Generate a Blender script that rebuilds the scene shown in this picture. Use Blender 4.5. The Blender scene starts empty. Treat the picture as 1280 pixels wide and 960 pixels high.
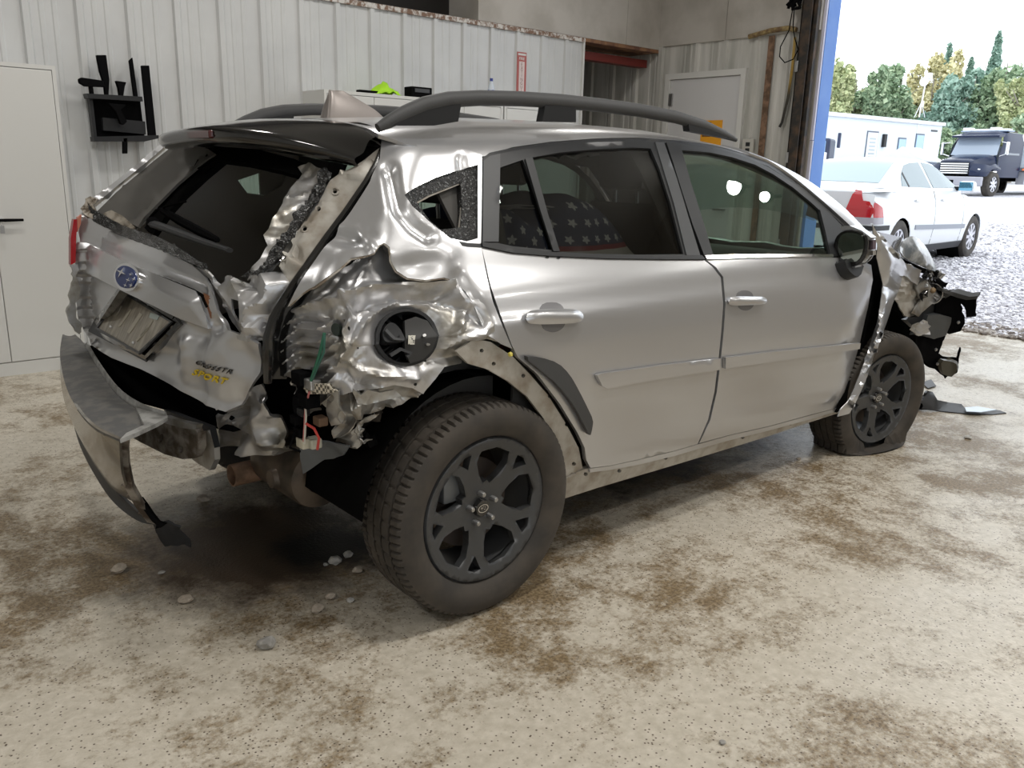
import bpy, bmesh, math, random
import numpy as np
from mathutils import Vector, Matrix, noise
from mathutils.geometry import delaunay_2d_cdt
random.seed(7)
rng = np.random.default_rng(11)
SC = bpy.context.scene
COL = SC.collection
PI = math.pi

# ------------------------------------------------------------------ camera
CAM = np.array([-1.569, -2.756, 1.41]); YAW, PIT, ROL, FOC = .850, .256, .025, 1044.3
_F = np.array([math.cos(PIT)*math.cos(YAW), math.cos(PIT)*math.sin(YAW), -math.sin(PIT)])
_R0 = np.array([math.sin(YAW), -math.cos(YAW), 0.]); _U0 = np.cross(_R0, _F)
_R = math.cos(ROL)*_R0 + math.sin(ROL)*_U0; _U = -math.sin(ROL)*_R0 + math.cos(ROL)*_U0
cd = bpy.data.cameras.new('camera'); cam = bpy.data.objects.new('camera', cd); COL.objects.link(cam)
cam.matrix_world = Matrix(((_R[0], _U[0], -_F[0], CAM[0]), (_R[1], _U[1], -_F[1], CAM[1]),
                           (_R[2], _U[2], -_F[2], CAM[2]), (0, 0, 0, 1)))
cd.sensor_width = 36; cd.lens = FOC/1280*36; cd.clip_start = .05; cd.clip_end = 400
SC.camera = cam

# ------------------------------------------------------------------ sky, exposure
SC.view_settings.view_transform = 'Standard'; SC.view_settings.look = 'None'
SC.view_settings.exposure = 0.0; SC.view_settings.gamma = 1; SC.view_settings.use_curve_mapping = False
wd = bpy.data.worlds.new('world'); SC.world = wd; wd.use_nodes = True
bg = wd.node_tree.nodes['Background']; bg.inputs[0].default_value = (.88, .94, 1, 1); bg.inputs[1].default_value = 2.35
LAMP_W = 25.0        # watts of one high bay lamp

# ------------------------------------------------------------------ object helpers
XF = {}               # thing -> matrix
def tag(o, label=None, cat=None, group=None, kind=None):
    if label: o['label'] = label
    if cat: o['category'] = cat
    if group: o['group'] = group
    if kind: o['kind'] = kind
    return o
def empty(name, loc=(0, 0, 0), rz=0., label=None, cat=None, group=None, kind=None, ry=0.):
    o = bpy.data.objects.new(name, None); COL.objects.link(o); o.empty_display_size = .1
    o.location = loc; o.rotation_euler = (0, ry, rz)
    XF[o.name] = Matrix.Translation(loc) @ Matrix.Rotation(rz, 4, 'Z') @ Matrix.Rotation(ry, 4, 'Y')
    return tag(o, label, cat, group, kind)
def _angle_group(deg):
    g = bpy.data.node_groups.new('shade by angle', 'GeometryNodeTree')
    g.interface.new_socket('Geometry', in_out='INPUT', socket_type='NodeSocketGeometry'); g.interface.new_socket('Geometry', in_out='OUTPUT', socket_type='NodeSocketGeometry')
    i = g.nodes.new('NodeGroupInput'); o = g.nodes.new('NodeGroupOutput'); s = g.nodes.new('GeometryNodeSetShadeSmooth'); s.domain = 'EDGE'
    a = g.nodes.new('GeometryNodeInputMeshEdgeAngle'); c = g.nodes.new('FunctionNodeCompare'); c.operation = 'LESS_EQUAL'; c.data_type = 'FLOAT'; c.inputs[1].default_value = math.radians(deg)
    g.links.new(a.outputs[0], c.inputs[0]); g.links.new(i.outputs[0], s.inputs[0]); g.links.new(c.outputs[0], s.inputs[2]); g.links.new(s.outputs[0], o.inputs[0]); return g
ANG = {}
def crisp(o, deg=48):
    if deg not in ANG: ANG[deg] = _angle_group(deg)
    m = o.modifiers.new('crisp edges', 'NODES'); m.node_group = ANG[deg]; return o
def mesh(name, V, Fc, mat, parent=None, smooth=False, local=False, kind=None, autosharp=None, loc=None):
    """V in world coordinates unless local"""
    me = bpy.data.meshes.new(name)
    V = np.asarray(V, float)
    o = bpy.data.objects.new(name, me)
    if parent is not None:
        if not local:
            M = np.array(XF.get(parent.name, Matrix.Identity(4)).inverted())
            V = V @ M[:3, :3].T + M[:3, 3]
    elif loc is not None:
        o.location = loc; V = V - np.array(loc); XF[o.name] = Matrix.Translation(loc)
    me.from_pydata(V.tolist(), [], [list(f) for f in Fc]); me.update()
    if smooth:
        me.polygons.foreach_set('use_smooth', [True]*len(me.polygons))
        if autosharp: me.set_sharp_from_angle(angle=math.radians(autosharp))
    for m in (mat if isinstance(mat, (list, tuple)) else [mat]): me.materials.append(m)
    COL.objects.link(o)
    if parent is not None:
        o.parent = parent; XF[o.name] = XF.get(parent.name, Matrix.Identity(4))
    if kind: o['kind'] = kind
    return o
class MB:
    """collects shapes for ONE mesh"""
    def __init__(s): s.V = []; s.F = []; s.n = 0
    def add(s, V, F):
        s.V += [tuple(map(float, v)) for v in V]; s.F += [[i+s.n for i in f] for f in F]; s.n = len(s.V); return s
    def box(s, a, b, c=0.):
        x0, y0, z0 = a; x1, y1, z1 = b
        if c <= 0:
            V = [(x, y, z) for x in (x0, x1) for y in (y0, y1) for z in (z0, z1)]
            return s.add(V, [(0, 1, 3, 2), (4, 6, 7, 5), (0, 4, 5, 1), (2, 3, 7, 6), (0, 2, 6, 4), (1, 5, 7, 3)])
        bm = bmesh.new(); bmesh.ops.create_cube(bm, size=1)
        for v in bm.verts: v.co = Vector(((x0+x1)/2+v.co.x*(x1-x0), (y0+y1)/2+v.co.y*(y1-y0), (z0+z1)/2+v.co.z*(z1-z0)))
        bmesh.ops.bevel(bm, geom=bm.edges[:], offset=c, segments=2, profile=.5, affect='EDGES')
        return s.bm(bm)
    def bm(s, bm, M=None):
        if M is not None: bmesh.ops.transform(bm, matrix=M, verts=bm.verts)
        bm.verts.index_update(); V = [v.co[:] for v in bm.verts]; F = [[v.index for v in f.verts] for f in bm.faces]; bm.free()
        return s.add(V, F)
    def tube(s, pts, r, n=8, cap=True, flat=1.):
        P = [Vector(p) for p in pts]; m = len(P); rr = r if isinstance(r, (list, tuple)) else [r]*m
        V = []; F = []; up = Vector((0, 0, 1))
        t0 = (P[1]-P[0]).normalized()
        a = t0.cross(up) if abs(t0.z) < .95 else t0.cross(Vector((1, 0, 0))); a.normalize()
        for i in range(m):
            t = (P[min(i+1, m-1)]-P[max(i-1, 0)]).normalized()
            a = (a-t*a.dot(t)).normalized(); b = t.cross(a)
            for k in range(n):
                q = 2*PI*k/n; V.append(P[i]+a*(math.cos(q)*rr[i])+b*(math.sin(q)*rr[i]*flat))
        for i in range(m-1):
            for k in range(n): F.append((i*n+k, i*n+(k+1) % n, (i+1)*n+(k+1) % n, (i+1)*n+k))
        if cap: F.append(tuple(range(n-1, -1, -1))); F.append(tuple(range((m-1)*n, m*n)))
        return s.add(V, F)
    def lathe(s, prof, origin, axis='y', n=32, arc=None):
        """prof: (r, h) along axis"""
        V = []; F = []; m = len(prof); o = Vector(origin)
        for k in range(n):
            q = 2*PI*k/n
            for r, h in prof:
                c, d = r*math.cos(q), r*math.sin(q)
                V.append(o+Vector({'y': (c, h, d), 'z': (c, d, h), 'x': (h, c, d)}[axis]))
        for k in range(n):
            for i in range(m-1):
                F.append((k*m+i, k*m+i+1, ((k+1) % n)*m+i+1, ((k+1) % n)*m+i))
        return s.add(V, F)
    def ico(s, c, r, sub=1, jit=0., sc=(1, 1, 1)):
        bm = bmesh.new(); bmesh.ops.create_icosphere(bm, subdivisions=sub, radius=1)
        for v in bm.verts:
            k = 1+random.uniform(-jit, jit); v.co = Vector((c[0]+v.co.x*r*sc[0]*k, c[1]+v.co.y*r*sc[1]*k, c[2]+v.co.z*r*sc[2]*k))
        return s.bm(bm)
    def prism(s, poly, ax, a, b):
        """poly 2D extruded along ax: 'y' -> poly is (x,z); 'x' -> (y,z); 'z' -> (x,y)"""
        n = len(poly); V = []
        for h in (a, b):
            for p, q in poly: V.append({'y': (p, h, q), 'x': (h, p, q), 'z': (p, q, h)}[ax])
        F = [tuple(range(n)), tuple(range(2*n-1, n-1, -1))]
        F += [(i, (i+1) % n, n+(i+1) % n, n+i) for i in range(n)]
        return s.add(V, F)
    def build(s, name, mat, parent=None, smooth=False, autosharp=35, **k):
        o = mesh(name, s.V, s.F, mat, parent, smooth, autosharp=autosharp if smooth else None, **k)
        bm = bmesh.new(); bm.from_mesh(o.data); bmesh.ops.recalc_face_normals(bm, faces=bm.faces); bm.to_mesh(o.data); bm.free()
        return o
def copytree(o, loc=None, rz=None, parent=None, label=None):
    c = o.copy(); COL.objects.link(c)
    if parent is not None: c.parent = parent
    if loc is not None: c.location = loc
    if rz is not None: c.rotation_euler = (0, 0, rz)
    if label: c['label'] = label
    for ch in list(o.children): copytree(ch, parent=c)
    return c

# ------------------------------------------------------------------ materials
def mat(name, col, rough=.5, metal=0., coat=0., spec=.5, emit=None, alpha=None):
    m = bpy.data.materials.new(name); m.use_nodes = True; b = m.node_tree.nodes['Principled BSDF']
    b.inputs['Base Color'].default_value = (*col, 1); b.inputs['Roughness'].default_value = rough
    b.inputs['Metallic'].default_value = metal; b.inputs['Coat Weight'].default_value = coat
    b.inputs['Coat Roughness'].default_value = .08; b.inputs['Specular IOR Level'].default_value = spec
    if emit: b.inputs['Emission Color'].default_value = (*emit[0], 1); b.inputs['Emission Strength'].default_value = emit[1]
    return m
def N(m, t, **kw):
    n = m.node_tree.nodes.new(t)
    for k, v in kw.items():
        if k in n.inputs: n.inputs[k].default_value = v
        else: setattr(n, k, v)
    return n
def L(m, a, b): m.node_tree.links.new(a, b)
def ramp(m, fac, stops):
    r = N(m, 'ShaderNodeValToRGB'); e = r.color_ramp.elements
    while len(e) < len(stops): e.new(.5)
    for el, (p, c) in zip(e, stops): el.position = p; el.color = (*c, 1) if len(c) == 3 else c
    L(m, fac, r.inputs[0]); return r
def ntex(m, scale, detail=4, rough=.55, dist=0., coord='Object', vec=None, sc3=None):
    if vec is None:
        tc = N(m, 'ShaderNodeTexCoord'); vec = tc.outputs[coord]
    if sc3:
        mp = N(m, 'ShaderNodeMapping'); mp.inputs['Scale'].default_value = sc3; L(m, vec, mp.inputs[0]); vec = mp.outputs[0]
    t = N(m, 'ShaderNodeTexNoise'); t.inputs['Scale'].default_value = scale; t.inputs['Detail'].default_value = detail
    t.inputs['Roughness'].default_value = rough; t.inputs['Distortion'].default_value = dist
    L(m, vec, t.inputs[0]); return t
def bumpy(m, scale, strength=.3, dist=.01, detail=4):
    t = ntex(m, scale, detail); b = N(m, 'ShaderNodeBump', Strength=strength, Distance=dist)
    L(m, t.outputs[0], b.inputs['Height']); L(m, b.outputs[0], m.node_tree.nodes['Principled BSDF'].inputs['Normal']); return m
def mottle(m, scale, c1, c2, lo=.4, hi=.6, detail=5, **k):
    t = ntex(m, scale, detail, **k); r = ramp(m, t.outputs[0], [(lo, c1), (hi, c2)])
    L(m, r.outputs[0], m.node_tree.nodes['Principled BSDF'].inputs['Base Color']); return m
def mixc(m, fac, a, b):
    x = N(m, 'ShaderNodeMix', data_type='RGBA')
    for s, v in ((x.inputs[0], fac), (x.inputs[6], a), (x.inputs[7], b)):
        if isinstance(v, (tuple, list)): s.default_value = (*v, 1)
        elif isinstance(v, (int, float)): s.default_value = v
        else: L(m, v, s)
    return x.outputs[2]

M = {}
M['paint'] = mat('silver_paint', (.53, .535, .55), .30, .72, .6)
M['paint_wreck'] = mat('scraped_silver_paint', (.5, .5, .5), .37, .72, .15)
m = M['paint_wreck']; t = ntex(m, 6, 6, .6); r = ramp(m, t.outputs[0], [(.46, (.52, .52, .53)), (.58, (.38, .365, .33)), (.70, (.20, .175, .14))])
L(m, r.outputs[0], m.node_tree.nodes['Principled BSDF'].inputs['Base Color'])
t2 = ntex(m, 26, 5); bb = N(m, 'ShaderNodeBump', Strength=.12, Distance=.01); L(m, t2.outputs[0], bb.inputs['Height'])
L(m, bb.outputs[0], m.node_tree.nodes['Principled BSDF'].inputs['Normal'])
M['bare'] = mottle(mat('bare_primer', (.42, .40, .36), .5, .25), 14, (.46, .44, .40), (.30, .26, .21), .42, .68)
M['inner'] = mottle(mat('inner_sheet_metal', (.4, .4, .4), .38, .6), 11, (.45, .45, .44), (.24, .21, .17), .42, .66)
M['gloss'] = mat('gloss_black', (.012, .012, .012), .12, 0, .8)
M['trim'] = mat('satin_black_trim', (.022, .023, .025), .42, spec=.28)
M['frame'] = mat('window_frame_black', (.024, .025, .027), .4, spec=.28)
M['appl'] = mat('grey_applique', (.06, .062, .066), .4, spec=.3)
M['plast'] = bumpy(mat('grained_dark_plastic', (.055, .056, .058), .6), 160, .25, .002)
M['ledge'] = mottle(mat('scuffed_bumper_plastic', (.1, .1, .1), .6), 22, (.10, .10, .10), (.15, .145, .135), .45, .6)
M['bumperface'] = mottle(mat('dirty_gloss_bumper', (.1, .1, .1), .25, .2, .4), 6, (.12, .11, .10), (.33, .30, .25), .35, .62)
M['rubber'] = mat('tyre_rubber', (.028, .025, .022), .75); mottle(M['rubber'], 9, (.036, .032, .028), (.068, .057, .046), .35, .65)
M['rim'] = mat('dark_alloy', (.075, .077, .08), .42, .4)
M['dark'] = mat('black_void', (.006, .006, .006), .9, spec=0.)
M['under'] = mottle(mat('dirty_underbody', (.05, .045, .04), .8, spec=.2), 8, (.02, .018, .016), (.055, .046, .037))
M['rust'] = mottle(mat('rusty_steel', (.22, .12, .07), .65, .3), 18, (.28, .17, .11), (.13, .08, .05))
M['chrome'] = mat('chrome', (.75, .75, .76), .12, 1.)
M['steel'] = mat('dull_steel', (.45, .45, .45), .38, .9)
M['crumb'] = mat('crumbled_glass_edge', (.03, .03, .03), .3)
m = M['crumb']; v = N(m, 'ShaderNodeTexVoronoi'); v.inputs['Scale'].default_value = 220; tc = N(m, 'ShaderNodeTexCoord'); L(m, tc.outputs['Object'], v.inputs[0])
r = ramp(m, v.outputs['Color'], [(.0, (.010, .010, .010)), (.74, (.025, .025, .025)), (.86, (.20, .21, .21))]); L(m, r.outputs[0], m.node_tree.nodes['Principled BSDF'].inputs['Base Color'])
bb = N(m, 'ShaderNodeBump', Strength=.8, Distance=.004); L(m, v.outputs[0], bb.inputs['Height']); L(m, bb.outputs[0], m.node_tree.nodes['Principled BSDF'].inputs['Normal'])
M['seat'] = bumpy(mat('black_seat_fabric', (.035, .035, .037), .85), 90, .2, .002)
M['greytrim'] = mat('grey_interior_trim', (.36, .34, .31), .75)
M['darktrim'] = mat('dark_interior_trim', (.07, .067, .062), .75)
M['headliner'] = mat('headliner_fabric', (.34, .325, .30), .9)
M['red'] = mat('red_lens', (.42, .012, .018), .12, 0, .6)
M['smoke'] = mat('smoked_red_lens', (.09, .022, .022), .12, 0, .6)
def glass(name, tint, rough=.0, refl=1.):
    m = bpy.data.materials.new(name); m.use_nodes = True; nt = m.node_tree; nt.nodes.clear()
    o = N(m, 'ShaderNodeOutputMaterial'); t = N(m, 'ShaderNodeBsdfTransparent'); t.inputs[0].default_value = (*tint, 1)
    g = N(m, 'ShaderNodeBsdfGlossy'); g.inputs['Roughness'].default_value = rough; g.inputs[0].default_value = (refl, refl, refl, 1)
    lw = N(m, 'ShaderNodeLayerWeight'); pw = N(m, 'ShaderNodeMath', operation='POWER'); L(m, lw.outputs['Facing'], pw.inputs[0]); pw.inputs[1].default_value = 4.
    f = N(m, 'ShaderNodeMath', operation='MULTIPLY_ADD'); L(m, pw.outputs[0], f.inputs[0]); f.inputs[1].default_value = .9; f.inputs[2].default_value = .03; mx = N(m, 'ShaderNodeMixShader')
    L(m, f.outputs[0], mx.inputs[0]); L(m, t.outputs[0], mx.inputs[1]); L(m, g.outputs[0], mx.inputs[2]); L(m, mx.outputs[0], o.inputs[0]); return m
M['privacy'] = glass('privacy_glass', (.55, .56, .55))
M['tint'] = glass('green_tint_glass', (.60, .69, .64))
M['clear'] = glass('clear_glass', (.92, .95, .95))
M['sky_glass'] = mat('outdoor_car_glass', (.10, .16, .18), .06, 0, .4)
M['white_paint'] = mat('white_car_paint', (.74, .76, .78), .3, 0, .4)
M['white'] = mat('white_powdercoat', (.65, .65, .63), .42)
M['blackpl'] = mat('black_plastic', (.007, .007, .0075), .7, spec=0.)
M['wallw'] = mottle(mat('white_ribbed_steel', (.7, .71, .71), .38), 3, (.60, .61, .61), (.55, .56, .565), .35, .7)

# ------------------------------------------------------------------ pixel rays
def rays(uv):
    uv = np.atleast_2d(np.asarray(uv, float))
    return _F + np.outer((uv[:, 0]-640)/FOC, _R) - np.outer((uv[:, 1]-480)/FOC, _U)
def onpl(uv, ax, val):
    d = rays(uv); t = (np.asarray(val)-CAM[ax])/d[:, ax]; return CAM+t[:, None]*d
def lx(v): return lambda uv: onpl(uv, 0, v(np.asarray(uv)) if callable(v) else v)
def ly(v): return lambda uv: onpl(uv, 1, v(np.asarray(uv)) if callable(v) else v)
def lz(v): return lambda uv: onpl(uv, 2, v(np.asarray(uv)) if callable(v) else v)
def lin(axis, a, va, b, vb):   # value varying along picture column (0) or row (1)
    return lambda uv: np.interp(np.atleast_2d(uv)[:, axis], [a, b], [va, vb])

# ------------------------------------------------------------------ 2D triangulation -> lifted panel
def pip(pts, poly):
    x, y = pts[:, 0], pts[:, 1]; poly = np.asarray(poly, float); c = np.zeros(len(pts), bool); j = len(poly)-1
    for i in range(len(poly)):
        xi, yi = poly[i]; xj, yj = poly[j]
        if yi != yj:
            k = ((yi > y) != (yj > y)) & (x < (xj-xi)*(y-yi)/(yj-yi)+xi); c ^= k
        j = i
    return c
def subdiv(poly, step):
    out = []
    for i in range(len(poly)):
        a = np.array(poly[i], float); b = np.array(poly[(i+1) % len(poly)], float)
        n = max(1, int(round(np.hypot(*(b-a))/step)))
        for k in range(n): out.append(a+(b-a)*k/n)
    return np.array(out)
def smoothpoly(poly, it=1):
    P = np.array(poly, float)
    for _ in range(it):
        Q = np.roll(P, -1, 0); P = np.stack([.75*P+.25*Q, .25*P+.75*Q], 1).reshape(-1, 2)
    return P
def tri2d(outline, holes=(), step=8, bstep=None):
    bstep = bstep or step
    loops = [subdiv(outline, bstep)]+[subdiv(h, bstep) for h in holes]
    pts = []; edges = []
    for lp in loops:
        b = len(pts); pts += lp.tolist(); n = len(lp); edges += [(b+i, b+(i+1) % n) for i in range(n)]
    B = np.array(pts); lo = loops[0].min(0); hi = loops[0].max(0)
    h = step*.866; rows = []
    for j, y in enumerate(np.arange(lo[1]+h/2, hi[1], h)):
        xs = np.arange(lo[0]+(step/2 if j % 2 else 0), hi[0], step); rows.append(np.stack([xs, np.full_like(xs, y)], 1))
    G = np.concatenate(rows) if rows else np.zeros((0, 2))
    if len(G):
        ins = pip(G, loops[0])
        for hl in loops[1:]: ins &= ~pip(G, hl)
        G = G[ins]
    if len(G):
        keep = np.ones(len(G), bool)
        for k in range(0, len(B), 200):
            d = np.hypot(G[:, None, 0]-B[None, k:k+200, 0], G[:, None, 1]-B[None, k:k+200, 1]).min(1); keep &= d > .5*step
        G = G[keep]
    allp = pts+G.tolist()
    r = delaunay_2d_cdt([Vector(p) for p in allp], edges, [], 0, 1e-7)
    uv = np.array([v[:] for v in r[0]]); T = np.array([list(f) for f in r[2] if len(f) == 3])
    cen = uv[T].mean(1); ok = pip(cen, loops[0])
    for hl in loops[1:]: ok &= ~pip(cen, hl)
    return uv, T[ok]
def orient(V, T, eye):
    V = np.asarray(V); a, b, c = V[T[:, 0]], V[T[:, 1]], V[T[:, 2]]
    n = np.cross(b-a, c-a); s = (n*(eye-a)).sum(1)
    return T[:, ::-1] if s.sum() < 0 else T
def panel(name, outline, lift, mt, parent=None, holes=(), step=8, thick=.004, smooth=True, eye=None, bstep=None, kind=None, sharp=None, relax=0, flip=None):
    uv, T = tri2d(outline, holes, step, bstep); V = lift(uv)
    for _ in range(relax): V = laplace(V, T)
    T = orient(V, T, CAM if eye is None else np.asarray(eye, float))
    if flip: V = V*np.array([1, -1, 1]); T = T[:, ::-1]
    o = mesh(name, V, T.tolist(), mt, parent, smooth, kind=kind, autosharp=sharp)
    if thick:
        s = o.modifiers.new('thickness', 'SOLIDIFY'); s.thickness = abs(thick); s.offset = -1 if thick > 0 else 1; crisp(o, sharp or 48)
    return o
def laplace(V, T):
    S = np.zeros_like(V); n = np.zeros(len(V))
    for a, b in ((0, 1), (1, 2), (2, 0)):
        np.add.at(S, T[:, a], V[T[:, b]]); np.add.at(S, T[:, b], V[T[:, a]]); np.add.at(n, T[:, a], 1); np.add.at(n, T[:, b], 1)
    return .5*V+.5*S/n[:, None]
def interp2(ctrl):
    """piecewise-linear surface through (u, v, value) control points"""
    C = np.array(ctrl, float); r = delaunay_2d_cdt([Vector(c[:2]) for c in C], [], [], 0, 1e-6)
    vo = np.array([v[:] for v in r[0]]); T = np.array([list(f) for f in r[2]])
    val = np.array([C[o[0], 2] for o in r[3]])
    def f(uv):
        uv = np.atleast_2d(uv); out = np.full(len(uv), np.nan)
        for a, b, c in T:
            A, B, D = vo[a], vo[b], vo[c]; den = (B[1]-D[1])*(A[0]-D[0])+(D[0]-B[0])*(A[1]-D[1])
            if abs(den) < 1e-9: continue
            w0 = ((B[1]-D[1])*(uv[:, 0]-D[0])+(D[0]-B[0])*(uv[:, 1]-D[1]))/den
            w1 = ((D[1]-A[1])*(uv[:, 0]-D[0])+(A[0]-D[0])*(uv[:, 1]-D[1]))/den; w2 = 1-w0-w1
            k = (w0 >= -1e-6) & (w1 >= -1e-6) & (w2 >= -1e-6); out[k] = (w0*val[a]+w1*val[b]+w2*val[c])[k]
        bad = np.isnan(out)
        if bad.any():
            d = ((uv[bad][:, None]-vo[None])**2).sum(2); out[bad] = val[d.argmin(1)]
        return out
    return f
def strip(pts, w0, w1=None):
    """closed outline of a band of given width along a polyline"""
    P = np.array(pts, float); n = len(P); w = np.linspace(w0, w1 if w1 is not None else w0, n)
    t = np.gradient(P, axis=0); t /= np.hypot(t[:, 0], t[:, 1])[:, None]; nn = np.stack([-t[:, 1], t[:, 0]], 1)
    return np.concatenate([P+nn*w[:, None]/2, (P-nn*w[:, None]/2)[::-1]])
def circle2(c, r, n=24, ry=None, rot=0.):
    a = np.linspace(0, 2*PI, n, endpoint=False); x = r*np.cos(a); y = (ry or r)*np.sin(a)
    return np.stack([c[0]+x*math.cos(rot)-y*math.sin(rot), c[1]+x*math.sin(rot)+y*math.cos(rot)], 1)
def loft(rows, nu=6, nv=4):
    """smooth grid through rows of 3D points (rows resampled to equal counts)"""
    def cr(P, n):
        P = np.asarray(P, float); m = len(P); s = np.linspace(0, m-1, n); out = []
        for q in s:
            i = min(int(q), m-2); f = q-i; p0, p1, p2, p3 = P[max(i-1, 0)], P[i], P[i+1], P[min(i+2, m-1)]
            out.append(.5*((2*p1)+(-p0+p2)*f+(2*p0-5*p1+4*p2-p3)*f*f+(-p0+3*p1-3*p2+p3)*f**3))
        return np.array(out)
    m = max(len(r) for r in rows)
    G = np.array([cr(r, (m-1)*nu+1) for r in rows])
    G = np.array([cr(G[:, j], (len(rows)-1)*nv+1) for j in range(G.shape[1])])   # (U, Vr, 3)
    U, W = G.shape[:2]; V = G.reshape(-1, 3)
    T = [(i*W+j, (i+1)*W+j, (i+1)*W+j+1, i*W+j+1) for i in range(U-1) for j in range(W-1)]
    return V, T
def lofted(name, rows, mt, parent, nu=6, nv=4, thick=.004, eye=None, **k):
    V, T = loft(rows, nu, nv); T4 = np.array(T); q = orient(V, T4[:, :3], CAM if eye is None else np.asarray(eye, float))
    if not np.array_equal(q, T4[:, :3]): T4 = T4[:, ::-1]
    o = mesh(name, V, T4.tolist(), mt, parent, True, **k)
    if thick:
        s = o.modifiers.new('thickness', 'SOLIDIFY'); s.thickness = thick; s.offset = -1; crisp(o)
    return o
def textmesh(txt, shear=0., size=1., bold=0.):
    cu = bpy.data.curves.new('t', 'FONT'); cu.body = txt; cu.shear = shear; cu.size = size; cu.offset = bold
    cu.space_character = 1.12; cu.align_x = 'LEFT'; cu.resolution_u = 2
    o = bpy.data.objects.new('t', cu); COL.objects.link(o); bpy.context.view_layer.update()
    me = o.evaluated_get(bpy.context.evaluated_depsgraph_get()).to_mesh()
    V = np.array([v.co[:] for v in me.vertices]); F = [list(p.vertices) for p in me.polygons]
    bpy.data.objects.remove(o); bpy.data.curves.remove(cu)
    return V, F

# ------------------------------------------------------------------ the room
# floor
m = mat('stained_concrete', (.5, .45, .38), .5); pb = m.node_tree.nodes['Principled BSDF']
tc = N(m, 'ShaderNodeTexCoord'); O = tc.outputs['Object']
n1 = ntex(m, .9, 5, .62, .4, vec=O); n2 = ntex(m, 5.5, 8, .75, .2, vec=O); n3 = ntex(m, 85, 3, .6, vec=O); n4 = ntex(m, 30, 4, .6, vec=O)
ad0 = N(m, 'ShaderNodeMath', operation='MULTIPLY_ADD'); L(m, n2.outputs[0], ad0.inputs[0]); ad0.inputs[1].default_value = .45
sc6 = N(m, 'ShaderNodeMath', operation='MULTIPLY'); L(m, n1.outputs[0], sc6.inputs[0]); sc6.inputs[1].default_value = .6; L(m, sc6.outputs[0], ad0.inputs[2])
n5 = ntex(m, 48, 5, .75, vec=O); ad = N(m, 'ShaderNodeMath', operation='MULTIPLY_ADD'); L(m, n5.outputs[0], ad.inputs[0]); ad.inputs[1].default_value = .30; L(m, ad0.outputs[0], ad.inputs[2])
dirt = ramp(m, ad.outputs[0], [(.648, (0, 0, 0)), (.69, (.45, .45, .45)), (.75, (1, 1, 1))])
base = ramp(m, n4.outputs[0], [(.3, (.50, .455, .37)), (.7, (.66, .61, .52))])
dcol = ramp(m, n3.outputs[0], [(.35, (.13, .09, .046)), (.65, (.31, .232, .135))])
c1 = mixc(m, dirt.outputs[0], base.outputs[0], dcol.outputs[0])
v = N(m, 'ShaderNodeTexVoronoi'); v.inputs['Scale'].default_value = 74; L(m, O, v.inputs[0])           # dark grit
spk = ramp(m, v.outputs['Distance'], [(.14, (1, 1, 1)), (.26, (0, 0, 0))])
v2 = N(m, 'ShaderNodeSeparateColor'); L(m, v.outputs['Color'], v2.inputs[0])
gt = N(m, 'ShaderNodeMath', operation='GREATER_THAN'); L(m, v2.outputs[0], gt.inputs[0]); gt.inputs[1].default_value = .38
ml = N(m, 'ShaderNodeMath', operation='MULTIPLY'); L(m, spk.outputs[0], ml.inputs[0]); L(m, gt.outputs[0], ml.inputs[1])
c2 = mixc(m, ml.outputs[0], c1, (.10, .07, .045))
# oil and mud under the car, with the car's shade painted into them
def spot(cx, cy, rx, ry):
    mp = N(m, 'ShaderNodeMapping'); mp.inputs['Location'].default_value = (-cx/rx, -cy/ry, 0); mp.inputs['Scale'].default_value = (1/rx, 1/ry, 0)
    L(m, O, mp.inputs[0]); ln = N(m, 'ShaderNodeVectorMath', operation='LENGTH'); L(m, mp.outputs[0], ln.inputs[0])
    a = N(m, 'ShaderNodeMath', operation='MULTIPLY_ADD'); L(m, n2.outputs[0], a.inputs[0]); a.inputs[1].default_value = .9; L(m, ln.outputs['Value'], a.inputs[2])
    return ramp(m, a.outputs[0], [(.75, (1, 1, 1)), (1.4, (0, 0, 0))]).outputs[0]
c3 = mixc(m, spot(-.36, .05, 1.05, 1.05), c2, (.075, .052, .034))  # mud behind the axle, deepened to paint in the tail's shadow
c4 = mixc(m, spot(-.18, -.12, .42, .40), c3, (.012, .011, .010))
c5 = mixc(m, spot(1.6, -.10, 2.5, .95), c4, (.055, .040, .028))  # soaked dirt, widened and darkened to paint in shade between the wheels
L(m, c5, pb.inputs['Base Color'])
rr = ramp(m, n1.outputs[0], [(.35, (.28, .28, .28)), (.6, (.52, .52, .52))]); L(m, rr.outputs[0], pb.inputs['Roughness'])
bb = N(m, 'ShaderNodeBump', Strength=.35, Distance=.006); L(m, n3.outputs[0], bb.inputs['Height']); L(m, bb.outputs[0], pb.inputs['Normal'])
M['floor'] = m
XW, YW, YR, XB = 6.25, 3.75, -7.0, -6.5      # front wall, inner room wall, right wall, back wall
mb = MB(); mb.box((XB-.3, YR-.3, -.2), (6.9, 6, 0)); f = mb.build('floor', M['floor']); tag(f, 'cream concrete floor with brown dirt, dark stains and painted shade under the car', kind='structure')
M['ceil'] = mat('ceiling_paint', (.55, .54, .52), .8)
f = MB().box((XB-.3, YR-.3, 4.6), (XW+.4, 6, 4.75)).build('ceiling', M['ceil']); tag(f, 'plain ceiling over the garage', kind='structure')

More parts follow.
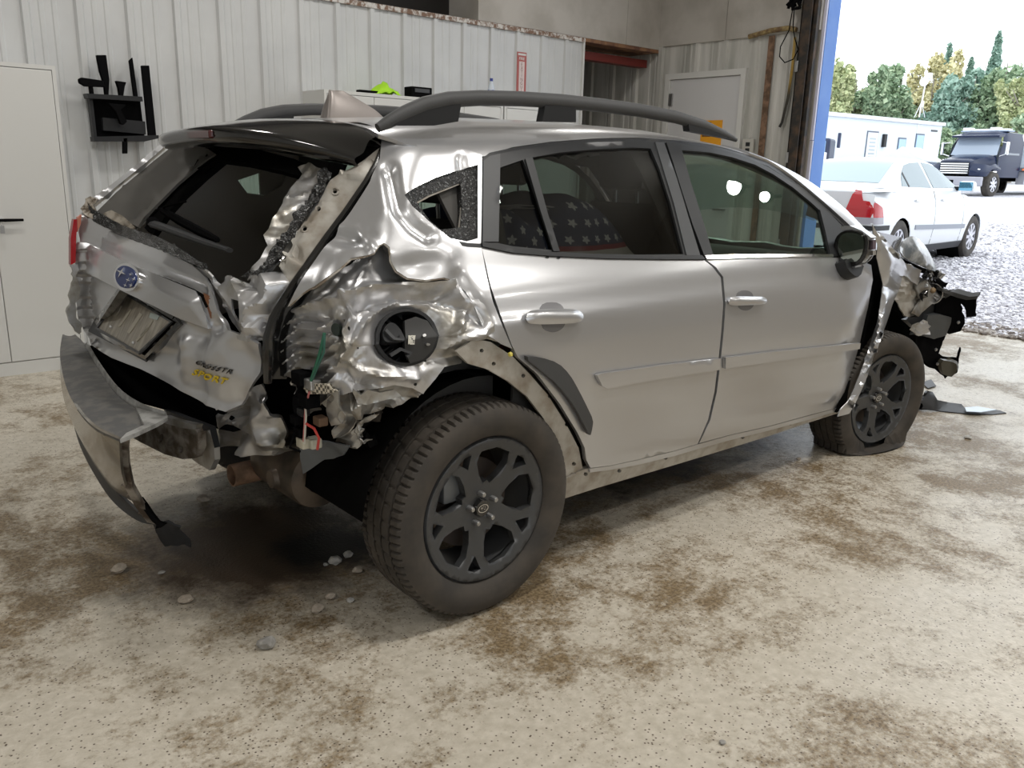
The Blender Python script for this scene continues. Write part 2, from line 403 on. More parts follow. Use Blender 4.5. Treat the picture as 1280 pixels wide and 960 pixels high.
def ribsheet(name, x0, x1, z0, z1, place, mt, parent, first, pitch=.326, rw=.05, dep=.022):
    """one sheet of ribbed steel; profile runs along s, dep towards the room"""
    prof = [(x0, 0)]; s = first
    while s < x0-.03: s += pitch
    while s+.1 < x1:
        prof += [(s, 0), (s+.014, dep), (s+rw, dep), (s+rw+.014, 0)]
        for q in (.11, .19):
            if s+q+.06 < x1: prof += [(s+q, 0), (s+q+.008, .005), (s+q+.028, .005), (s+q+.036, 0)]
        s += pitch
    prof += [(x1, 0)]; prof = sorted(set(prof)); V = []; F = []
    for a, d in prof: V += [place(a, d, z0), place(a, d, z1)]
    for i in range(len(prof)-1): F.append((2*i, 2*i+2, 2*i+3, 2*i+1))
    o = mesh(name, V, F, mt, parent)
    s_ = o.modifiers.new('t', 'SOLIDIFY'); s_.thickness = .003; s_.offset = 0
    return o
# inner room on the left: white ribbed sheets on a stud wall
wl = MB().box((XB, YW, 0), (5.0, YW+.12, 2.655)).build('wall_left', M['white']); tag(wl, 'white ribbed steel wall of the inner room', kind='structure')
x = -3.10
while x < 4.99:
    ribsheet('wall_panel', x, min(x+.978, 5.0), 0, 2.65, lambda a, d, z: (a, YW-.004-d, z), M['wallw'], wl, -3.10-.33); x += .978
M['dirtytop'] = mottle(mat('rusty_top_trim', (.3, .28, .25), .7), 30, (.62, .60, .57), (.20, .12, .08), .42, .58)
MB().box((XB, YW-.034, 2.65), (5.005, YW+.14, 2.69)).build('top_trim', M['dirtytop'], wl)
MB().box((4.985, YW-.03, 0), (5.006, YW+.12, 2.65)).build('corner_trim', M['white'], wl)
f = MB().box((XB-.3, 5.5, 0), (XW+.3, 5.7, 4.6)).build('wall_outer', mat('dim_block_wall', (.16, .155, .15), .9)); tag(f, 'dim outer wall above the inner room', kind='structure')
f = MB().box((XB-.25, YR, 0), (XB, 5.5, 4.6)).build('wall_back', M['white']); tag(f, 'light wall at the back of the garage', kind='structure')
# right wall with an unseen, assumed opening, added to let daylight in
M['rwall'] = mat('beige_wall', (.50, .47, .42), .8)
mb = MB(); mb.prism([(XB, 0), (XB, 4.6), (XW, 4.6), (XW, 0), (-.6, 0), (-.6, 2.9), (-3.0, 2.9), (-3.0, 0)], 'y', YR-.25, YR)
f = mb.build('wall_right', M['rwall']); tag(f, 'beige wall on the near side with an added opening for daylight', kind='structure')

# front wall: ribbed sheets below, flat panels above, opening for the overhead door
M['wallg'] = mottle(mat('weathered_ribbed_steel', (.5, .5, .48), .5), 2.2, (.62, .61, .58), (.36, .36, .33), .36, .66, sc3=(1, 3, .25))
M['drywall'] = mottle(mat('grey_wall_panel', (.5, .48, .45), .8), 2.5, (.50, .475, .44), (.40, .375, .34), .4, .65)
M['wood'] = mottle(mat('rust_brown_beam', (.22, .11, .06), .8), 9, (.28, .15, .08), (.13, .06, .04))
for sec, a_, b_ in (('left', (1.80, 0), (5.5, 4.6)), ('right', (YR, 0), (-1.75, 4.6)), ('top', (-1.75, 4.35), (1.80, 4.6))):
    o = MB().box((XW, a_[0], a_[1]), (XW+.24, b_[0], b_[1])).build('wall_front' if sec == 'left' else 'wall_section', M['drywall'], None if sec == 'left' else wf)
    if sec == 'left': wf = o; tag(wf, 'front wall with weathered ribbed sheets, flat panels above and the door opening', kind='structure')
pl_ = lambda a, d, z: (XW-.004-d, a, z)
ribsheet('wall_panel', 1.98, 2.57, 0, 2.73, pl_, M['wallg'], wf, 2.10, .36)
ribsheet('wall_panel', 2.57, 3.62, 2.43, 2.73, pl_, M['wallg'], wf, 2.12, .36)
ribsheet('wall_panel', 3.62, 4.6, 0, 2.73, pl_, M['wallg'], wf, 3.33, .36, .06, .03)
ribsheet('wall_panel', 4.6, 5.45, 0, 2.73, pl_, M['wallg'], wf, 3.33, .36, .06, .03)
for a, b in ((1.80, 2.87), (2.87, 3.83), (3.83, 5.45)):
    MB().box((XW-.035, a+.003, 2.73), (XW, b-.003, 4.6)).build('upper_panel', M['drywall'], wf)
hb = MB().box((3.62, 3.762, 2.70), (XW-.036, 4.2, 4.6)).build('trim_1', M['drywall']); tag(hb, 'boxed in loft front above the end of the white wall', kind='structure')
MB().box((3.62, 3.755, 2.665), (XW-.036, 4.2, 2.70)).build('edge_board', M['wood'], hb)
for a, b in ((3.62, 5.66), (5.665, XW-.037)):
    MB().box((a, 3.75, 2.70), (b, 3.762, 4.6)).build('face_panel', M['drywall'], hb)
MB().box((5.05, 3.9, 2.52), (XW-.05, 4.02, 2.60)).build('red_beam', mat('dark_red_paint', (.16, .02, .015), .5), hb)
# walk door
d1 = empty('door_1', (XW, 3.09, 0), 0, 'pale grey walk door with white frame in the ribbed front wall', kind='structure')
M['doorw'] = mat('pale_door_paint', (.62, .62, .63), .45)
mb = MB(); mb.prism([(2.57, 0), (2.57, 2.434), (3.622, 2.434), (3.622, 0), (3.56, 0), (3.56, 2.373), (2.63, 2.373), (2.63, 0)], 'x', XW-.05, XW-.001)
mb.build('door_frame', M['white'], d1)
MB().box((XW-.025, 2.634, .02), (XW-.002, 3.556, 2.37), .004).build('door_leaf', M['doorw'], d1)
for z in (.3, 1.15, 2.16): MB().box((XW-.047, 3.51, z-.065), (XW-.026, 3.555, z+.065)).build('hinge', M['steel'], d1)
MB().tube([(XW-.026, 2.70, 1.0), (XW-.08, 2.70, 1.0), (XW-.08, 2.82, 1.0)], .011, 8).build('door_handle', M['steel'], d1)
sg = MB().box((XW-.034, 2.82, 1.64), (XW-.027, 3.09, 1.93)).build('door_sign', mat('amber_sign', (.85, .38, .02), .5), loc=(XW-.03, 2.95, 1.78))
tag(sg, 'amber yellow sign with a brown block stuck on the walk door', 'sign')
mesh('printed_block', [(XW-.0346, 2.96, 1.76), (XW-.0346, 3.07, 1.76), (XW-.0346, 3.07, 1.91), (XW-.0346, 2.96, 1.91)], [(0, 1, 2, 3)], mat('sign_brown', (.16, .07, .02), .6), sg)
# strips, outlet, cord on the front wall
o = MB().box((XW-.04, 2.277, 0), (XW-.029, 2.344, 2.72)).build('rusty_strip', M['rust'], loc=(XW, 2.3, 0)); tag(o, 'rust coloured vertical strip fixed to the ribbed wall right of the walk door', 'strip')
ob = empty('outlet_box', (XW, 2.66, 1.6), 0, 'small grey outlet box low on the ribbed wall beside the rusty strip', 'outlet')
MB().box((XW-.055, 2.40, 1.566), (XW-.03, 2.53, 1.733), .004).build('cover_plate', mat('outlet_plate', (.5, .49, .45), .5), ob)
for z in (1.62, 1.68): MB().box((XW-.0575, 2.44, z-.02), (XW-.0545, 2.49, z+.02)).build('socket', M['trim'], ob)
o = MB().tube([(XW-.065, 2.56, 2.73), (XW-.065, 2.32, 2.765), (XW-.065, 2.12, 2.77), (XW-.065, 2.03, 2.745)], .024, 8).build('foam_strip', mottle(mat('old_yellow_foam', (.3, .22, .1), .8), 20, (.38, .29, .13), (.16, .10, .05)), loc=(XW, 2.3, 2.7), smooth=True)
tag(o, 'old yellowed foam strip lying along the top edge of the ribbed wall', 'strip')
m = mat('fading_strap', (.4, .27, .08), .7); t = N(m, 'ShaderNodeTexCoord'); sp = N(m, 'ShaderNodeSeparateXYZ'); L(m, t.outputs['Object'], sp.inputs[0])
r = ramp(m, sp.outputs[2], [(.0, (.02, .02, .02)), (.3, (.05, .045, .03)), (.5, (.42, .27, .06)), (1, (.42, .30, .10))]); L(m, r.outputs[0], m.node_tree.nodes['Principled BSDF'].inputs['Base Color'])
o = MB().tube([(XW-.05, 2.045, 2.68), (XW-.05, 2.04, 2.40), (XW-.05, 2.055, 2.12), (XW-.055, 2.09, 1.89), (XW-.06, 2.11, 1.845)], .015, 8, flat=.5).build('hanging_strap', m, loc=(XW, 2.05, 1.845), smooth=True)
tag(o, 'yellow and black strap hanging down the ribbed wall beside the door track', 'strap')
cp = empty('pull_cord', (XW-.16, 2.0, 3.0), 0, 'thin black cord hanging in a loop from a dark bundle beside the door track', 'cord')
mb = MB()
for k in range(5):
    a = [(XW-.16+random.uniform(-.03, .03), 2.02+random.uniform(-.09, .09), 2.98+random.uniform(-.07, .07)) for _ in range(4)]
    mb.tube(a, .016, 6)
mb.build('knotted_bundle', M['blackpl'], cp, True)
xc = XW-.16
MB().tube([(xc, 2.03, 2.96), (xc, 2.05, 2.73), (xc, 2.125, 2.59), (xc, 2.125, 2.50), (xc, 2.06, 2.44), (xc, 1.97, 2.465), (xc, 1.93, 2.55), (xc, 1.98, 2.66), (xc, 2.01, 2.76), (xc, 2.02, 2.95)], .006, 6).build('cord_loop', M['blackpl'], cp, True)
# overhead door track and blue jamb
tr = empty('door_track', (XW-.1, 1.89, 0), 0, 'dark rusty overhead door track standing beside the blue jamb', 'track')
M['track'] = mottle(mat('black_rusty_track', (.03, .025, .02), .6), 10, (.022, .02, .018), (.10, .06, .035), .45, .7)
mb = MB(); mb.box((XW-.13, 1.845, 0), (XW-.12, 1.952, 4.3)); mb.box((XW-.13, 1.942, 0), (XW-.04, 1.952, 4.3)); mb.build('track_channel', M['track'], tr)
MB().box((XW-.085, 1.81, 0), (XW-.04, 1.91, 4.3)).build('angle_iron', M['track'], tr)
mb = MB(); mb.tube([(XW-.118, 1.935, 0), (XW-.118, 1.935, 4.3)], .012, 8); mb.build('guide_rod', M['dark'], tr)
for z in (.7, 1.55, 2.4, 3.2): MB().box((XW-.15, 1.925, z-.05), (XW-.132, 1.957, z+.05), .004).build('roller_bracket', M['steel'], tr)
jb = empty('trim_2', (XW, 1.78, 0), 0, 'blue painted steel door jamb with a pale weather strip', kind='structure')
M['blue'] = mottle(mat('blue_jamb_paint', (.08, .22, .62), .5), 4, (.085, .23, .64), (.12, .27, .66), .4, .7)
MB().box((XW+.03, 1.765, 0), (XW+.245, 1.798, 4.35)).build('jamb_face', M['blue'], jb)
MB().box((XW+.005, 1.77, 1.72), (XW+.03, 1.798, 4.35)).build('weather_strip', mat('pale_lilac_strip', (.66, .66, .80), .5), jb)
MB().box((XW+.007, 1.768, 1.3), (XW+.03, 1.798, 1.715)).build('weather_strip', mat('pale_lilac_strip_low', (.60, .60, .72), .5), jb)

# lamps: rows of high bay fixtures under the ceiling
hs = None
M['lampface'] = mat('lamp_diffuser', (1, 1, 1), .4, emit=((1, .97, .92), 14))
def highbay(x, y, lab, w=1.):
    e = empty('high_bay_light', (x, y, 4.0), 0, lab, 'light', 'ceiling lights')
    mb = MB(); mb.lathe([(0.02, .32), (.07, .30), (.10, .12), (.22, .02), (.22, 0), (.20, 0), (.20, .015)], (x, y, 4.0), 'z', 24); mb.tube([(x, y, 4.3), (x, y, 4.6)], .012, 8)
    mb.build('lamp_housing', M['trim'], e, True)
    mb = MB(); mb.lathe([(0.001, 4.012), (.2, 4.012)], (x, y, 0), 'z', 24); mb.build('lamp_lens', M['lampface'], e)
    ld = bpy.data.lights.new('bulb', 'AREA'); ld.shape = 'DISK'; ld.size = .4; ld.energy = LAMP_W*w; ld.color = (1, .965, .91)
    lo = bpy.data.objects.new('bulb', ld); COL.objects.link(lo); lo.parent = e; lo.location = (0, 0, -.012)
for x, y, w, lab in ((-3.6, -4.6, .7, 'over the back corner on the near side'), (-.9, -4.6, .7, 'in the near row, right behind the viewer'), (1.8, -4.6, .7, 'in the near row, third from the back wall'), (4.2, -4.6, .6, 'in the near row, closest to the front wall'), (-3.6, -.3, 1, 'behind the tail of the car'), (-.6, 1.9, .9, 'between the car and the first white cabinet'), (1.6, 2.0, .9, 'between the car and the row of white cabinets'), (2.35, -2.45, 1.9, 'over the front doors on the near side of the car'), (4.1, 1.9, .5, 'near the corner of the white wall'), (0.2, -1.7, 1.4, 'over the rear wheel on the near side of the car')):
    highbay(x, y, 'round dark high bay lamp '+lab, w)
def walllamp(x, y, z, lab, r):
    e = empty('wall_lamp', (x, y, z), 0, lab, 'light', 'wall lamps beside the overhead door')
    mb = MB(); mb.lathe([(.001, .06), (r*1.2, .05), (r*1.25, -.02), (r*1.1, -.02), (r*1.1, .01), (.001, .01)], (x, y, z), 'x', 20); mb.tube([(x+.05, y, z), (XW-.001, y, z)], .02, 8); mb.build('lamp_housing', M['trim'], e, True)
    MB().lathe([(.001, -.004), (r*1.08, -.004)], (x, y, z), 'x', 20).build('lamp_lens', M['walllens'], e)
    ld = bpy.data.lights.new('bulb', 'AREA'); ld.shape = 'DISK'; ld.size = 2*r; ld.energy = 6; ld.color = (1, .97, .90)
    lo = bpy.data.objects.new('bulb', ld); COL.objects.link(lo); lo.parent = e; lo.location = (-.012, 0, 0); lo.rotation_euler = (0, PI/2, 0)
M['walllens'] = mat('wall_lamp_lens', (1, 1, 1), .4, emit=((1, .97, .9), 45))
walllamp(5.98, -2.40, 3.88, 'larger round wall lamp high beside the overhead door', .085)
walllamp(5.98, -2.27, 3.52, 'smaller round wall lamp just below the larger one', .055)

# ------------------------------------------------------------------ cabinets and wall things
YC = 3.37
def cabinet(x0, x1, h, lab, lever=False):
    e = empty('storage_cabinet', ((x0+x1)/2, YC, 0), 0, lab, 'cabinet', 'white steel cabinets along the left wall')
    mb = MB(); mb.box((x0, YC+.02, 0), (x1, YW-.03, h)); mb.build('carcass', M['white'], e)
    MB().box((x0, YC, 0), (x1, YC+.02, .085)).build('plinth', M['white'], e)
    mb = MB(); mb.box((x0, YC, h-.025), (x1, YC+.02, h)); mb.box((x1-.022, YC, .085), (x1, YC+.02, h-.025)); mb.box((x0, YC, .085), (x0+.022, YC+.02, h-.025)); mb.build('front_frame', M['white'], e)
    xm = (x0+x1)/2
    for a, b in ((x0+.025, xm-.002), (xm+.002, x1-.025)):
        dr = MB().box((a, YC-.002, .09), (b, YC+.02, h-.03), .004).build('door', M['white'], e)
        if b > xm+.1 and lever:
            hx = xm+.03
            MB().lathe([(.001, 0), (.021, 0), (.021, -.02), (.012, -.03), (.001, -.03)], (hx, YC-.002, 1.0), 'y', 16).build('lock_rose', M['chrome'], dr, True)
            MB().tube([(hx, YC-.032, 1.0), (hx+.03, YC-.036, 1.0), (hx+.13, YC-.036, 1.0)], [.009, .010, .008], 8).build('lever', M['blackpl'], dr, True)
            mb = MB(); mb.tube([(hx, YC-.03, .99), (hx+.005, YC-.05, .965)], .004, 6); mb.box((hx-.008, YC-.052, .92), (hx+.016, YC-.047, .968)); mb.build('key', M['steel'], dr)
    return e
cabinet(-.98, -.085, 1.945, 'tall white steel cabinet with a black lever handle at the left edge', True)
cabinet(1.80, 2.70, 1.945, 'white steel cabinet behind the car with a green cloth on top')
cabinet(2.72, 3.62, 1.945, 'white steel cabinet behind the car with a water bottle on top')
cabinet(3.64, 4.54, 1.945, 'white steel cabinet nearest the corner of the white wall')
# things on the cabinets
m = mat('lime_cloth', (.42, .80, .03), .8)
V = []; Fc = []
for i in range(13):
    for j in range(9):
        a, b = i/12, j/8; rr_ = math.hypot(a-.5, b-.5)
        V.append((2.30+.25*a, 3.42+.18*b, 1.948+max(0, .105-.17*rr_+.035*noise.noise((a*5, b*5, 2)))+.022*noise.noise((a*9, b*9, 0))*(rr_ < .5)+.004))
for i in range(12):
    for j in range(8): Fc.append((i*9+j, (i+1)*9+j, (i+1)*9+j+1, i*9+j+1))
o = mesh('rag', V, Fc, m, None, True, loc=(2.42, 3.5, 1.947)); s = o.modifiers.new('t', 'SOLIDIFY'); s.thickness = .003
tag(o, 'crumpled lime green rag on top of a white cabinet', 'cloth')
o = MB().box((2.16, 3.44, 1.946), (2.36, 3.50, 1.972), .005).build('black_tray', M['blackpl'], loc=(2.26, 3.5, 1.946)); tag(o, 'flat black tray lying left of the green rag', 'tray')
e = empty('tool_case', (2.76, 3.5, 1.946), 0, 'small black case on the white cabinets right of the green rag', 'case')
MB().box((2.66, 3.43, 1.946), (2.87, 3.55, 2.035), .008).build('case_body', M['blackpl'], e); MB().box((2.69, 3.425, 1.99), (2.84, 3.432, 2.02)).build('case_latch', M['appl'], e)
o = MB().box((2.90, 3.44, 1.946), (3.07, 3.49, 1.985), .006).build('black_bar', M['blackpl'], loc=(2.98, 3.46, 1.946)); tag(o, 'short black bar lying right of the small black case', 'bar')
e = empty('water_bottle', (3.63, 3.52, 1.946), 0, 'small clear water bottle with blue cap and label on the white cabinets', 'bottle')
bx = (3.60, 3.52, 1.946)
MB().lathe([(.001, 0), (.030, .002), (.033, .02), (.033, .13), (.028, .16), (.014, .195), (.0135, .21), (.001, .21)], bx, 'z', 20).build('bottle_body', mat('pale_bottle_plastic', (.62, .68, .76), .15, 0, .5), e, True)
MB().lathe([(.0335, .075), (.0345, .08), (.0345, .125), (.0335, .13)], bx, 'z', 20).build('bottle_label', mottle(mat('blue_label', (.05, .10, .35), .4), 40, (.03, .07, .32), (.7, .75, .85), .45, .55), e, True)
MB().lathe([(.001, .232), (.015, .231), (.0155, .205), (.001, .205)], bx, 'z', 16).build('bottle_cap', mat('blue_cap', (.04, .06, .28), .4), e, True)
# vertical sign on the wall
e = empty('extinguisher_sign', (4.14, YW-.035, 2.2), 0, 'tall narrow red and white lettered sign on the white ribbed wall', 'sign')
xs, ys = 4.14, YW-.034
MB().box((xs-.06, ys, 1.95), (xs+.06, ys+.006, 2.47)).build('sign_plate', mat('faded_red_sign', (.42, .10, .09), .5), e)
mesh('lettered_field', [(xs-.035, ys-.001, 1.96), (xs+.035, ys-.001, 1.96), (xs+.035, ys-.001, 2.385), (xs-.035, ys-.001, 2.385)], [(0, 1, 2, 3)], mat('sign_white', (.70, .60, .58), .5), e)
mb = MB()
for k, ch in enumerate('EXTINGUISHER'):
    V, F = textmesh(ch, size=.042); V[:, 0] -= V[:, 0].mean()
    mb.add([(xs+p[0], ys-.002, 2.345-k*.0345+p[1]) for p in V], F)
mb.build('lettering', mat('sign_dark_red', (.20, .03, .04), .5), e)
mb = MB(); V, F = textmesh('FIRE', size=.034, bold=.001); V[:, 0] -= V[:, 0].mean(); mb.add([(xs+p[0], ys-.002, 2.40+p[1]) for p in V], F)
mb.add([(xs-.05, ys-.0015, 2.44), (xs+.05, ys-.0015, 2.44), (xs+.05, ys-.0015, 2.458), (xs-.05, ys-.0015, 2.458)], [(0, 1, 2, 3)])
mb.build('lettering', M['white'], e)

# tool rack with vacuum tools: built on the wall face
yb = YW-.03
e = empty('tool_rack', (.3, yb, 1.5), 0, 'black plastic rack holding nozzles on the white ribbed wall', 'rack')
def wpoly(px, y): return [(p[0], p[2]) for p in onpl(px, 1, y)]
MB().prism(wpoly([(110, 119), (174, 122), (181, 176), (117, 176)], yb-.02), 'y', yb-.03, yb).build('back_plate', M['blackpl'], e)
MB().prism(wpoly([(107, 117), (176, 121), (177, 127), (109, 123)], yb-.1), 'y', yb-.13, yb-.03).build('top_shelf', M['trim'], e)
MB().prism(wpoly([(115, 171), (196, 169), (196, 173), (178, 177), (116, 177)], yb-.08), 'y', yb-.12, yb-.03).build('lower_shelf', M['trim'], e)
MB().prism(wpoly([(110, 122), (114, 122), (120, 174), (116, 174)], yb-.06), 'y', yb-.09, yb-.03).build('side_rail', M['trim'], e)
MB().prism(wpoly([(127, 147), (180, 152), (181, 168), (128, 163)], yb-.05), 'y', yb-.075, yb-.03).build('lower_bracket', M['trim'], e)
def vac(name, lab, px, y0, y1, cat='nozzle', extra=None):
    ym = (y0+y1)/2; P = wpoly(px, ym); c = np.mean(P, 0)
    mb = MB(); mb.prism(P, 'y', y0, y1)
    if extra: mb.tube([tuple(onpl([q], 1, ym)[0]) for q in extra], .016, 8)
    o = mb.build(name, M['blackpl'], loc=(c[0], ym, c[1])); b = o.modifiers.new('b', 'BEVEL'); b.width = .004; b.segments = 2; b.limit_method = 'ANGLE'
    return tag(o, lab, cat, 'nozzles on the wall rack')
vac('brush_nozzle', 'wide low black floor nozzle, leftmost on the wall rack', [(98, 99), (101, 97), (128, 101), (130, 109), (106, 108), (99, 104)], yb-.13, yb-.08, extra=[(113, 106), (115, 122)])
vac('flat_nozzle', 'tall flat black nozzle with a narrowing neck, second from left on the rack', [(120, 69), (132, 69), (136, 100), (135, 121), (131, 122), (129, 104), (124, 90)], yb-.08, yb-.045)
vac('flared_nozzle', 'short flared black nozzle in the middle of the wall rack', [(144, 101), (157, 103), (155, 109), (153, 122), (149, 122), (147, 110)], yb-.09, yb-.05)
vac('crevice_nozzle', 'slim slanted black crevice nozzle right of the flared one', [(161, 76), (165, 72), (172, 122), (167, 122)], yb-.08, yb-.05)
vac('flat_bar', 'long dark flat bar at the right end of the wall rack', [(176, 82), (186, 82), (195, 171), (185, 171)], yb-.09, yb-.065)
vac('angled_handle', 'black angled tube handle hooked on the front of the rack', [(134, 129), (157, 131), (150, 138), (158, 152), (154, 156), (150, 155), (144, 140)], yb-.14, yb-.10)
vac('hanging_nozzle', 'narrow black tube hanging below the wall rack', [(153, 172), (159, 172), (159, 192), (153, 192)], yb-.12, yb-.095)

# ------------------------------------------------------------------ the wrecked car: body surface (x forward from the rear axle, y left)
def gsm(x, y, sig):
    xs = np.linspace(x[0], x[-1], 1400); ys = np.interp(xs, x, y); d = xs[1]-xs[0]; k = int(4*sig/d)+1
    g = np.exp(-.5*(np.arange(-k, k+1)*d/sig)**2); g /= g.sum()
    ys2 = np.convolve(np.pad(ys, k, mode='reflect', reflect_type='odd'), g, 'valid'); return lambda q: np.interp(q, xs, ys2)
w_z = gsm([.10, .28, .38, .50, .62, .72, .86, .945, .965, 1.04, 1.10, 1.45, 1.50, 1.70], [.78, .83, .862, .868, .882, .888, .886, .878, .862, .832, .79, .60, .56, .44], .011)
roof_x = gsm([-1.3, -.5, -.2, .3, .8, 1.3, 1.68, 1.89, 1.99, 2.2, 2.4, 2.55, 2.7, 2.85, 3.5, 3.9], [1.40, 1.505, 1.545, 1.578, 1.59, 1.585, 1.555, 1.52, 1.495, 1.435, 1.35, 1.255, 1.13, 1.04, .90, .5], .05)
rear_z = gsm([.1, .30, .62, .70, .9, 1.02, 1.08, 1.13, 1.46, 1.7], [-.58, -.62, -.735, -.752, -.760, -.738, -.71, -.665, -.31, -.1], .012)
def smax(a, b, k): return np.maximum(a, b)+np.maximum(k-np.abs(a-b), 0)**2/(4*k)
def hullF(P, sym=False):
    x, y, z = P[..., 0], P[..., 1], P[..., 2]; ay = np.abs(y)
    side = ay-w_z(z)+.07*np.clip((-.15-x)/.6, 0, 1)**2+.06*np.clip((x-2.3)/1.2, 0, 1)**2
    crush = 0 if sym else .17*np.clip((-y-.12)/.55, 0, 1)**1.5
    rear = rear_z(z)+.07*(y/.75)**2+crush-x
    top = z-roof_x(x+.05*(y/.65)**2)+.055*(y/.55)**2
    return smax(smax(side, rear, .09), top, .07)
def hull_hit(uv, F=hullF, t0=1.2, t1=6.2, n=420):
    d = rays(uv); t = np.linspace(t0, t1, n); out = np.empty((len(d), 3))
    for s in range(0, len(d), 1500):
        D = d[s:s+1500]; f = F(CAM+t[None, :, None]*D[:, None, :]); neg = f <= 0; hit = neg.any(1); k = np.where(hit, neg.argmax(1), f.argmin(1))
        k = np.clip(k, 1, n-1); i = np.arange(len(D)); f0, f1 = f[i, k-1], f[i, k]
        q = np.where(hit & (f0 > f1), np.clip(f0/(f0-f1+1e-12), 0, 1), 1.); tt = t[k-1]+q*(t[k]-t[k-1])
        for _ in range(3):      # secant polish on real hits
            g = F(CAM+tt[:, None]*D); h = F(CAM+(tt+1e-3)[:, None]*D); dd = (h-g)/1e-3
            tt = np.where(hit & (np.abs(dd) > .05), tt-np.clip(g/np.where(np.abs(dd) > .05, dd, 1), -.02, .02), tt)
        out[s:s+1500] = CAM+tt[:, None]*D
    return out
def grad(P, F=hullF):
    e = 2e-3; g = np.stack([F(P+np.eye(3)[k]*e)-F(P-np.eye(3)[k]*e) for k in range(3)], -1); return g/np.linalg.norm(g, axis=-1, keepdims=True)
def skin(off=0., disp=None, rough=0., rs=9.):
    """pixel -> car body surface, pushed inwards by off + disp(u, v), crumpled by rough"""
    def f(uv):
        uv = np.atleast_2d(np.asarray(uv, float)); P = hull_hit(uv); o = np.full(len(P), float(off))
        if disp is not None: o = o+disp(uv)
        if rough:
            r = rough(uv) if callable(rough) else np.full(len(P), rough)
            k = np.array([noise.noise(Vector(p)*rs)+.7*(1-2*abs(noise.noise(Vector(p)*rs*1.7+Vector((5, 3, 1)))))+.35*noise.noise(Vector(p)*rs*4) for p in P]); o = o-r*k
        return P-grad(P)*o[:, None]
    return f
car = empty('car', (0, 0, 0), 0, 'wrecked silver crossover with crushed rear corner, parked inside on the stained floor', 'car')
CP = car
paint = M['paint']

# outlines are read on the photograph and dropped onto the body surface
RD = [(602, 309), (640, 317), (690, 321), (760, 324), (830, 325), (880, 325), (891, 334), (901, 347), (904, 380), (902, 410), (898, 450), (893, 490), (885, 525), (872, 555), (845, 563), (800, 574), (762, 582), (738, 585), (733, 575), (731, 560), (722, 541), (700, 505), (672, 468), (648, 447), (640, 432), (628, 400), (614, 360)]
FD = [(883, 325), (930, 323), (985, 322), (1040, 322), (1072, 324), (1090, 331), (1097, 350), (1094, 385), (1085, 430), (1073, 472), (1058, 507), (1015, 518), (960, 533), (915, 543), (874, 554), (888, 525), (896, 490), (901, 450), (905, 410), (907, 380), (904, 346), (895, 334)]
rd = panel('rear_door', RD, skin(), paint, car, step=9, thick=.018)
fd_dis = interp2([(880, 300, 0), (1100, 300, 0), (1050, 300, 0), (1060, 360, 0), (1050, 420, 0), (1040, 520, 0), (1085, 345, .005), (1098, 360, .03), (1095, 400, .045), (1082, 440, .04), (1072, 480, .045), (1060, 515, .03), (870, 570, 0), (1068, 400, .0), (1058, 470, .004)])
fd = panel('front_door', FD, skin(0, fd_dis), paint, car, step=9, thick=.018)
# window frames
RFo = [(603, 202), (612, 195), (640, 189), (690, 182), (745, 178), (790, 177), (817, 178), (828, 205), (842, 245), (858, 290), (874, 321), (830, 321), (760, 320), (690, 317), (640, 312), (601, 304)]
RFq = [(624, 210), (653, 200), (662, 222), (676, 265), (692, 313), (640, 308), (622, 304)]
RFm = [(665, 197), (700, 191), (745, 187), (790, 185), (813, 186), (824, 212), (838, 255), (854, 318), (800, 318.5), (740, 317.5), (698, 315), (684, 268), (672, 226)]
rf = panel('window_frame', RFo, skin(-.002), M['frame'], rd, (RFq, RFm), step=9, thick=.022)
panel('quarter_pane', RFq, skin(.006), M['privacy'], rd, step=14, thick=.003)
panel('window_pane', RFm, skin(.006), M['privacy'], rd, step=14, thick=.003)
panel('pillar_cover', [(603, 202), (611, 196), (624, 193), (624, 210), (622, 303), (602, 303)], skin(-.006), M['appl'], rd, step=10, thick=.006)
panel('pillar_cover', [(818, 179), (829, 179), (845, 225), (858, 268), (874, 320), (857, 320), (841, 255), (828, 213)], skin(-.006), M['appl'], rd, step=10, thick=.006)
panel('divider_bar', [(655, 200), (664, 198), (683, 268), (698, 315), (690, 315), (674, 265)], skin(-.008), M['frame'], rd, step=8, thick=.006)
panel('belt_moulding', [(601, 303), (640, 311), (690, 316), (760, 319), (830, 320), (876, 320), (880, 325), (830, 325), (760, 324), (690, 321), (640, 317), (602, 309)], skin(-.007), M['trim'], rd, step=7, thick=.01)
FFo = [(832, 178), (846, 180), (880, 184), (910, 190), (935, 198), (962, 210), (990, 228), (1015, 248), (1035, 265), (1052, 282), (1062, 298), (1064, 320), (1000, 320), (880, 321), (866, 285), (850, 240)]
FFm = [(849, 188), (887, 191), (915, 197), (943, 206), (966, 218), (990, 234), (1012, 252), (1025, 264), (1031, 290), (1037, 318), (1000, 318.5), (940, 319), (890, 319), (876, 275), (862, 230)]
panel('window_frame', FFo, skin(-.002), M['frame'], fd, (FFm,), step=9, thick=.022)
panel('window_pane', FFm, skin(.006), M['tint'], fd, step=14, thick=.003)
panel('pillar_cover', [(832, 179), (849, 181), (862, 228), (876, 272), (890, 319), (879, 320), (864, 280), (848, 230)], skin(-.006), M['frame'], fd, step=10, thick=.006)
panel('belt_moulding', [(880, 320), (940, 319), (1000, 318.5), (1040, 318.5), (1040, 322), (985, 322), (930, 323), (882, 325)], skin(-.007), M['chrome'], fd, step=7, thick=.008)
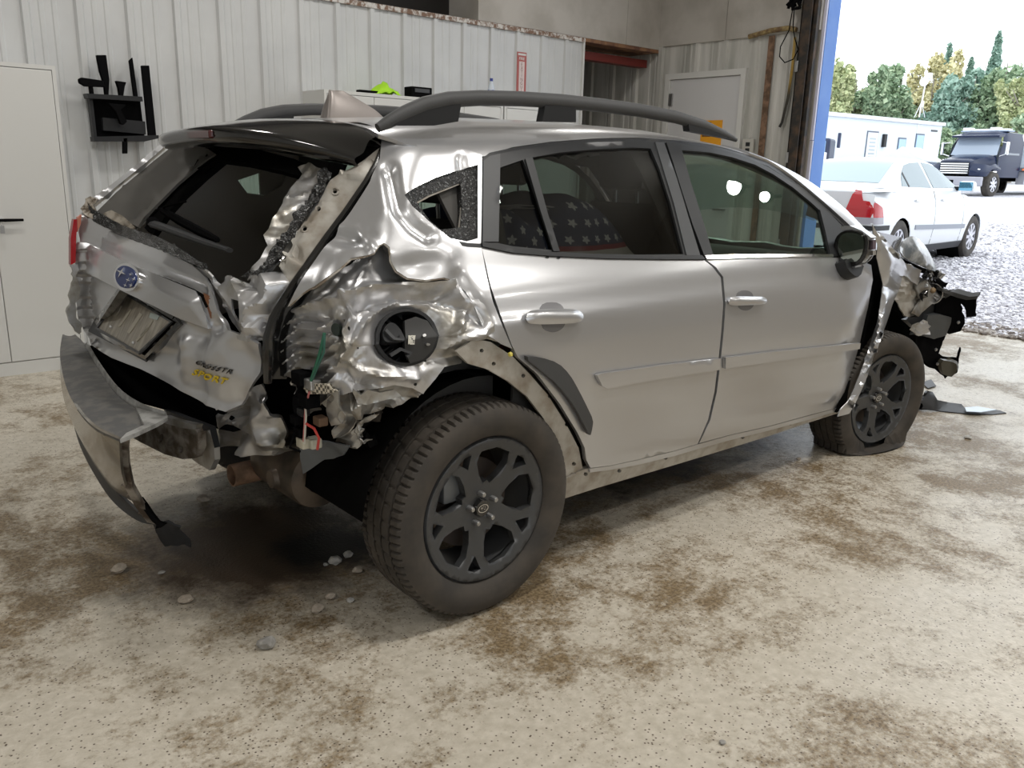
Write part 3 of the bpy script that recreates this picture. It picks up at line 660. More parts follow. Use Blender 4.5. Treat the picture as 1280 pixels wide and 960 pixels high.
# roof-side weather strip above the doors
panel('drip_strip', [(602, 198), (612, 191), (640, 185), (690, 178), (745, 174), (800, 173), (850, 176), (890, 181.5), (930, 193), (960, 204), (990, 223.5), (1015, 244), (1035, 261), (1055, 279), (1055, 283), (1035, 265), (1015, 248), (990, 227.5), (960, 208), (930, 197), (890, 185.5), (850, 180), (800, 177), (745, 178), (690, 182), (640, 189), (612, 195), (603, 202)], skin(-.001), M['trim'], car, step=7, thick=.012)
# door trims
for par, pts in ((rd, [(742, 468), (748, 466), (820, 456), (897, 447), (896, 461), (830, 471), (755, 484), (749, 481)]), (fd, [(903, 446), (960, 439), (1020, 433), (1072, 428), (1071, 435), (1020, 443), (960, 451), (903, 460)])):
    panel('side_moulding', pts, skin(-.016), M['paint'], par, step=7, thick=.014)
M['cup'] = mat('shaded_silver_cup', (.24, .24, .25), .35, .5)  # same silver as the doors; the hollow's shading is painted in as darker grey
def handle(par, cx, cy, s):
    def q(pts): return [(cx+x*s, cy+y*s) for x, y in pts]
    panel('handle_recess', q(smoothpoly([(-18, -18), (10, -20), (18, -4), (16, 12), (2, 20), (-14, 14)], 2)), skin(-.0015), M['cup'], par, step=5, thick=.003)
    panel('door_handle', q(smoothpoly([(-34, -5), (-26, -8), (10, -8), (34, -8), (36, 0), (30, 6), (0, 8), (-30, 9), (-36, 4)], 2)), skin(-.034, lambda uv: .018*((np.atleast_2d(uv)[:, 1]-cy)/(9*s))**2+.02*np.clip(np.abs(np.atleast_2d(uv)[:, 0]-cx)/(36*s), 0, 1)**4), M['paint'], par, step=4*s, thick=.022)
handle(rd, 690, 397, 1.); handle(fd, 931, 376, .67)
panel('wheel_arch_cladding', smoothpoly([(648, 444), (670, 445), (692, 452), (706, 466), (718, 486), (728, 506), (736, 522), (735, 532), (732, 544), (726, 531), (716, 512), (704, 494), (690, 478), (672, 463)], 1), skin(-.022), M['plast'], rd, step=6, thick=.016)
# sill with clip holes
SILL = [(732, 589), (760, 585), (800, 576), (845, 566), (872, 558), (915, 546), (960, 535), (1015, 520), (1054, 509), (1050, 518), (1010, 531), (960, 548), (915, 562), (860, 579), (800, 597), (750, 612), (704, 627), (702, 610), (712, 600)]
holes = [circle2(c, 2.6, 8) for c in [(721, 593), (735, 595), (777, 591), (835, 574), (931, 548), (990, 531)]]
panel('side_sill', SILL, skin(.012), M['bare'], car, holes, step=7, thick=.02)
panel('sill_edge', [(738, 586), (762, 583), (800, 575), (845, 564), (872, 556), (915, 544), (960, 534), (1015, 519), (1056, 508), (1054, 512), (1015, 524), (960, 539), (915, 550), (872, 562), (845, 570), (800, 581), (762, 588), (738, 591)], skin(.002), M['paint'], car, step=6, thick=.012)
# bare arch flange
FLo = [(575, 440), (598, 424), (618, 428), (645, 446), (668, 470), (690, 496), (712, 532), (728, 562), (733, 588), (712, 600), (704, 627), (700, 625), (704, 600), (703, 580), (697, 552), (684, 525), (664, 498), (640, 478), (614, 463), (590, 456)]
holes = [circle2(c, 2.6, 8) for c in [(607, 439), (622, 456), (659, 471), (692, 497), (713, 533), (722, 582), (719, 597)]]
panel('arch_flange', FLo, skin(.018), M['bare'], car, holes, step=6, thick=.012)
MB().ico(tuple(skin(.0)([(638, 443)])[0]), .009, 1).build('yellow_clip', mat('yellow_clip', (.7, .6, .12), .5), car, True)

# roof: swept around the car axis, so it continues over to the far side
def zroof(): pass
edge_px = [(470, 178), (500, 182), (530, 186), (560, 188), (585, 192), (602, 197), (640, 184), (690, 177), (745, 173), (800, 172), (850, 176), (890, 181), (930, 192), (960, 203), (990, 223), (1015, 243), (1035, 260), (1055, 278), (1075, 297)]
E3 = hull_hit(edge_px); 
ex, ez, ey = E3[:, 0], E3[:, 2], -E3[:, 1]; od = np.argsort(ex); ex, ez, ey = ex[od], ez[od], ey[od]
def roof_shell(x0, x1, nx, na, off=0., zl=None, sgn=None):
    V = []; xs = np.linspace(x0, x1, nx); rr = np.linspace(.05, 1.1, 500)
    for x in xs:
        ze = np.interp(x, ex, ez)+(0 if zl is None else zl); ye = np.interp(x, ex, ey); a0 = math.atan2(ze-1.0, ye)
        for a in np.linspace(a0, PI-a0, na):
            P = np.stack([np.full(500, x), -rr*math.cos(a), 1.0+rr*math.sin(a)], 1); f = hullF(P, True); k = int(np.argmax(f > 0)) or 499
            q = f[k-1]/(f[k-1]-f[k]+1e-12); p = P[k-1]+q*(P[k]-P[k-1]); V.append(p)
    V = np.array(V); V = V-grad(V, lambda p: hullF(p, True))*off
    T = [(i*na+j, (i+1)*na+j, (i+1)*na+j+1, i*na+j+1) for i in range(nx-1) for j in range(na-1)]
    return V, T
V, T = roof_shell(-.17, 1.745, 60, 81)
def wind_shell(x0, x1, nx, ny, off=0.):
    pass
rs = mesh('roof', V, T, paint, car, True); s = rs.modifiers.new('t', 'SOLIDIFY'); s.thickness = .012; s.offset = 1; crisp(rs)
bm = bmesh.new(); bm.from_mesh(rs.data); bmesh.ops.recalc_face_normals(bm, faces=bm.faces)
if sum(f.normal.z for f in bm.faces) < 0: bmesh.ops.reverse_faces(bm, faces=bm.faces)
bm.to_mesh(rs.data); bm.free(); s.offset = -1
V, T = roof_shell(-.16, 1.74, 24, 31, .035, .0); h_ = mesh('headliner', V, T, M['headliner'], car, True)
# A pillars and windscreen: the roof surface carried on down to the bonnet
def front_shell(x0, x1, a_in, a_out, nx, na, off=0.):
    V = []; rr = np.linspace(.05, 1.1, 500)
    for x in np.linspace(x0, x1, nx):
        ze = np.interp(x, ex, ez); ye = np.interp(x, ex, ey); a0 = math.atan2(ze-.9, ye)
        for k in range(na):
            a = a0+(PI/2-a0)*(a_in+(a_out-a_in)*k/(na-1))
            P = np.stack([np.full(500, x), -rr*math.cos(a), .9+rr*math.sin(a)], 1); f = hullF(P, True); q = int(np.argmax(f > 0)) or 499
            t = f[q-1]/(f[q-1]-f[q]+1e-12); V.append(P[q-1]+t*(P[q]-P[q-1]))
    V = np.array(V); V = V-grad(V, lambda p: hullF(p, True))*off
    return V, [(i*na+j, (i+1)*na+j, (i+1)*na+j+1, i*na+j+1) for i in range(nx-1) for j in range(na-1)]
for sg in (1, -1):
    V, T = front_shell(1.73, 2.58, 0, .24, 40, 8); o = mesh('front_pillar', V*np.array([1, sg, 1]), T, paint, car, True); s = o.modifiers.new('t', 'SOLIDIFY'); s.thickness = .02; s.offset = 0; crisp(o)
    V, T = front_shell(1.73, 2.5, 0, .30, 20, 6, .05); mesh('pillar_trim', V*np.array([1, sg, 1]), T, M['darktrim'], car, True)
V, T = front_shell(1.76, 2.60, .24, 1.76, 24, 25, .004); mesh('windscreen', V, T, M['tint'], car, True)

# roof rails and aerial
def rail(sg):
    px = [(472, 160), (486, 152), (505, 142), (530, 131), (560, 124.5), (600, 122.5), (650, 123.5), (700, 126.5), (750, 131.5), (800, 138), (845, 146.5), (880, 157), (905, 168), (920, 175)]
    P = onpl(px, 1, -.56); P[:, 1] = -.56*sg if sg > 0 else .56
    mb = MB(); mb.tube(P, [.012, .018, .021]+[.022]*8+[.02, .016, .008], 12, flat=1.1); o = mb.build('roof_rail', M['plast'], car, True)
    y = P[0, 1]; fx = lambda pts: [(p[0], p[2]) for p in onpl(pts, 1, -.56)]
    MB().prism(fx([(486, 157), (530, 134), (573, 129), (569, 152), (540, 157)]), 'y', y-.016, y+.016).build('rail_foot', M['trim'], o)
    MB().prism(fx([(678, 130), (716, 132), (716, 153), (674, 152)]), 'y', y-.016, y+.016).build('rail_foot', M['trim'], o)
    MB().prism(fx([(856, 150), (880, 158), (910, 174), (858, 164)]), 'y', y-.016, y+.016).build('rail_foot', M['trim'], o)
rail(1); rail(-1)
# aerial fin
rows = []
for q, w in ((0., .036), (.35, .028), (.7, .018), (.95, .007), (1., .002)):
    xa = -.06+.025*q; xb = .20-.18*q**1.3; z = 1.55+.10*q-(.01 if q == 0 else 0)
    rows.append([(xa, 0, z), (xa+.01, -w, z), ((xa+xb)/2, -w*.8, z-.004*(1-q)), (xb, -.002, z-.02*(1-q)*0), (xb, .002, z), ((xa+xb)/2, w*.8, z), (xa+.01, w, z), (xa, 0, z)])
lofted('aerial_fin', rows, mat('warm_silver_fin', (.30, .27, .255), .4, .4), car, 4, 4, 0)

# far side: the same panels mirrored, left undamaged
for nm, OL, pane in (('rear_door', RD, None), ('front_door', FD, None)):
    panel(nm, OL, skin(), paint, car, step=16, thick=.03, flip=True)
panel('window_frame', RFo, skin(-.002), M['frame'], car, (RFq, RFm), step=14, thick=.03, flip=True)
panel('window_frame', FFo, skin(-.002), M['frame'], car, (FFm,), step=14, thick=.03, flip=True)
panel('window_pane', RFm, skin(.006), M['tint'], car, step=20, thick=.003, flip=True)
panel('window_pane', RFq, skin(.006), M['tint'], car, step=20, thick=.003, flip=True)
panel('window_pane', FFm, skin(.006), M['tint'], car, step=20, thick=.003, flip=True)
panel('drip_strip', [(602, 193), (640, 183), (690, 176), (745, 172), (800, 171), (850, 174), (890, 180), (930, 188), (970, 199), (1030, 231), (1030, 243), (1000, 222), (970, 209), (930, 198), (890, 190), (850, 184), (800, 181), (745, 182), (690, 186), (640, 193), (603, 206)], skin(.002), M['trim'], car, step=9, thick=.03, flip=True)
# left quarter panel, built by side position (x, z)
def sidexz(off=0., sg=1):
    def f(q):
        q = np.atleast_2d(q); rr = np.linspace(.2, 1.0, 400); out = []
        for x, z in q:
            P = np.stack([np.full(400, x), rr, np.full(400, z)], 1); g = hullF(P, True); k = int(np.argmax(g > 0)) or 399
            out.append((x, sg*(rr[k]-.002-off), z))
        return np.array(out)
    return f
hq = hull_hit([(505, 245), (535, 225), (597, 208), (597, 300), (560, 297)]); QWIN = [(-.135, 1.325), (.0, 1.372), (.095, 1.40), (.06, 1.30), (-.01, 1.262), (-.085, 1.272)]
ROCK = [(.42, .30), (.42, .46), (.36, .60), (.24, .71), (.0, .77), (-.24, .71), (-.38, .58), (-.44, .46), (-.60, .45)]
LQ = [(-.64, .62), (-.66, .9), (-.64, 1.05), (-.50, 1.16), (-.30, 1.36), (-.18, 1.46), (.0, 1.45), (.16, 1.43), (.13, 1.18), (.16, 1.02), (.30, .78), (.44, .55), (.47, .30)]+ROCK
panel('quarter_panel', LQ, sidexz(), paint, car, (QWIN,), step=.06, thick=.01, eye=(0, 9, 1))
panel('quarter_trim', [(-.56, .62), (-.58, 1.08), (-.30, 1.32), (-.16, 1.45), (.16, 1.43), (.18, .62)], sidexz(.09), M['greytrim'], car, (QWIN,), step=.06, thick=.006, eye=(0, -9, 1))
panel('quarter_pane', QWIN, sidexz(.01), M['tint'], car, step=.08, thick=.003, eye=(0, 9, 1))

# ------------------------------------------------------------------ crushed rear corner
WRK = M['paint_wreck']
def ridge(u, v, pts, w, a):
    d = np.full(len(u), 1e9)
    for (x0, y0), (x1, y1) in zip(pts[:-1], pts[1:]):
        l2 = (x1-x0)**2+(y1-y0)**2; t = np.clip(((u-x0)*(x1-x0)+(v-y0)*(y1-y0))/l2, 0, 1); d = np.minimum(d, np.hypot(u-x0-t*(x1-x0), v-y0-t*(y1-y0)))
    return a*np.exp(-(d/w)**2)
def bump(u, v, c, r, a, ry=None): return a*np.exp(-((u-c[0])/r)**2-((v-c[1])/(ry or r))**2)
qw = [(506, 243), (520, 234), (545, 222), (575, 212), (597, 206), (597, 298), (583, 302), (562, 298), (535, 276), (515, 258)]
fuelc, fr = (521, 420), 40
# upper sheet: clean paint, dished in beside the window, torn off along its lower edge
def dUp(uv):
    uv = np.atleast_2d(np.asarray(uv, float)); u, v = uv[:, 0], uv[:, 1]
    o = ridge(u, v, [(487, 214), (493, 240), (499, 262), (518, 284), (534, 296)], 9, .022)+ridge(u, v, [(508, 272), (535, 303), (560, 318)], 12, -.008)+ridge(u, v, [(478, 225), (482, 262)], 14, -.010)
    o = o+bump(u, v, (440, 296), 26, .026, 11)+ridge(u, v, [(415, 283), (444, 287), (462, 303), (468, 313)], 6, -.010)+bump(u, v, (420, 322), 28, -.004)+bump(u, v, (520, 330), 24, .012, 12)+ridge(u, v, [(578, 225), (576, 198)], 5, .008)
    o = o+.03*np.clip((v-np.interp(u, [350, 400, 436, 470, 500, 570], [350, 326, 300, 292, 318, 330]))/40, 0, 1.2)**2*np.clip((585-u)/20, 0, 1)
    return o+ridge(u, v, [(572, 346), (590, 368), (606, 398), (612, 414)], 7, .012)
QO = [(477, 174), (500, 178), (530, 182), (560, 184), (585, 188), (602, 194), (602, 250), (601, 306), (608, 345), (616, 378), (628, 408), (640, 436), (626, 430), (612, 420), (603, 402), (595, 382), (584, 362), (572, 349), (556, 346), (535, 348), (512, 345), (498, 337), (490, 325), (487, 309), (480, 303), (474, 306), (468, 316), (454, 318), (438, 321), (424, 333), (400, 349), (374, 366), (354, 383), (360, 374), (374, 353), (393, 328), (416, 296), (438, 266), (463, 228), (475, 198)]
qp = panel('quarter_panel', QO, skin(-.0015, dUp), M['paint'], car, (qw,), step=4.2, thick=.004, sharp=44)
panel('torn_edge', strip([(356, 381), (374, 366), (400, 349), (424, 333), (438, 321), (454, 318), (468, 316), (474, 306), (480, 303), (487, 309), (490, 325), (498, 337), (512, 345), (535, 348), (556, 346), (572, 349)], 2.4), skin(.001, dUp), mottle(mat('torn_rusty_edge', (.25, .2, .14), .6), 40, (.48, .45, .40), (.22, .17, .12)), qp, step=3, thick=.005)
# lower sheet: beaten metal lying deeper behind the tear
def dLow(uv):
    uv = np.atleast_2d(np.asarray(uv, float)); u, v = uv[:, 0], uv[:, 1]; S = lambda q: np.clip(q, 0, 1)
    o = .052+.015*S((400-u)/50)+.012*S((360-v)/20)*S((560-u)/20)-.052*S((u-560)/50)*S((450-v)/40)
    o = o+ridge(u, v, [(424, 361), (470, 353), (520, 350), (568, 349)], 5.5, -.040)+ridge(u, v, [(430, 374), (480, 366), (520, 362), (560, 362)], 7, .020)+ridge(u, v, [(352, 388), (380, 374), (424, 361)], 5, -.020)
    o = o+.013*np.sin((v+.45*(u-350)+4*np.sin(u*.11))/17*2*PI)*S((412-u)/18)*S((v-392)/8)
    o = o+bump(u, v, (405, 411), 13, .032)+ridge(u, v, [(432, 372), (440, 392), (424, 412), (430, 440), (412, 462)], 6, -.022)+ridge(u, v, [(506, 366), (470, 392), (440, 425)], 4, -.014)+ridge(u, v, [(448, 378), (470, 372), (484, 384)], 5, .016)
    o = o+ridge(u, v, [(418, 445), (450, 466), (490, 474), (530, 476)], 5, -.016)+ridge(u, v, [(412, 470), (440, 486), (480, 486)], 6, .018)+ridge(u, v, [(556, 372), (585, 384), (604, 402)], 6, .018)+ridge(u, v, [(572, 352), (588, 380), (578, 418)], 5, -.018)+ridge(u, v, [(562, 438), (585, 424), (606, 418)], 5, -.020)+ridge(u, v, [(540, 462), (562, 452), (590, 446)], 6, .014)
    o = o+ridge(u, v, [(372, 465), (392, 458), (408, 470), (400, 486)], 6, -.02)
    dz = np.hypot(u-521, v-420); return o+.02*np.exp(-((dz-40)/7)**2)*S((470-v)/20)
QL = [(348, 376), (372, 350), (400, 330), (424, 312), (440, 302), (470, 294), (482, 288), (494, 304), (504, 324), (535, 330), (572, 332), (590, 352), (606, 382), (618, 412), (628, 428), (612, 424), (603, 426), (597, 440), (590, 458), (568, 462), (556, 478), (541, 497), (528, 490), (505, 486), (480, 492), (450, 494), (425, 498), (410, 500), (398, 486), (388, 505), (372, 530), (362, 520), (352, 496), (341, 472), (337, 445), (338, 415), (340, 398)]
bolt = [circle2(c, 2.3, 8) for c in ((461, 379), (425, 397), (435, 407), (452, 436), (549, 455), (531, 485))]
def rL(uv): return np.full(len(np.atleast_2d(uv)), .0065)
ql = panel('inner_quarter_skin', QL, skin(.0, dLow, rL, 11.), WRK, car, [circle2(fuelc, fr-1.5, 26)]+bolt, step=3.8, thick=.003, sharp=40)
# quarter window: frame full of glass crumbs, pane gone
panel('window_surround', [(504, 243), (520, 232), (545, 220), (575, 210), (599, 204), (600, 303), (583, 304), (561, 300), (535, 279), (514, 260)], skin(.006), M['crumb'], qp, ([(522, 251), (540, 241), (577, 227), (579, 260), (577, 283), (552, 286), (538, 274)],), step=5, thick=.02)
panel('seal_edge', strip([(522, 252), (540, 242), (577, 227), (580, 232), (580, 262), (577, 284)], 2.4), skin(.012), M['bare'], qp, step=3, thick=.006)
panel('lower_moulding', [(545, 298), (562, 300), (584, 304), (602, 305), (602, 310), (584, 309), (566, 306), (548, 302)], skin(-.002), M['trim'], qp, step=5, thick=.012)
# second, deeper layer seen through the tears
panel('inner_quarter', [(350, 360), (440, 300), (500, 320), (600, 360), (612, 420), (560, 455), (520, 500), (470, 530), (400, 560), (345, 520), (336, 420)], skin(.17, rough=.02, rs=7.), M['inner'], car, (circle2((521, 420), 34, 20),), step=9, thick=.004, sharp=30)
# fuel filler
fl = panel('fuel_pocket', circle2(fuelc, fr, 40), skin(.055, lambda uv: np.full(len(np.atleast_2d(uv)), .055)), M['blackpl'], car, step=6, thick=.006)
ff = lambda pts, off, nm, mt, th=.008, st=5: panel(nm, pts, skin(off-.03, lambda uv: np.full(len(np.atleast_2d(uv)), .055)), mt, fl, step=st, thick=th)
ff(strip(circle2(fuelc, fr-1, 33)[:33], 4.5), .03, 'pocket_rim', M['trim'], .04)
ff([(516, 396), (530, 391), (545, 396), (556, 410), (558, 425), (552, 440), (540, 452), (524, 457), (517, 440)], .022, 'inner_door', mat('fuel_door_plastic', (.028, .028, .028), .5), .012)
ff(smoothpoly([(486, 408), (498, 396), (512, 408), (517, 424), (505, 428), (488, 420)], 2), .018, 'filler_cap', M['trim'], .03)
ff(strip([(489, 408), (500, 418), (512, 421)], 3.5), .008, 'cap_handle', M['appl'], .02)
ff(strip([(497, 446), (510, 438), (523, 443), (518, 448)], 4), .012, 'strap', M['appl'], .008, 4)
lab_ = mat('white_label', (.62, .6, .53), .6); m = lab_; b_ = N(m, 'ShaderNodeTexVoronoi'); b_.inputs['Scale'].default_value = 130; tcx = N(m, 'ShaderNodeTexCoord'); L(m, tcx.outputs['Object'], b_.inputs[0]); r = ramp(m, b_.outputs['Distance'], [(.25, (.08, .08, .08)), (.45, (.62, .6, .53))]); L(m, r.outputs[0], m.node_tree.nodes['Principled BSDF'].inputs['Base Color'])
ff([(518, 413), (527, 413), (527, 432), (519, 432)], .012, 'caution_label', lab_, .002, 6)
ff(circle2((539, 413), 2.4, 8), .014, 'clip', M['steel'], .006, 3); ff(circle2((545, 432), 2.6, 8, 1.6), .014, 'clip', M['steel'], .006, 3)

# gap and weather strip between the quarter panel and the tailgate
seam = [(477, 182), (468, 202), (455, 224), (430, 260), (404, 296), (380, 330), (362, 356), (348, 378), (338, 398), (332, 420), (331, 450), (331, 480)]
SP = skin(.014)(seam); o = MB().tube(SP, [.010]*4+[.012]*4+[.014, .016, .017, .012], 10).build('weather_strip', M['gloss'], car, True)
panel('tailgate_channel', strip(seam, 16, 26), skin(.055), M['gloss'], car, step=6, thick=.004)

# tailgate: lower skin with the plate pocket
PK = [(151, 358), (216, 398), (224, 403), (181, 448), (114, 413), (117, 407)]
TG = [(102, 263), (118, 276), (150, 293), (205, 313), (240, 331), (256, 346), (266, 370), (274, 398), (284, 412), (302, 420), (322, 430), (324, 466), (312, 486), (299, 507), (285, 513), (255, 503), (215, 481), (175, 461), (140, 447), (113, 431), (101, 413), (95, 395), (93, 360), (95, 325), (98, 290)]
_tgd_old = interp2([(90, 255, .0), (330, 330, .03), (98, 290, .012), (118, 276, 0), (205, 313, 0), (256, 346, .0), (98, 305, .006), (130, 313, .004), (165, 324, .004), (215, 345, .004), (255, 370, .01),
 (98, 312, -.014), (130, 320, -.018), (165, 332, -.018), (215, 354, -.018), (253, 380, -.012), (95, 343, -.020), (120, 348, -.024), (150, 356, -.026), (190, 380, -.026), (218, 397, -.026), (250, 410, -.018), (262, 408, .0),
 (94, 350, .010), (118, 356, .016), (108, 385, .014), (113, 412, .0), (181, 450, .0), (230, 405, .02), (236, 425, .010), (228, 430, -.004), (220, 445, .012), (250, 418, .03), (262, 420, .016), (270, 405, .028), (300, 425, .012), (322, 432, .03), (322, 465, .012), (245, 440, -.004), (262, 452, .004), (290, 470, .006), (298, 505, .02), (215, 480, .012), (175, 461, .012), (140, 447, .010), (113, 431, .014), (200, 465, -.012), (150, 440, -.006), (270, 490, -.006), (286, 512, .02), (310, 485, .018)])
def tgd(uv):
    uv = np.atleast_2d(np.asarray(uv, float)); u, v = uv[:, 0], uv[:, 1]; S = lambda q: np.clip(q, 0, 1)**2*(3-2*np.clip(q, 0, 1))
    v1 = np.interp(u, [95, 113, 153, 205, 249, 290], [305, 307, 326, 347, 365, 384]); v2 = np.interp(u, [99, 127, 147, 202, 230, 262], [335, 348, 358, 383, 398, 413])
    side_ = S((u-88)/14)*S((262-u)/8); o = (.0*v+.012*(1-S((v-v1)/3))*S((v-v1+15)/7)+.010*S((v-v2)/5))*side_
    for cu, cv, r_, a in ((228, 430, 9, -.020), (229, 445, 9, -.018), (230, 460, 10, -.014), (233, 478, 11, -.010), (206, 446, 16, .016), (190, 438, 14, .008), (250, 420, 15, .022), (262, 455, 26, -.012), (300, 440, 18, .018), (240, 388, 18, .006), (318, 455, 14, .014), (298, 500, 14, .012), (210, 440, 22, .008), (270, 408, 9, .02), (140, 425, 14, -.004)): o = o+a*np.exp(-((u-cu)**2+(v-cv)**2)/r_**2)
    return o-.012*np.clip((v-np.interp(u, [110, 175, 215, 285], [425, 455, 474, 507]))/7, 0, 1)
def tgr(uv): u = np.atleast_2d(uv)[:, 0]; return .004*np.clip((u-225)/60, 0, 1)
tg = panel('tailgate', TG, skin(0, tgd, tgr, 7.), paint, car, (PK,), step=3.6, thick=.012, sharp=34)
panel('plate_garnish', [(97, 309), (101, 305), (113, 306), (153, 326), (205, 347), (246, 364), (252, 374), (258, 394), (261, 411), (230, 399), (202, 384), (147, 358), (127, 348), (97, 335)], skin(-.020, interp2([(90, 300, .012), (110, 312, 0), (150, 340, 0), (200, 360, 0), (245, 380, .0), (262, 412, .018), (97, 335, .012), (255, 370, .016), (95, 340, .01), (180, 320, 0), (180, 400, 0), (270, 420, .02)])), paint, tg, step=4, thick=.03)
panel('garnish_gap', strip([(190, 343), (215, 352), (240, 362), (252, 369), (259, 384)], 3.4), skin(-.001), M['dark'], tg, step=3, thick=.008)
_q = skin(.016)([(152, 364), (213, 402), (173, 441), (120, 410)]); _pc = _q.mean(0)
_pn = np.array([-.87, 0.06, .46]); _pn /= np.linalg.norm(_pn)      # the plate leans forward a little and is flat
def plate_plane(off=0.):
    def f(uv):
        d = rays(uv); o = _pc-_pn*(off-.016); t = ((o-CAM) @ _pn)/(d @ _pn); return CAM+t[:, None]*d
    return f
pkt = panel('plate_pocket', [(146, 350), (222, 396), (226, 404), (182, 452), (110, 414)], plate_plane(.035), M['trim'], tg, step=10, thick=.004)
panel('pocket_rim', strip([(216, 397), (151, 358), (117, 408), (115, 413), (181, 447), (223, 404), (217, 398)], 5), skin(.0), M['gloss'], tg, step=4, thick=.03)
pm = mat('smeared_plate', (.4, .37, .3), .4); t = ntex(pm, 7, 3, .5, .8, sc3=(1, 5, 1.2)); r = ramp(pm, t.outputs[0], [(.36, (.24, .215, .175)), (.52, (.34, .31, .255)), (.66, (.44, .41, .35))]); L(pm, r.outputs[0], pm.node_tree.nodes['Principled BSDF'].inputs['Base Color'])
PLq = [(152, 364), (213, 402), (173, 441), (120, 410)]
lp = panel('licence_plate', PLq, plate_plane(.016), pm, tg, step=12, thick=.003)
panel('plate_frame', strip(PLq+[PLq[0]], 3.2), plate_plane(.011), M['appl'], lp, step=6, thick=.006)
for q in ((138, 408), (166, 428)): panel('plate_screw', circle2(q, 1.6, 8), plate_plane(.011), M['chrome'], lp, step=3, thick=.006)
panel('plate_smear', strip([(176, 392), (168, 404), (160, 416)], 4), plate_plane(.0135), mat('plate_smear_pale', (.48, .45, .38), .5), lp, step=5, thick=.002)
for a, b in (((163, 386), (148, 408)), ((190, 400), (176, 420)), ((184, 409), (170, 426)), ((150, 382), (142, 396))): panel('plate_smear', strip([a, ((a[0]+b[0])/2+1, (a[1]+b[1])/2), b], 2.6), plate_plane(.0135), mat('plate_smear_pale', (.44, .41, .34), .5), lp, step=5, thick=.002)
panel('sticker', [(188, 391), (199, 394), (196, 400), (186, 397)], plate_plane(.0132), mat('plate_sticker', (.45, .52, .5), .4), lp, step=5, thick=.002)
# oval badge with six stars
bc = (170, 349.5); ro = .75
bd = panel('badge', circle2(bc, 17, 28, 15, ro), skin(-.030), M['chrome'], tg, step=5, thick=.03)
panel('badge_field', circle2(bc, 13.6, 26, 11.6, ro), skin(-.033), mat('badge_blue', (.010, .03, .15), .35, 0, 0, spec=.25), bd, step=5, thick=.004)
def star(c, r): 
    out = []
    for k in range(8):
        a = k*PI/4+.5; q = r if k % 2 == 0 else r*.22; out.append((c[0]+q*math.cos(a)*1.1, c[1]+q*math.sin(a)))
    return out
for c, r_ in (((165, 345), 6.5), ((174, 354), 3.1), ((177, 348), 2.6), ((181, 353.5), 2.6), ((171, 359), 2.6), ((178, 359.5), 2.6)):
    panel('badge_star', star(c, r_), skin(-.0355), M['chrome'], bd, step=4, thick=.003)
# lettering
def letter(txt, o, ex_, ey_, mt, nm, shear=.3, off=-.006, bold=.004):
    V, F = textmesh(txt, shear, 1., bold); V[:, 0] -= V[:, 0].min(); V[:, 0] /= V[:, 0].max(); V[:, 1] /= .72
    px = np.array(o)+V[:, :1]*np.array(ex_)+V[:, 1:2]*np.array(ey_); P = skin(off, lambda q: tgd(q), tgr, 7.)(px)
    T = orient(P, np.array([f[:3] for f in F]), CAM); a = np.array([f[:3] for f in F]); fl = not np.array_equal(T, a)
    o_ = mesh(nm, P, [f[::-1] if fl else f for f in F], mt, tg); s = o_.modifiers.new('t', 'SOLIDIFY'); s.thickness = .004; s.offset = -1
letter('CROSSTR', (246, 454.5), (46, 12), (1.5, -5.5), M['gloss'], 'model_lettering')
letter('SPORT', (241, 468), (46, 12.5), (2, -8), mat('yellow_lettering', (.62, .45, .02), .4), 'trim_lettering', bold=.010)
# window sill of the tailgate: black crumbs of glass left in the edge
panel('glass_residue', [(112, 256), (119, 264), (150, 281), (175, 290), (205, 300), (228, 313), (256, 331), (258, 338), (240, 330), (205, 314), (150, 294), (118, 278), (112, 268)], skin(-.002, rough=.006, rs=40.), M['crumb'], tg, step=4, thick=.012)
panel('broken_trim_edge', [(103, 263), (110, 251), (116, 248), (126, 252), (118, 258), (121, 266), (118, 276), (108, 270)], skin(-.004, rough=.01, rs=30.), mottle(mat('torn_foam_edge', (.4, .36, .3), .6), 60, (.55, .5, .43), (.12, .09, .06)), tg, step=3.5, thick=.012)
panel('torn_trim', [(120, 262), (132, 256), (146, 263), (160, 276), (158, 280), (140, 274), (125, 268)], skin(.03, rough=.006, rs=20.), mottle(mat('bent_tan_trim', (.4, .36, .3), .5), 30, (.45, .40, .33), (.2, .17, .13)), tg, step=4, thick=.006)
# crumpled inner frame of the tailgate, right side
sq = [(288, 373), (302, 377), (302, 404), (291, 401)]
TI = [(236, 329), (250, 334), (262, 342), (268, 352), (284, 344), (304, 350), (325, 340), (346, 330), (357, 341), (350, 358), (341, 375), (334, 392), (330, 412), (326, 424), (313, 428), (296, 424), (283, 410), (274, 396), (268, 372), (258, 346)]
tid = interp2([(236, 329, .0), (258, 346, .01), (250, 338, -.02), (268, 352, .03), (285, 346, -.01), (304, 352, .03), (325, 342, -.01), (350, 332, .03), (357, 345, .03), (300, 365, -.02), (320, 362, .01), (335, 358, -.012), (275, 385, .03), (284, 380, -.012), (310, 385, -.022), (325, 395, .02), (318, 410, -.02), (306, 408, -.02), (326, 424, .02), (290, 415, .03), (300, 418, -.008), (341, 375, .03), (330, 378, -.01), (270, 360, .0)])
ti = panel('tailgate_frame', TI, skin(.012, tid, .010, 10.), WRK, tg, (sq,), step=3.8, thick=.006, sharp=24)
panel('broken_lamp', [(254, 366), (262, 370), (266, 384), (263, 398), (259, 385)], skin(.0), mat('amber_lens', (.24, .10, .045), .35), tg, step=4, thick=.01)
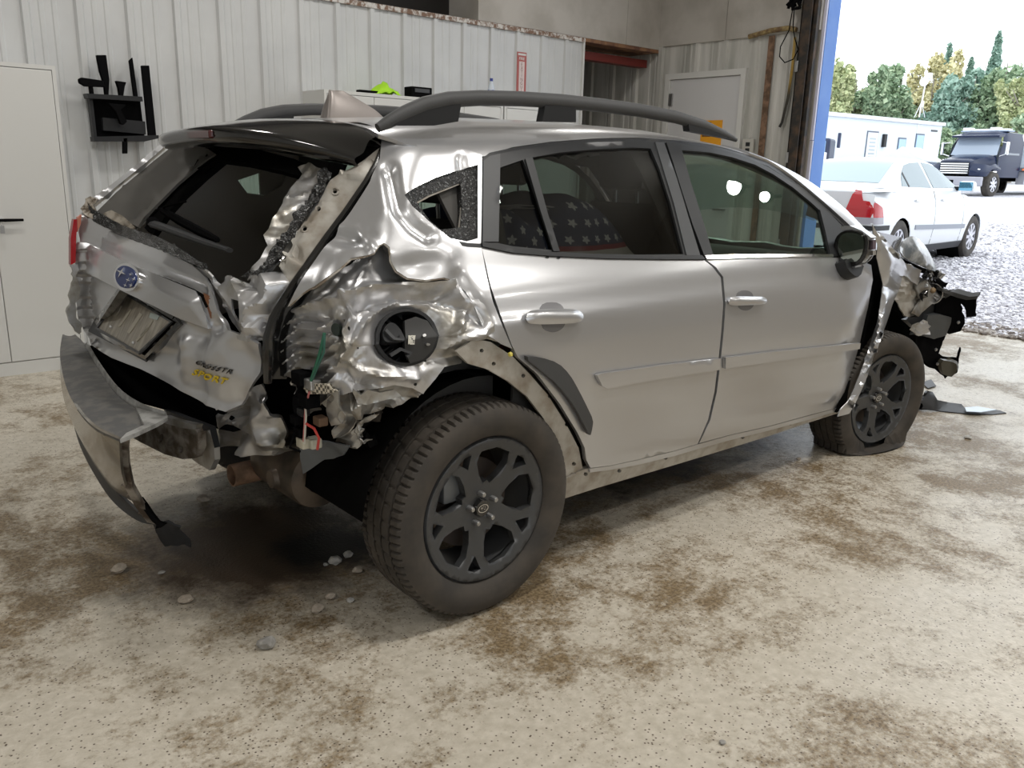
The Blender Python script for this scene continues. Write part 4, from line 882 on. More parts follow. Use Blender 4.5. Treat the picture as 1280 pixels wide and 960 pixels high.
RS = [(368, 203), (383, 199), (397, 205), (404, 218), (404, 236), (392, 255), (378, 276), (362, 300), (348, 320), (335, 334), (320, 343), (303, 345), (311, 330), (322, 318), (333, 305), (327, 291), (334, 283), (338, 268), (350, 250), (353, 240), (363, 226), (374, 212)]
panel('split_inner_skin', RS, skin(.022, None, .013, 9.), WRK, tg, step=3.8, thick=.004, sharp=24)
panel('glass_residue', [(399, 212), (409, 210), (411, 222), (396, 247), (384, 266), (372, 282), (357, 306), (349, 322), (340, 332), (322, 344), (303, 348), (322, 338), (336, 322), (346, 305), (360, 286), (372, 266), (382, 252), (397, 232)], skin(.0, None, .012, 45.), M['crumb'], tg, step=3.2, thick=.014)
BS = [(411, 222), (425, 212), (445, 204), (462, 192), (474, 180), (466, 198), (451, 220), (426, 257), (400, 292), (375, 326), (357, 350), (350, 344), (346, 330), (352, 318), (360, 302), (374, 282), (386, 266), (398, 248)]
panel('frame_strip', BS, skin(.012, interp2([(411, 222, .0), (474, 180, .0), (440, 215, -.01), (454, 222, .02), (400, 262, -.006), (402, 294, .02), (375, 300, -.004), (365, 312, .02), (378, 328, .02), (358, 320, -.012), (350, 340, .02), (350, 325, .0)]), .003, 12.), M['bare'], tg, [circle2(c, 3, 10) for c in [(417, 236), (397, 259), (379, 283), (352.5, 319)]], step=4, thick=.006)
for c in [(417, 236), (397, 259), (379, 283), (352.5, 319)]: panel('clip_hole_rim', strip(circle2(c, 4.2, 17), 1.6), skin(.008), M['bare'], tg, step=2.5, thick=.006)
# left frame of the rear window: outer silver edge and inner grey cover
panel('frame_edge', [(104, 262), (112, 250), (140, 230), (165, 210), (185, 193), (206, 176), (212, 178), (190, 197), (168, 215), (142, 236), (118, 256)], skin(.0), paint, tg, step=6, thick=.02)
panel('frame_cover', [(110, 260), (136, 234), (161, 213), (184, 194), (204, 178), (245, 172), (262, 184), (240, 200), (214, 222), (190, 246), (172, 264), (164, 276), (146, 268)], skin(.03), mat('rear_frame_cover', (.13, .125, .115), .6), tg, step=7, thick=.01)
panel('frame_header', [(206, 181), (245, 172), (300, 174), (360, 188), (398, 204), (384, 214), (340, 202), (300, 194), (262, 190), (240, 203)], skin(.035), M['dark'], tg, step=8, thick=.02)
panel('channel_cover', strip([(262, 182), (238, 202), (212, 226), (190, 250), (172, 276)], 13), skin(.05), M['dark'], tg, step=6, thick=.02)

# rear spoiler: dark gloss wing over the window, swept as aerofoil sections across the car
secs = []
for y, xr_, zr, xf, zf, th in ((.60, -.36, 1.478, -.16, 1.500, .02), (.52, -.455, 1.485, -.15, 1.515, .05), (.30, -.475, 1.50, -.13, 1.537, .06), (.0, -.47, 1.507, -.12, 1.548, .062), (-.25, -.40, 1.492, -.12, 1.538, .06), (-.42, -.31, 1.462, -.13, 1.520, .055), (-.52, -.245, 1.430, -.14, 1.492, .04)):
    secs.append([(xf, y, zf), ((xf+xr_)/2, y, (zf+zr)/2+.012), (xr_+.03, y, zr+.006), (xr_, y, zr-.012), (xr_+.012, y, zr-th*.8), (xr_+.06, y, zr-th), ((xf+xr_)/2+.02, y, (zf+zr)/2-th*.8), (xf, y, zf-th*.6)])
sp = lofted('rear_spoiler', secs, M['gloss'], tg, 3, 5, 0, eye=(-2, -3, 1.6), autosharp=50)
for sl, y0, y1, xr_, z0 in (('brake_lamp', .17, -.02, -.475, 1.482),):
    o = MB().box((xr_-.004, y1, z0-.012), (xr_+.02, y0, z0+.014), .006).build(sl, M['smoke'], sp)
for dx in (-.155, -.235):
    rib = [(-.155+dx+.155, y, 1.558+(dx+.155)*.45-.10*max(0, -y-.2)**1.3-.035*(abs(y)/.52)**3) for y in (-.12, -.25, -.38, -.5)]
# wiper, torn off and lying in the opening
wp = empty('rear_wiper', tuple(lx(-.60)([(195, 275)])[0]), 0); wp.parent = car; XF[wp.name] = Matrix.Translation(wp.location)
wq = lambda pts, x: [tuple(p) for p in onpl(pts, 0, x)]
MB().tube(wq([(192, 280), (215, 288), (250, 301), (287, 313)], -.62), [.02, .02, .017, .011], 8, flat=.6).build('wiper_arm', M['trim'], wp, True)
MB().tube(wq([(203, 263), (225, 276), (255, 292), (272, 300)], -.56), [.011, .015, .014, .009], 6).build('wiper_blade', M['blackpl'], wp)
MB().ico(wq([(191, 279)], -.62)[0], .022, 2).build('wiper_pivot', M['blackpl'], wp, True)
MB().tube(wq([(244, 284), (256, 292), (264, 297)], -.55), .005, 6).build('chip_of_glass', M['steel'], wp)
MB().tube(wq([(187, 272), (195, 263), (210, 257), (232, 252)], -.56), .004, 6).build('hose', M['dark'], wp)
# left tail lamp
panel('tail_lamp', [(96, 274), (101, 274), (99, 295), (98, 328), (92, 331), (92, 298)], lambda uv: onpl(uv, 1, .735)+np.array([-.01, 0, 0]), M['red'], car, step=5, thick=.03)
panel('tail_lamp_top', [(97, 272), (102, 268), (101, 280), (97, 290)], lambda uv: onpl(uv, 1, .73), mat('pale_red_lens', (.6, .22, .15), .2), car, step=4, thick=.02)
panel('crushed_left_corner', [(92, 332), (98, 330), (96, 360), (95, 390), (103, 415), (98, 418), (88, 405), (86, 385), (90, 362)], lambda uv: onpl(uv, 1, .74)-np.array([.02, 0, 0])*np.array([noise.noise(Vector((p[0]*.11, p[1]*.11, 0))) for p in np.atleast_2d(uv)])[:, None], WRK, car, step=4, thick=.02, sharp=25)

# ------------------------------------------------------------------ rear bumper, torn off at the right
def zr_(pts): return np.concatenate([onpl([(u, v)], 2, z) for u, v, z in pts])
bi = [(94, 418, .665), (104, 428, .662), (118, 452, .658), (142, 488, .652), (170, 509, .648), (207, 519, .645)]
bo = [(78, 418, .668), (75, 440, .655), (78, 466, .65), (86, 492, .645), (101, 517, .64), (121, 536, .632), (149, 549, .62)]
bmp = lofted('bumper', [zr_(bi), zr_([(87, 420, .665), (90, 440, .664), (100, 462, .66), (114, 489, .655), (134, 511, .65), (160, 528, .642), (178, 535, .635)]), zr_(bo)], M['ledge'], car, 5, 4, .01)
mid = [(77, 440, .60), (76, 470, .57), (80, 500, .53), (92, 530, .49), (108, 556, .46), (130, 580, .44), (152, 592, .46)]
low = [(80, 470, .46), (84, 500, .44), (92, 528, .40), (104, 556, .36), (122, 586, .32), (142, 612, .28), (164, 626, .27)]
lofted('bumper_face', [zr_(bo), zr_(mid), zr_(low)], M['bumperface'], bmp, 5, 5, .008)
lip = [(80, 486, .40), (90, 524, .36), (101, 560, .315), (119, 595, .27), (142, 628, .23), (172, 651, .19), (194, 656, .18)]
lofted('lower_valance', [zr_([(82, 474, .45), (86, 504, .435), (94, 530, .395), (106, 556, .355), (124, 588, .315), (146, 616, .275), (172, 640, .235)]), zr_(lip)], M['plast'], bmp, 5, 5, .01)
panel('torn_end', [(149, 549), (163, 543), (160, 565), (161, 585), (166, 610), (178, 632), (192, 650), (196, 656), (184, 653), (168, 632), (154, 606), (149, 578)], lz(lin(1, 545, .62, 655, .19)), mottle(mat('torn_bumper_edge', (.2, .18, .15), .5), 16, (.34, .31, .27), (.08, .06, .045)), bmp, step=5, thick=.02, sharp=25)
panel('torn_tip', [(190, 652), (202, 655), (214, 654), (226, 658), (224, 664), (238, 676), (238, 683), (224, 681), (206, 683), (198, 672)], lambda uv: lz(lin(1, 650, .18, 684, .03))(uv)+np.array([[0, 0, .012*noise.noise(Vector((p[0]*.15, p[1]*.15, 0)))] for p in np.atleast_2d(uv)]), M['plast'], bmp, step=4, thick=.008)
panel('hanging_bracket', [(176, 622), (182, 630), (190, 642), (198, 652), (207, 655), (200, 660), (190, 652), (180, 638)], lz(lin(1, 622, .30, 660, .20)), M['blackpl'], bmp, step=4, thick=.02)
lofted('inner_edge', [zr_([(108, 428, .68), (122, 452, .678), (146, 484, .674), (174, 503, .668), (206, 514, .66)]), zr_([(106, 430, .665), (119, 454, .66), (143, 489, .655), (171, 510, .65), (207, 521, .645)]), zr_(bi[1:])], mottle(mat('grey_primer_edge', (.3, .3, .29), .5), 25, (.36, .36, .35), (.2, .2, .19)), bmp, 5, 3, .006)
panel('end_flap', [(170, 509), (207, 519), (206, 512), (210, 521), (196, 529), (170, 541), (150, 549), (158, 541), (180, 531)], lz(.655), mottle(mat('bent_grey_edge', (.3, .3, .3), .5), 25, (.40, .40, .39), (.22, .22, .21)), bmp, step=5, thick=.012)
# what the bumper hid: black absorber, rear sheet metal, crash beam stub
panel('absorber', [(112, 432), (140, 448), (175, 462), (215, 482), (255, 504), (288, 514), (292, 540), (262, 534), (230, 522), (205, 512), (172, 503), (146, 484), (122, 452)], lx(lin(0, 110, -.66, 300, -.52)), M['blackpl'], car, step=9, thick=.03)
RP = [(262, 512), (290, 514), (304, 508), (318, 486), (330, 478), (341, 474), (352, 497), (362, 522), (374, 545), (370, 566), (340, 569), (310, 568), (285, 562), (268, 560), (262, 536)]
rpd = interp2([(262, 512, .0), (285, 520, -.03), (300, 545, .02), (275, 548, .0), (310, 520, .03), (322, 500, -.02), (335, 485, -.03), (348, 505, -.05), (330, 520, -.045), (340, 545, -.05), (318, 540, -.01), (305, 560, -.02), (330, 562, -.01), (356, 530, -.02), (362, 552, -.04), (370, 566, .02), (288, 558, .02), (312, 530, -.03)])
panel('rear_panel', RP, lambda uv: lx(lambda q: np.interp(q[:, 0], [260, 300, 340, 375], [-.53, -.50, -.46, -.40]))(uv)+np.array([1, .5, 0])*(1.5*rpd(uv)+.012*np.array([noise.noise(Vector((p[0]*.07, p[1]*.05, 1))) for p in np.atleast_2d(uv)]))[:, None], WRK, car, step=4, thick=.01, sharp=34, relax=1)
holes_ = [circle2((213, 552), 4.5, 10, 7, .3), circle2((201, 548), 3, 10, 6, .2), circle2((226, 562), 3, 8, 5)]
bst = panel('crash_beam', [(184, 532), (203, 522), (222, 530), (240, 532), (247, 541), (248, 560), (243, 573), (228, 574), (206, 568), (190, 560), (176, 553), (164, 546)], lx(lin(0, 165, -.70, 250, -.62)), mottle(mat('dirty_beam_metal', (.3, .28, .25), .4, .5), 20, (.42, .39, .35), (.16, .13, .10)), car, holes_, step=5, thick=.03, sharp=30)
panel('beam_cap', [(205, 520), (222, 526), (246, 531), (244, 537), (226, 535), (206, 529)], lx(-.69), WRK, bst, step=4, thick=.02)
panel('beam_bracket', [(246, 532), (258, 536), (267, 550), (268, 575), (262, 588), (248, 580), (240, 574), (247, 560)], lx(-.58), M['inner'], bst, step=5, thick=.02, sharp=30)
panel('rear_floor_edge', [(205, 512), (230, 522), (262, 534), (268, 560), (262, 536), (252, 540), (228, 530), (208, 524)], lx(-.6), M['trim'], car, step=6, thick=.02)
panel('lower_quarter', [(402, 492), (418, 484), (440, 488), (470, 484), (505, 478), (530, 486), (541, 497), (524, 512), (502, 522), (484, 530), (458, 536), (430, 543), (408, 556), (396, 562), (391, 542), (396, 516)], skin(.085, interp2([(402, 492, .03), (418, 484, -.02), (440, 500, .02), (455, 512, -.035), (470, 490, .02), (480, 505, -.02), (500, 500, .03), (505, 480, -.01), (524, 505, .0), (541, 497, -.03), (484, 528, .02), (458, 536, -.01), (430, 520, -.03), (410, 530, .03), (430, 543, .01), (396, 562, -.02), (391, 530, .0)]), .008, 14.), M['inner'], car, (circle2((473, 498), 7, 12, 8), [(459, 480), (466, 481), (465, 486), (458, 485)]), step=4, thick=.004, sharp=26)
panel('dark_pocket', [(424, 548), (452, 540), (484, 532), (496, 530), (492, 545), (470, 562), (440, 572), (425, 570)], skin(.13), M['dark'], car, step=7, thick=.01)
panel('pocket_bracket', [(436, 548), (446, 546), (448, 570), (438, 572)], skin(.11, rough=.006, rs=20.), M['inner'], car, step=4, thick=.01)
# wiring, brackets and torn pieces in the corner
wr = empty('wiring', tuple(skin(.1)([(390, 500)])[0]), 0); wr.parent = car; XF[wr.name] = Matrix.Translation(wr.location)
def wire(pts, r, mt, nm='wire', off=.002): MB().tube(skin(off)(pts), r, 6).build(nm, mt, wr, True)
wire([(405, 416), (402, 430), (398, 445), (394, 458), (388, 476)], .0045, mat('green_wire', (.02, .14, .08), .5)); wire([(405, 418), (404, 440), (390, 474)], .0035, mat('teal_wire', (.03, .12, .09), .5))
wire([(386, 490), (381, 508), (380, 530), (379, 552)], .003, mat('pink_wire', (.5, .16, .16), .5)); wire([(382, 530), (392, 536), (398, 548), (396, 562)], .004, mat('red_wire', (.55, .06, .05), .5))
wire([(380, 555), (382, 520), (380, 500)], .003, mat('white_wire', (.6, .58, .52), .5)); wire([(368, 540), (362, 560), (375, 565)], .004, M['blackpl'])
panel('grommet', circle2((406, 410), 8, 16, 8), skin(.045), mat('green_black_grommet', (.02, .03, .025), .5), wr, step=4, thick=.02)
m = mat('woven_pad', (.5, .47, .4), .7); ck = N(m, 'ShaderNodeTexChecker'); ck.inputs['Scale'].default_value = 110; tcx = N(m, 'ShaderNodeTexCoord'); L(m, tcx.outputs['Object'], ck.inputs[0]); ck.inputs[1].default_value = (.62, .57, .47, 1); ck.inputs[2].default_value = (.09, .08, .06, 1); L(m, ck.outputs[0], m.node_tree.nodes['Principled BSDF'].inputs['Base Color'])
panel('woven_pad', [(376, 486), (386, 481), (406, 481), (417, 491), (408, 493), (382, 494)], skin(.008), m, wr, step=5, thick=.012)
for c, mt in (((383, 480), M['steel']), ((372, 474), M['blackpl']), ((378, 502), M['blackpl']), ((376, 558), mat('cream_connector', (.55, .52, .42), .5)), ((386, 560), mat('cream_connector_b', (.5, .5, .42), .5)), ((369, 503), M['blackpl']), ((366, 528), M['blackpl']), ((393, 528), mat('brown_motor', (.13, .08, .05), .5, .4)), ((374, 518), M['trim']), ((371, 545), M['blackpl'])):
    p = skin(.022)([c])[0]; mb = MB(); mb.box(p-np.array([.016, .02, .014])*random.uniform(.8, 1.5), p+np.array([.016, .02, .014])*random.uniform(.8, 1.5), .004); mb.build('connector', mt, wr)
panel('lamp_bracket', [(362, 470), (374, 466), (380, 482), (372, 496), (376, 515), (368, 540), (360, 545), (363, 520), (358, 503), (364, 490)], skin(.03, rough=.01, rs=20.), M['blackpl'], car, step=4, thick=.012, sharp=30)
panel('side_bracket', [(396, 490), (412, 492), (412, 512), (422, 524), (416, 536), (400, 540), (394, 520)], skin(.04, rough=.006, rs=18.), M['inner'], car, (circle2((400, 502), 5, 12),), step=4, thick=.006, sharp=30)
panel('wheelhouse_side', [(412, 500), (430, 492), (455, 508), (490, 512), (512, 520), (520, 540), (480, 560), (430, 572), (395, 572), (390, 556), (404, 540)], skin(.20, rough=.015, rs=9.), M['under'], car, step=7, thick=.006, sharp=30)
panel('torn_arch_lip', [(396, 560), (430, 550), (460, 540), (482, 530), (492, 528), (478, 540), (450, 554), (425, 566), (452, 574), (482, 562), (466, 574), (420, 582), (392, 572)], skin(.09, rough=.012, rs=16.), M['inner'], car, step=4, thick=.004, sharp=24)
panel('upper_brace', [(432, 490), (455, 500), (468, 492), (486, 496), (506, 492), (514, 500), (492, 506), (470, 512), (448, 512)], skin(.055, rough=.01, rs=14.), M['inner'], car, step=4, thick=.01, sharp=24)
panel('hanging_flap', [(363, 566), (380, 564), (405, 568), (418, 572), (412, 582), (395, 588), (380, 598), (367, 606), (364, 588)], skin(.06, rough=.012, rs=10.), mat('bent_grey_plastic', (.10, .11, .12), .4), car, step=5, thick=.006, sharp=30)
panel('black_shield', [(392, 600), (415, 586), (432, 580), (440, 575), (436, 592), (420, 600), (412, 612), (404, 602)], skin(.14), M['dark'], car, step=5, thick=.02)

# ------------------------------------------------------------------ underside, wheels
o = MB().box((.42, -.74, .25), (2.25, .74, .42)).build('underbody', M['under'], car)
for sg in (1, -1):
    mb = MB(); mb.box((.46, sg*.70-.03, .27), (2.2, sg*.70+.03, .36)); mb.build('underbody_rail', M['under'], car)
mb = MB(); mb.tube([(-.46, -.30, .39), (-.40, -.30, .39)], [.03, .05], 14); 
mb.lathe([(.05, -.42), (.10, -.41), (.105, -.39), (.105, -.12), (.10, -.10), (.05, -.09)], (-.34, 0, .40), 'y', 24); mb.build('silencer', mottle(mat('brown_silencer', (.10, .08, .06), .5, .4), 9, (.13, .10, .075), (.06, .05, .04)), car, True)
MB().lathe([(.034, -.02), (.040, -.02), (.040, .10), (.034, .10)], tuple(lx(-.47)([(296, 593)])[0]), 'x', 20).build('exhaust_tip', M['rust'], car, True)
pp = onpl([(352, 588), (375, 600), (400, 610), (430, 610), (462, 598), (490, 586)], 0, -.28)
MB().tube(onpl([(372, 600), (385, 604), (402, 609), (420, 611), (440, 607), (462, 598), (484, 588)], 0, np.array([-.36, -.34, -.31, -.28, -.24, -.2, -.16])), .026, 12).build('exhaust_pipe', M['rust'], car, True)
MB().tube([(-.08, .7, .33), (-.05, 0, .30), (-.02, -.68, .33)], .035, 10).build('rear_axle_beam', M['under'], car, True)
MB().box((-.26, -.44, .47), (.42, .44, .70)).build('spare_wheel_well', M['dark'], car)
# rear wheelhouse liner (half drum) and front one
def liner(x, z, r, name, y0=-.84, y1=-.50, mt=None):
    V = []; F = []; n = 24
    for k in range(n+1):
        a = .1+(PI-.2)*k/n
        for y in (y0, y1): V.append((x+r*math.cos(a), y, z+r*math.sin(a)))
    for k in range(n): F.append((2*k, 2*k+1, 2*k+3, 2*k+2))
    V.append((x, y1, z)); c = len(V)-1
    for k in range(n): F.append((2*k+1, c, 2*k+3))
    return mesh(name, V, F, mt or M['dark'], car, True)
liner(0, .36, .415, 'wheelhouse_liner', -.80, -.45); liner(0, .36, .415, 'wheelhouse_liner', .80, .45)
liner(2.68, .36, .40, 'wheelhouse_liner', -.78, -.45); liner(2.68, .36, .40, 'wheelhouse_liner', .80, .45)

def tyre_bm(flat=0.):
    """tread with four grooves, cut shoulder blocks and curved sidewalls; axis along y, outer face at -y"""
    W = .1125; prof = []    # (y, r, kind)
    prof += [(-.085, .242, 0), (-.098, .252, 0), (-.110, .275, 0), (-.1155, .300, 0), (-.111, .322, 0), (-.104, .336, 0)]
    tread = [(-.096, .3445, 2), (-.088, .347, 2), (-.072, .3490, 2), (-.066, .3492, 2), (-.0655, .341, 1), (-.058, .341, 1), (-.0575, .350, 3), (-.040, .3505, 3), (-.025, .351, 3), (-.0245, .342, 1), (-.016, .342, 1), (-.0155, .351, 3), (.0, .3515, 3)]
    prof += tread+[(-y, r, k) for y, r, k in tread[-2::-1]]
    prof += [(-y, r, k) for y, r, k in prof[5::-1]]
    n = 4*84; V = []; F = []; m = len(prof)
    for k in range(n):
        for j, (y, r, kd) in enumerate(prof):
            off = 0
            if kd == 2: off = 1 if y < 0 else 2
            if kd == 3: off = int(round(y*60))
            ph = (k+off) % 4
            rr = r-(.010 if kd == 2 and ph == 0 else .0045 if kd == 3 and ((k+off) % 8 == 0) else 0)
            a = 2*PI*k/n; V.append([rr*math.cos(a), y, rr*math.sin(a)])
    for k in range(n):
        for j in range(m-1): F.append((k*m+j, k*m+j+1, ((k+1) % n)*m+j+1, ((k+1) % n)*m+j))
    return np.array(V), F
TV, TF = tyre_bm()
def rim_holes():
    hs = []
    for k in range(5):
        a = PI/2+.42+k*2*PI/5+PI/5
        hs.append([(r*math.cos(a+t), r*math.sin(a+t)) for r, t in ((.083, .17), (.092, -.0), (.083, -.17), (.120, -.36), (.165, -.40), (.198, -.30), (.205, 0), (.198, .30), (.165, .40), (.120, .36))][::-1])
        b = a+PI/5
        hs.append([(r*math.cos(b+t), r*math.sin(b+t)) for r, t in ((.158, 0), (.203, -.135), (.209, 0), (.203, .135))])
    return hs
uvR, TR = tri2d(circle2((0, 0), .236, 60), rim_holes(), .014, .014)
def wheel(x, y, z, sg, nm='wheel', flat=False, rz=0., detail=True, camber=0., spin=0.):
    e = empty(nm, (x, y, z), 0); e.parent = car
    Mx = Matrix.Translation((x, y, z)) @ Matrix.Rotation(rz, 4, 'Z') @ Matrix.Rotation(camber, 4, 'X') @ Matrix.Diagonal((1, -sg if sg > 0 else 1, 1, 1)); XF[e.name] = Matrix.Translation((x, y, z)); A = np.array(Mx)
    tr = lambda V: np.asarray(V) @ A[:3, :3].T+A[:3, 3]
    V = tr(TV)
    if flat:
        lo = V[:, 2] < .05; d = np.clip(.05-V[:, 2], 0, .12); sgn = np.sign(TV[:, 1]); V[:, 1] += sgn*d*.55; V[:, 2] = np.where(V[:, 2] < .05, np.maximum(V[:, 2]*.22+.006, .004), V[:, 2])
    mesh('tyre', V, TF, M['rubber'], e, True, autosharp=28)
    face = np.stack([uvR[:, 0], -.078+.030*np.clip(1-np.hypot(uvR[:, 0], uvR[:, 1])/.21, 0, 1)**1.2-.014*np.clip((np.hypot(uvR[:, 0], uvR[:, 1])-.19)/.045, 0, 1), uvR[:, 1]], 1)
    T = orient(tr(face), TR, CAM if sg < 0 else np.array([0, 9, 0]))
    rm = mesh('rim', tr(face), T.tolist(), M['rim'], e, True, autosharp=40); s = rm.modifiers.new('t', 'SOLIDIFY'); s.thickness = .028; s.offset = -1; b = rm.modifiers.new('b', 'BEVEL'); b.width = .004; b.segments = 2; b.limit_method = 'ANGLE'; b.angle_limit = .7
    def part(name, mb, mt, par=e, sm=True):
        mb.V = [tuple(v) for v in tr(np.array(mb.V))]; return mb.build(name, mt, par, sm)
    part('rim_barrel', MB().lathe([(.243, -.088), (.243, -.080), (.234, -.076), (.218, -.06), (.205, .09), (.195, .09), (.205, -.055)], (0, 0, 0), 'y', 48), M['rim'])
    part('brake_disc', MB().lathe([(.001, .0), (.150, .0), (.150, .015), (.001, .015)], (0, 0, 0), 'y', 36), mat('brake_disc_steel', (.12, .10, .09), .5, .8))
    if detail:
        mb = MB(); mb.box((-.13, -.035, .03), (-.06, .03, .13), .01); part('brake_caliper', mb, mat('grey_caliper', (.18, .19, .20), .5, .5), e)
        for k in range(5):
            a = PI/2+.1+k*2*PI/5; part('lug_nut', MB().lathe([(.001, -.082), (.007, -.081), (.0095, -.076), (.010, -.045)], (.05*math.cos(a), 0, .05*math.sin(a)), 'y', 8), M['steel'], rm)
        part('centre_cap', MB().lathe([(.001, -.070), (.026, -.069), (.030, -.062), (.031, -.045)], (0, 0, 0), 'y', 24), M['gloss'], rm)
        mb = MB(); mb.add([(.021*math.cos(a)*1.0, -.0712, .014*math.sin(a)) for a in np.linspace(0, 2*PI, 20, endpoint=False)]+[(.018*math.cos(a), -.0712, .0115*math.sin(a)) for a in np.linspace(0, 2*PI, 20, endpoint=False)], [(k, (k+1) % 20, 20+(k+1) % 20, 20+k) for k in range(20)])
        for cx, cz, q in ((-.006, .002, .007), (.004, -.004, .0035), (.008, .003, .003), (.010, -.004, .003), (.001, .006, .003)):
            mb.add([(cx+(q if k % 2 == 0 else q*.25)*math.cos(k*PI/4), -.0713, cz+(q if k % 2 == 0 else q*.25)*math.sin(k*PI/4)) for k in range(8)], [tuple(range(8))])
        part('cap_emblem', mb, M['chrome'], rm, False)
    return e
wheel(0, -.776, .352, -1, rz=0)
wheel(0, .776, .352, 1, detail=False)
wheel(2.68, -.778, .277, -1, flat=True, rz=-.17, camber=0.03)
wheel(2.68, .778, .352, 1, detail=False)

# ------------------------------------------------------------------ cabin
mb = MB(); mb.box((.24, -.66, .44), (2.35, .66, .50)); mb.build('cabin_floor', M['darktrim'], car)
mb = MB(); mb.box((-.42, -.40, .70), (.28, .70, .735)); mb.build('cargo_floor', M['dark'], car)
panel('cabin_side_trim', [(.16, .45), (2.38, .45), (2.38, 1.02), (1.4, 1.05), (.16, 1.12)], sidexz(.10, -1), M['darktrim'], car, step=.15, thick=.01, eye=(1, 9, .8))
panel('cabin_side_trim', [(.16, .45), (2.38, .45), (2.38, 1.02), (1.4, 1.05), (.16, 1.12)], sidexz(.10, 1), M['darktrim'], car, step=.15, thick=.01, eye=(1, -9, .8))
panel('quarter_inner_trim', [(-.20, .62), (-.22, 1.05), (-.18, 1.20), (-.05, 1.13), (.14, 1.13), (.16, .62)], sidexz(.20, -1), M['darktrim'], car, step=.1, thick=.01, eye=(1, 9, .8))
for sg in (1, -1):
    for pts in ([(1.02, 1.06), (1.14, 1.06), (1.05, 1.50), (.94, 1.50)], [(.02, 1.15), (.18, 1.12), (.22, 1.45), (-.06, 1.47)]):
        panel('pillar_trim', pts, sidexz(.05, sg), M['greytrim'] if sg > 0 else M['darktrim'], car, step=.1, thick=.012, eye=(.6, -sg*9, 1.2))
def seat(x, y, w, nm, hr=True, back=.62, zs=.70):
    e = empty(nm, (x, y, .5), 0); e.parent = car; XF[e.name] = Matrix.Translation((x, y, .5))
    prof = lambda th: [[(x-.02, y-w, zs-.16), (x-.02, y-w*.9, zs), (x-.02, y, zs-.02), (x-.02, y+w*.9, zs), (x-.02, y+w, zs-.16)]]
    secs = []
    for q, (px, pz) in enumerate([(x-.05, zs-.02), (x+.15, zs), (x+.38, zs+.02), (x+.50, zs), (x+.52, zs-.08)]):
        secs.append([(px, y-w, pz-.14), (px, y-w*.97, pz+.01), (px, y-w*.6, pz-.01), (px, y, pz-.02), (px, y+w*.6, pz-.01), (px, y+w*.97, pz+.01), (px, y+w, pz-.14)])
    lofted('seat_cushion', secs, M['seat'], e, 3, 3, .0, eye=(x, y, 5))
    secs = []
    for q in (0, .12, .4, .7, .92, 1.):
        pz = zs-.05+back*q; px = x-.02-.26*q*back/.62; ww = w*(1-.22*q**2); d = .07*(1-.3*q) if q < 1 else .01
        secs.append([(px-d, y-ww*.8, pz), (px-d*.3, y-ww, pz), (px+d, y-ww*.95, pz), (px+d*.55, y-ww*.5, pz), (px+d*.5, y, pz), (px+d*.55, y+ww*.5, pz), (px+d, y+ww*.95, pz), (px-d*.3, y+ww, pz), (px-d, y+ww*.8, pz), (px-d, y, pz), (px-d, y-ww*.8, pz)])
    lofted('seat_back', secs, M['seat'], e, 3, 3, .0, eye=(x+3, y-3, 1))
    if hr:
        zt = zs-.05+back; xt = x-.02-.26*back/.62
        mb = MB(); mb.box((xt-.06, y-.13, zt+.05), (xt+.03, y+.13, zt+.24), .035); mb.build('headrest', M['seat'], e, True)
        for s_ in (-.06, .06): mb = MB(); mb.tube([(xt, y+s_, zt-.06), (xt-.01, y+s_, zt+.08)], .007, 8); mb.build('headrest_post', M['steel'], e, True)
seat(1.42, -.37, .26, 'front_seat'); seat(1.42, .37, .26, 'front_seat')
seat(.40, -.36, .31, 'rear_seat', back=.58); seat(.40, .36, .31, 'rear_seat', back=.58)
# dashboard, steering wheel
mb = MB(); mb.prism([(2.02, .72), (1.98, .86), (2.02, .97), (2.14, 1.02), (2.42, 1.01), (2.42, .6)], 'y', -.68, .68); mb.build('dashboard', M['darktrim'], car, True)
mb = MB(); mb.box((2.0, -.05, 1.0), (2.03, .16, 1.10), .006); mb.build('centre_screen', M['gloss'], car)
c = Vector((1.86, .37, .96)); mb = MB(); P = []
for k in range(33):
    a = 2*PI*k/32; P.append(c+Vector((.06*math.sin(a), .185*math.cos(a), .175*math.sin(a))))
mb.tube(P, .016, 8, cap=False); mb.tube([c+Vector((.0, -.18, 0)), c, c+Vector((0, .18, 0))], .018, 8); mb.tube([c, c+Vector((.16, 0, -.05))], .03, 8); mb.ico(c, .06, 2, sc=(.5, 1, 1)); mb.build('steering_wheel', M['blackpl'], car, True)
mb = MB(); mb.tube([(1.78, -.12, 1.40), (1.78, .12, 1.40)], .03, 10, flat=.5); mb.build('rear_view_mirror', M['blackpl'], car, True)
mb = MB(); mb.prism([(.95, .5), (.95, .78), (1.35, .80), (2.0, .84), (2.0, .5)], 'y', -.11, .11); mb.build('centre_console', M['darktrim'], car)
mb = MB(); mb.tube(skin(.1)([(652, 302), (660, 306), (668, 312), (678, 313)]), .003, 6); mb.build('loose_trim_cord', mat('tan_cord', (.4, .33, .25), .6), car)
